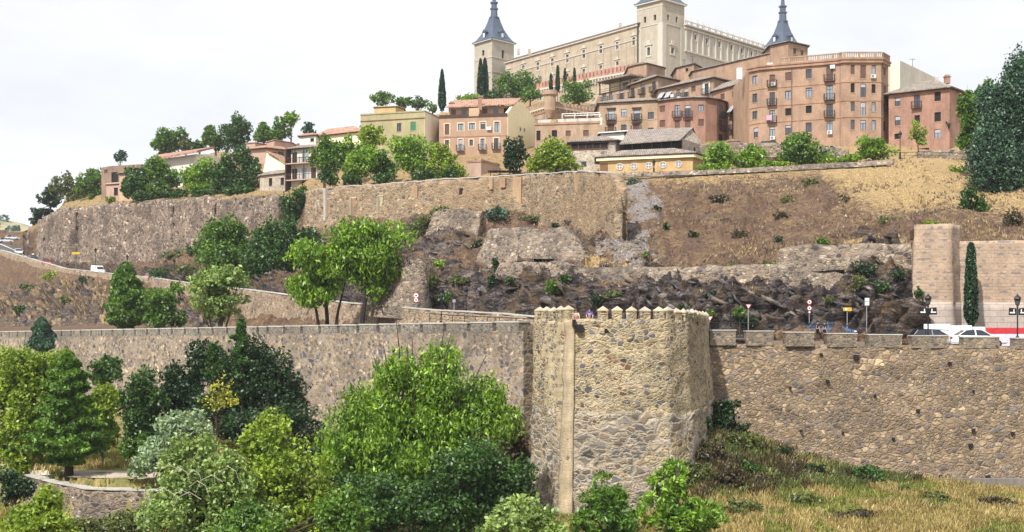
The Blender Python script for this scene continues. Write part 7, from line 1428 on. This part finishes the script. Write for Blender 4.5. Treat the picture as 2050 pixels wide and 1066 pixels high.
# ---------------------------------------------------------------- cars
M_tyre = flat('tyre_rubber', (0.015, 0.015, 0.016), .8); M_rim = flat('wheel_rim', (0.35, 0.35, 0.37), .35, .8); M_cglass = flat('car_glass', (0.015, 0.02, 0.026), .08, 0, .9)
M_red = flat('lamp_red', (0.45, 0.02, 0.02), .3); M_head = flat('headlight_glass', (0.7, 0.72, 0.75), .15, 0, .8)
def paint(name, c): 
    m = flat('paint_' + name, c, .22, .0, .6, .02); m.node_tree.nodes['Principled BSDF'].inputs['Coat Weight'].default_value = .6; return m
def make_car(px, Y, rz, pm, label, kind='saloon', z=None, group='cars on the roads'):
    x = X_(px, Y); g = gnd(x, Y, CZ + (60 if px < 400 else 2.0)) + .08 if z is None else z
    root = empty('parked_van' if kind == 'van' else 'car', (x, Y, g), label=label, cat='van' if kind == 'van' else 'car', group=group); root.rotation_euler = (0, 0, rz)
    if kind == 'van': Lc, W, st = 4.5, 1.75, [(-2.25, .35, 1.75), (-2.2, .3, 1.85), (.4, .3, 1.88), (1.0, .3, 1.7), (1.45, .3, 1.12), (2.05, .32, .92), (2.22, .38, .7)]
    elif kind == 'hatch': Lc, W, st = 4.1, 1.72, [(-2.05, .4, .8), (-2.0, .3, .98), (-1.7, .28, 1.0), (.55, .28, .98), (1.2, .28, .92), (1.85, .3, .78), (2.05, .38, .62)]
    else: Lc, W, st = 4.6, 1.8, [(-2.3, .42, .82), (-2.24, .3, .98), (-1.5, .28, 1.02), (.6, .28, .98), (1.4, .28, .9), (2.1, .3, .74), (2.3, .4, .6)]
    def loft(st, wf, top_in):
        b = MB()
        for (xx, z0, z1) in st:
            w = W / 2 * wf(xx); h = z1 - z0
            for yy, zz in ((-w * .9, z0), (-w, z0 + h * .3), (-w * .99, z0 + h * .65), (-w * top_in, z1), (w * top_in, z1), (w * .99, z0 + h * .65), (w, z0 + h * .3), (w * .9, z0)): b.v.append((xx, yy, zz))
        n = len(st)
        for i in range(n - 1):
            for k in range(8): j = (k + 1) % 8; b.f.append((i * 8 + k, i * 8 + j, i * 8 + 8 + j, i * 8 + 8 + k))
        b.f.append(tuple(range(8))); b.f.append(tuple(range(8 * n - 1, 8 * n - 9, -1))); return b
    wf = lambda xx: 1 - .14 * max(0, abs(xx) / (Lc / 2) - .75) / .25
    body = loft(st, wf, .93 if kind != 'van' else .86).build('body', pm, root, smooth=False)
    if kind != 'van':
        cs = [(-1.95 if kind == 'hatch' else -1.75, .99), (-1.55 if kind == 'hatch' else -1.1, 1.42), (-.3, 1.47), (.25, 1.43), (1.05, .97)]
        b = MB(); 
        for xx, zt_ in cs:
            w0 = W / 2 * .93; w1 = W / 2 * (.93 - .2 * (zt_ - .95) / .5)
            b.v += [(xx, -w0, .93), (xx, -w1, zt_), (xx, w1, zt_), (xx, w0, .93)]
        for i in range(len(cs) - 1):
            for k in range(4): j = (k + 1) % 4; b.f.append((i * 4 + k, i * 4 + j, i * 4 + 4 + j, i * 4 + 4 + k))
        b.build('window', M_cglass, root)
        b = MB(); w1 = W / 2 * .74; xs = [c[0] for c in cs]
        b.v = [(cs[1][0] - .12, -w1, cs[1][1] - .02), (cs[2][0], -w1 * 1.0, cs[2][1] + .012), (cs[3][0] + .05, -w1, cs[3][1] + .012), (cs[3][0] + .05, w1, cs[3][1] + .012), (cs[2][0], w1, cs[2][1] + .012), (cs[1][0] - .12, w1, cs[1][1] - .02)]
        b.f = [(0, 1, 4, 5), (1, 2, 3, 4)]
        for sg in (-1, 1):     # pillars
            for (xa, za), (xb, zb) in (((cs[3][0], cs[3][1]), (cs[4][0], .97)), ((-.35, 1.46), (-.3, .96)), ((cs[1][0], cs[1][1]), (cs[0][0], .99))):
                wa = W / 2 * .76; wb = W / 2 * .94; k = .05; b.quad((xa - k, sg * wa, za + .01), (xa + k, sg * wa, za + .01), (xb + k, sg * wb, zb), (xb - k, sg * wb, zb))
        b.build('roof', pm, root)
    else:
        b = MB()
        for sg in (-1, 1): b.hexa([(.15, sg * .845, 1.15), (1.2, sg * .86, 1.15), (.95, sg * .82, 1.6), (.15, sg * .82, 1.6), (.15, sg * .80, 1.15), (1.2, sg * .81, 1.15), (.95, sg * .77, 1.6), (.15, sg * .77, 1.6)])
        b.hexa([(1.44, -.7, 1.16), (1.44, .7, 1.16), (1.06, .66, 1.68), (1.06, -.66, 1.68), (1.48, -.7, 1.16), (1.48, .7, 1.16), (1.1, .66, 1.68), (1.1, -.66, 1.68)]); b.build('window', M_cglass, root)
    for wx in (-Lc * .3, Lc * .31):
        for sg in (-1, 1):
            b = MB(); k = 18; y0, y1 = sg * (W / 2 - .2), sg * (W / 2 + .005)
            b.v = [(wx + .32 * math.cos(2 * math.pi * j / k), y, .32 + .32 * math.sin(2 * math.pi * j / k)) for y in (y0, y1) for j in range(k)]; b.f = [(j, (j + 1) % k, k + (j + 1) % k, k + j) for j in range(k)] + [tuple(range(k)), tuple(range(k, 2 * k))]
            wo_ = b.build('wheel', M_tyre, root); b = MB(); b.v = [(wx + .2 * math.cos(2 * math.pi * j / k), y, .32 + .2 * math.sin(2 * math.pi * j / k)) for y in (y1, y1 + sg * .012) for j in range(k)]; b.f = [(j, (j + 1) % k, k + (j + 1) % k, k + j) for j in range(k)] + [tuple(range(k, 2 * k))]; b.build('rim', M_rim, wo_)
    for sg in (-1, 1):
        b = MB(); b.box((Lc / 2 - .12, sg * W * .34, .66 if kind != 'van' else .78), (.2, .4, .14)); b.build('headlight', M_head, root); b = MB(); b.box((-Lc / 2 + .04, sg * W * .38, .82 if kind != 'van' else 1.1), (.12, .26, .16)); b.build('tail_light', M_red, root)
        b = MB(); b.box((.85, sg * (W / 2 + .08), 1.0), (.12, .2, .13)); b.build('wing_mirror', pm, root)
    b = MB(); b.box((-Lc / 2 - .005, 0, .6), (.02, .52, .11)); b.build('number_plate', M_white, root)
    return root
pw_, pblk, pblu, pgry, pred, psil = paint('white', (0.78, 0.79, 0.8)), paint('black', (0.012, 0.012, 0.014)), paint('blue', (0.05, 0.11, 0.24)), paint('grey', (0.22, 0.22, 0.25)), paint('red', (0.42, 0.03, 0.04)), paint('silver', (0.52, 0.55, 0.58))
make_car(1956, 107.6, R(-4), pw_, 'white saloon car on the lower road seen over the parapet at the right')
make_car(1662, 109.0, R(-3), pblu, 'dark blue estate car passing behind the parapet between the road signs', 'hatch')
make_car(1868, 112.5, R(2), pgry, 'grey car mostly hidden behind the lamp with banners at the right', 'hatch')
def on_road(px, t=.5):
    z, Y = prof(px, 3 + t * .8); return Y, CZ + z + .1
for px, t, rz, pm, kd, lb in ((196, .35, 158, pw_, 'van', 'small white van going down the left road'), (90, .3, 150, pred, 'hatch', 'pinkish red car behind the black car on the left road'), (66, .35, 148, pblk, 'hatch', 'black car with bright roof on the left road'), (37, .7, 145, pw_, 'hatch', 'nearest white car at the left bend, behind the black car'), (303, .3, 160, pred, 'hatch', 'red car half hidden by the conifer on the left road'), (317, .62, 160, psil, 'hatch', 'silver car half hidden by the conifer on the left road')):
    Y, z = on_road(px, t); a = on_road(px + 6, t); rz_ = math.atan2(a[0] - Y, X_(px + 6, a[0]) - X_(px, Y)); c = make_car(px, Y, rz_, pm, lb, kd, z=z); sl = math.atan2(a[1] - z, math.hypot(a[0] - Y, X_(px + 6, a[0]) - X_(px, Y))); c.rotation_euler = (0, -sl, rz_)
for px, py, lb in ((11, 475, 'far white car at the left edge on the upper bend'), (25, 471, 'second far white car on the upper bend')):
    z, Y = prof(px, 4.35 + (25 - px) * -.012 + .3 * (px > 20)); make_car(px, Y, R(35), pw_, lb, 'hatch', z=CZ + z + .3)
for px, Y, pm, lb in ((1477, 198.5, pred, 'red car parked on the upper street above the left twin tree'), (1545, 198, pblk, 'black car parked on the upper street left of the large round tree'), (1663, 197.5, psil, 'silver car parked on the upper street at the foot of the corner block')):
    make_car(px, Y, R(-3), pm, lb, 'hatch', z=Z_(293, Y) + (-.75 if px < 1600 else -1.5), group='cars on the upper street')

# ---------------------------------------------------------------- street lamps, signs, rails, barriers
def lamp(px, ytop, Y, label, zbase=None, banner=False, group='street lamps'):
    x = X_(px, Y); g = gnd(x, Y, Z_(ytop, Y)) if zbase is None else zbase; H = Z_(ytop, Y) - g
    root = empty('street_lamp', (x, Y, g), label=label, cat='street lamp', group=group)
    b = MB(); b.lathe((0, 0, 0), [(.2, 0), (.2, .25), (.13, .35), (.12, .9), (.15, .95), (.06, 1.1), (.05, H - 1.15), (.1, H - 1.1), (.05, H - 1.0)], 10); b.build('post', M_iron, root)
    b = MB(); b.lathe((0, 0, H - 1.0), [(.08, 0), (.15, .08), (.26, .55), (.3, .57), (.22, .72), (.08, .86), (.05, .9), (.02, 1.0)], 6); o = b.build('lantern', M_iron, root)
    b = MB(); b.lathe((0, 0, H - .9), [(.17, 0), (.245, .42)], 6); b.build('lamp_glass', flat('lamp_glass', (0.08, 0.08, 0.08), .2), o)
    if banner:
        for sg in (-1, 1):
            b = MB(); b.hexa([(sg * .08, -.02, H - 1.75), (sg * .72, -.02, H - 1.75), (sg * .72, .02, H - 1.75), (sg * .08, .02, H - 1.75), (sg * .08, -.02, H - 1.2), (sg * .68, -.02, H - 1.15), (sg * .68, .02, H - 1.15), (sg * .08, .02, H - 1.2)]); o = b.build('banner', M_iron, root)
            b = MB(); b.box((sg * .42, -.03, H - 1.55), (.42, .012, .1)); b.box((sg * .3, -.03, H - 1.38), (.08, .012, .22)); b.build('banner_print', M_white, o)
    return root
lamp(1463, 584, 106.0, 'lone street lamp between the tower and the triangular sign'); lamp(1858, 587, 104.9, 'street lamp with two dark banners in front of the tall buttress', banner=True); lamp(2037, 588, 104.9, 'street lamp with two dark banners at the right edge', banner=True)
lamp(885, 574, 127.5, 'street lamp by the road, left of the pair near the dark rocks'); lamp(933, 572, 124.5, 'street lamp by the road, right of the pair near the dark rocks'); lamp(1154, 588, 117.5, 'street lamp whose head rises just above the tower top')
for px, yt, lb in ((88, 475, 'leftmost small street lamp against the left rampart corner'), (191, 496, 'small street lamp behind the white van'), (255, 510, 'small street lamp above the mid green conifer'), (349, 518, 'small street lamp left of the big dark trees'), (48, 470, 'thin lamp post at the left bend')):
    z, Y = prof(px, 3.9); lamp(px, yt, Y, lb, CZ + z)
lamp(1802, 262, 186, 'street lamp in front of the left corner of the red brick house'); lamp(1309, 318, 180.5, 'street lamp in front of the ochre hall between round windows'); lamp(1652, 297, 182, 'small street lamp right of the large round tree')
def sign(name, px, Y, yb, label, cat='road sign'):
    x = X_(px, Y); g = gnd(x, Y, Z_(yb, Y) + 3); return empty(name, (x, Y, g), label=label, cat=cat), g
def disc(b, x, z, r, y0, y1, k=20):
    b0 = len(b.v); b.v += [(x + r * math.cos(2 * math.pi * j / k), y, z + r * math.sin(2 * math.pi * j / k)) for y in (y0, y1) for j in range(k)]
    b.f += [(b0 + j, b0 + (j + 1) % k, b0 + k + (j + 1) % k, b0 + k + j) for j in range(k)] + [tuple(b0 + j for j in range(k)), tuple(b0 + k + j for j in range(k))[::-1]]
M_sred = flat('sign_red', (0.5, 0.03, 0.04), .5); M_syel = flat('sign_yellow', (0.6, 0.38, 0.02), .5); M_sgr = flat('sign_green', (0.03, 0.2, 0.1), .5); M_galv = flat('galvanised', (0.35, 0.36, 0.37), .5, .6)
def post(root, g, ztop): b = MB(); b.tube([(0, 0, -.3), (0, 0, ztop - g)], [.04, .04], 7); b.build('post', M_galv, root)
def round_signs(px, Y, ys, rads, label):
    root, g = sign('round_road_signs', px, Y, ys[-1], label); post(root, g, Z_(ys[0] - 4, Y))
    for y, r in zip(ys, rads):
        z = Z_(y, Y) - g; b = MB(); disc(b, 0, z, r, -.1, -.06); o = b.build('sign_plate', M_sred, root); b = MB(); disc(b, 0, z, r * .76, -.112, -.1); q = b.build('sign_face', M_white, o)
        b = MB(); b.box((0, -.118, z), (r * .5, .01, r * .55)); b.build('sign_symbol', M_iron, q) if r > .2 else None
round_signs(1620, 116.2, (605, 617.5, 625.5), (.22, .22, .11), 'stack of round red bordered prohibition signs before the black rocks')
round_signs(833, 132, (592, 601), (.3, .26), 'pair of round road signs beside the sloping buttress')
def tri_sign(px, Y, y, label, s=.26):
    root, g = sign('give_way_sign', px, Y, y, label); post(root, g, Z_(y - 3, Y)); z = Z_(y, Y) - g
    for k, (mt, f, yy) in enumerate(((M_sred, 1, -.1), (M_white, .68, -.115))):
        b = MB(); a = [(-s * f, yy, z + s * .55 * f), (s * f, yy, z + s * .55 * f), (0, yy, z - s * 1.1 * f)]; b.v = a + [(x_, yy + .012, z_) for x_, _, z_ in a]; b.f = [(0, 1, 2), (5, 4, 3), (0, 3, 4, 1), (1, 4, 5, 2), (2, 5, 3, 0)]
        o = b.build('sign_plate' if k == 0 else 'sign_face', mt, root if k == 0 else o)
tri_sign(1498, 109, 613, 'white give way triangle right of the lone street lamp'); tri_sign(1421, 107.5, 637, 'small give way triangle at the right corner of the tower')
def plate_sign(px, Y, y0, y1, w, mt, label, text=None, back=None, cat='road sign'):
    root, g = sign('direction_sign', px, Y, y1, label, cat); post(root, g, Z_(y0, Y)); z0, z1 = Z_(y1, Y) - g, Z_(y0, Y) - g; b = MB(); b.box((0, -.08, (z0 + z1) / 2), (w * Y / F, .05, z1 - z0)); o = b.build('sign_plate', mt, root)
    if text:
        b = MB()
        for xx, ww, zz, hh in text: b.box((xx * w * Y / F, -.112, lerp(z0, z1, zz)), (ww * w * Y / F, .012, hh * (z1 - z0)))
        b.build('sign_print', back or M_iron, o)
    return root
plate_sign(1696, 114, 616, 623, 17, M_syel, 'yellow direction sign in front of the black rocks', [(-.18, .28, .5, .5), (-.3, .03, .5, .7)], M_white)
plate_sign(1735, 114, 597, 612, 9, M_white, 'white and green notice sign right of the yellow sign', [(0, .9, .52, .06), (-.45, .08, .5, .95)], M_sgr)
z, Y = prof(152, 3.95); plate_sign(152, Y, 505, 509.5, 16, M_syel, 'long yellow direction sign below the left rampart')
z, Y = prof(909, 3.9); plate_sign(909, 126, 600, 606, 6, M_galv, 'small grey sign between the two street lamps by the road')
# railing along the lower road
def railing(pts, label, h=1.0, sp=1.9):
    root = empty('handrail', pts[0], label=label, cat='railing'); o0 = Vector(pts[0]); pl = [Vector(p) - o0 for p in pts]; b = MB(); b2 = MB()
    for zz, r in ((h, .035), (h * .52, .02)): b.tube([p + Vector((0, 0, zz)) for p in pl], [r] * len(pl), 6)
    b.build('rail', M_iron, root)
    for a, c in zip(pl[:-1], pl[1:]):
        n = max(1, int((c - a).length / sp))
        for i in range(n): p = a.lerp(c, i / n); b2.tube([p, p + Vector((0, 0, h))], [.03, .03], 6)
    b2.build('railing_posts', M_iron, root)
railing([(X_(p, 105.8), 105.8, Z_(y, 105.8) - 1.0) for p, y in ((1421, 646), (1560, 648.5), (1650, 650), (1760, 656), (1900, 661.5))], 'black iron handrail along the lower road right of the tower')
railing([(X_(p, Y), Y, Z_(y, Y) - 1.0) for p, y, Y in ((860, 628, 124.5), (930, 633, 119.5), (1000, 636, 114.5), (1068, 639, 110.5))], 'black iron handrail on the pavement left of the tower')
# red and white barrier
root = empty('barrier', (X_(1850, 113.5), 113.5, CZ - 2.3), label='red and white plastic barrier wall along the far side of the lower road', cat='barrier'); x0 = X_(1850, 113.5)
xx = 0; k = 0
segs_ = [(2.3, 'w'), (1.9, 'w'), (1.1, 'w'), (4.6, 'r'), (1.5, 'w'), (3.4, 'r'), (2.2, 'w'), (3.4, 'r')]
for ln, c_ in segs_:
    b = MB(); hh = 1.9 - .12 * k if k < 3 else 1.55; b.hexa([(xx, -.3, 0), (xx + ln - .06, -.3, 0), (xx + ln - .06, .3, 0), (xx, .3, 0), (xx, -.12, hh), (xx + ln - .06, -.12, hh), (xx + ln - .06, .12, hh), (xx, .12, hh)])
    o = b.build('barrier_block', M_white if c_ == 'w' else flat('barrier_lilac_white', (0.55, 0.52, 0.6), .5), root)
    if c_ == 'r': b = MB(); b.box((xx + ln / 2, 0, 1.32), (ln - .08, .42, .5)); b.build('red_band', M_sred, o)
    xx += ln; k += 1
# cypress-lined upper street: thin rail on the slope top
railing([(X_(p, 170), 170, Z_(y, 170)) for p, y in ((1770, 321), (1850, 318), (1950, 322))], 'thin pale railing at the top of the slope below the red brick house', .9, 2.5)

# ---------------------------------------------------------------- people
def person(px, Y, zf, rz, shirt, trousers, skin, hair, label, pose='stand', H=1.72):
    root = empty('person', (X_(px, Y), Y, zf), label=label, cat='person'); root.rotation_euler = (0, 0, rz); s = H / 1.75
    lean = .12 if pose == 'lean' else 0; st_ = .22 if pose == 'walk' else .06
    J = {'pel': (0, 0, .95), 'ch': (0, -lean, 1.25), 'nk': (0, -lean * 1.3, 1.46), 'hd': (0, -lean * 1.5, 1.58), 'top': (0, -lean * 1.5, 1.72),
         'sl': (-.18, -lean, 1.40), 'sr': (.18, -lean, 1.40), 'el': (-.25, -.05 - lean * 2, 1.12), 'er': (.25, -.05 - lean * 2, 1.12), 'wl': (-.2, -.25 - lean * 2, 1.0) if pose == 'lean' else (-.26, -.12, .86), 'wr': (.2, -.25 - lean * 2, 1.0) if pose == 'lean' else (.26, .08, .86),
         'hl': (-.1, 0, .9), 'hr': (.1, 0, .9), 'kl': (-.11, -st_, .5), 'kr': (.11, st_ * .3, .5), 'al': (-.11, -st_ * .9, .08), 'ar': (.11, st_ * 1.3, .1), 'tl': (-.12, -st_ * .9 - .18, .03), 'tr': (.12, st_ * 1.3 - .16, .03)}
    def skin_mesh(name, mat, edges, rad, root_j, parent, sub=2):
        keys = sorted({k for e in edges for k in e}); bm = bmesh.new(); ly = bm.verts.layers.skin.verify(); vs = {}
        for k in keys: v = bm.verts.new(Vector(J[k]) * s); v[ly].radius = (rad[k] * s, rad[k] * s); v[ly].use_root = (k == root_j); vs[k] = v
        for a, c in edges: bm.edges.new((vs[a], vs[c]))
        me = bpy.data.meshes.new(name); bm.to_mesh(me); bm.free(); me.materials.append(mat); o = bpy.data.objects.new(name, me); link(o, parent)
        o.modifiers.new('skin', 'SKIN').use_smooth_shade = True; o.modifiers.new('sub', 'SUBSURF').levels = sub; o.modifiers[-1].render_levels = sub; return o
    ed = [('pel', 'ch'), ('ch', 'nk'), ('nk', 'hd'), ('hd', 'top'), ('ch', 'sl'), ('sl', 'el'), ('el', 'wl'), ('ch', 'sr'), ('sr', 'er'), ('er', 'wr'), ('pel', 'hl'), ('hl', 'kl'), ('kl', 'al'), ('al', 'tl'), ('pel', 'hr'), ('hr', 'kr'), ('kr', 'ar'), ('ar', 'tr')]
    rad = dict(pel=.13, ch=.14, nk=.055, hd=.1, top=.07, sl=.065, sr=.065, el=.042, er=.042, wl=.028, wr=.028, hl=.09, hr=.09, kl=.058, kr=.058, al=.04, ar=.04, tl=.035, tr=.035)
    for sd_ in 'lr':
        w = Vector(J['w' + sd_]); e = Vector(J['e' + sd_]); d = (w - e).normalized(); sg = -1 if sd_ == 'l' else 1; J['p' + sd_] = tuple(w + d * .07); ed.append(('w' + sd_, 'p' + sd_)); rad['p' + sd_] = .032
        for f in range(4): J['f%d%s' % (f, sd_)] = tuple(w + d * (.15 + .015 * (1.5 - abs(f - 1.5))) + Vector((0, (f - 1.5) * .02, 0))); ed.append(('p' + sd_, 'f%d%s' % (f, sd_))); rad['f%d%s' % (f, sd_)] = .009
        J['th' + sd_] = tuple(w + d * .09 + Vector((-sg * .03, -.05, 0))); ed.append(('w' + sd_, 'th' + sd_)); rad['th' + sd_] = .01
    body = skin_mesh('body', skin, ed, rad, 'pel', root)
    r2 = {k: v * 1.14 + .012 for k, v in rad.items()}; J['el2'] = tuple(Vector(J['sl']).lerp(Vector(J['el']), .8)); J['er2'] = tuple(Vector(J['sr']).lerp(Vector(J['er']), .8)); r2['el2'] = r2['er2'] = .062; r2['pel'] = .155; r2['nk'] = .07; J['nk2'] = tuple(Vector(J['ch']).lerp(Vector(J['nk']), .75)); r2['nk2'] = .085
    skin_mesh('shirt', shirt, [('pel', 'ch'), ('ch', 'nk2'), ('ch', 'sl'), ('sl', 'el2'), ('ch', 'sr'), ('sr', 'er2')], r2, 'pel', root)
    J['al2'] = tuple(Vector(J['kl']).lerp(Vector(J['al']), .95)); J['ar2'] = tuple(Vector(J['kr']).lerp(Vector(J['ar']), .95)); r2['al2'] = r2['ar2'] = .06; r2['pel'] = .14
    skin_mesh('trousers', trousers, [('pel', 'hl'), ('hl', 'kl'), ('kl', 'al2'), ('pel', 'hr'), ('hr', 'kr'), ('kr', 'ar2')], r2, 'pel', root)
    hc = (Vector(J['hd']) + Vector((0, .02, .07))) * s; b = MB(); b.lathe(hc, [(.02, -.1), (.115, -.05), (.118, .02), (.09, .09), (.03, .125)], 12); b.build('hair', hair, root, smooth=True)
    b = MB()
    for sg in (-1, 1): b.box(Vector((sg * .035, -lean * 1.5 - .098, 1.62)) * s, (.022, .012, .012))
    b.build('eyes', M_iron, body); b = MB(); b.box(Vector((0, -lean * 1.5 - .105, 1.585)) * s, (.022, .03, .04)); b.build('nose', skin, body)
    return root
SK = flat('skin', (0.45, 0.28, 0.2), .6, 0, .3, .03); HR = flat('hair_dark', (0.02, 0.014, 0.01), .7); HB = flat('hair_brown', (0.07, 0.04, 0.02), .7)
cb = flat('cloth_blue', (0.05, 0.06, 0.36), .8); cbk = flat('cloth_black', (0.015, 0.015, 0.018), .85); cw = flat('cloth_white', (0.7, 0.7, 0.7), .8); cpk = flat('cloth_pale_pink', (0.6, 0.42, 0.36), .8); cj = flat('cloth_denim', (0.04, 0.06, 0.12), .8)
person(1180, 94.95, CZ - .85, 0, cb, cj, SK, HR, 'person in a blue and white top leaning in a gap of the tower merlons', 'lean')
person(1153, 95.0, CZ - .95, 0, cpk, cj, SK, HB, 'person in a pale pink top at the left corner of the tower', 'lean')
person(1637, 105.0, CZ - 1.72, R(90), cbk, cbk, SK, HR, 'walker in black, seen through the parapet gap in front of the blue car', 'walk', .01 + 1.65)
person(1651, 105.1, CZ - 1.72, R(-80), cbk, cbk, SK, HB, 'second walker in black close to the first by the parapet gap', 'walk', 1.62)
z, Y = prof(66, 3.9); person(66, Y, CZ + z + .2, 0, cw, cw, SK, HR, 'person in white standing at the foot of the left rampart')
z, Y = prof(945, 3.9)

# ---------------------------------------------------------------- air
b = MB(); b.box((-40, 300, CZ + 35), (1500, 1500, 170)); hz_ = b.build('haze', M_white, kind='stuff'); hz_.data.materials.clear()
m = bpy.data.materials.new('haze'); m.use_nodes = True; nt = m.node_tree; nt.nodes.clear(); o_ = N(nt, 'ShaderNodeOutputMaterial'); pv = N(nt, 'ShaderNodeVolumePrincipled')
pv.inputs['Color'].default_value = (0.86, 0.92, 1.0, 1); pv.inputs['Density'].default_value = 0.00012; L(nt, pv.outputs[0], o_.inputs['Volume']); hz_.data.materials.append(m)
print('OBJECTS', len(bpy.data.objects), 'POLYS', sum(len(o.data.polygons) for o in bpy.data.objects if o.type == 'MESH'))
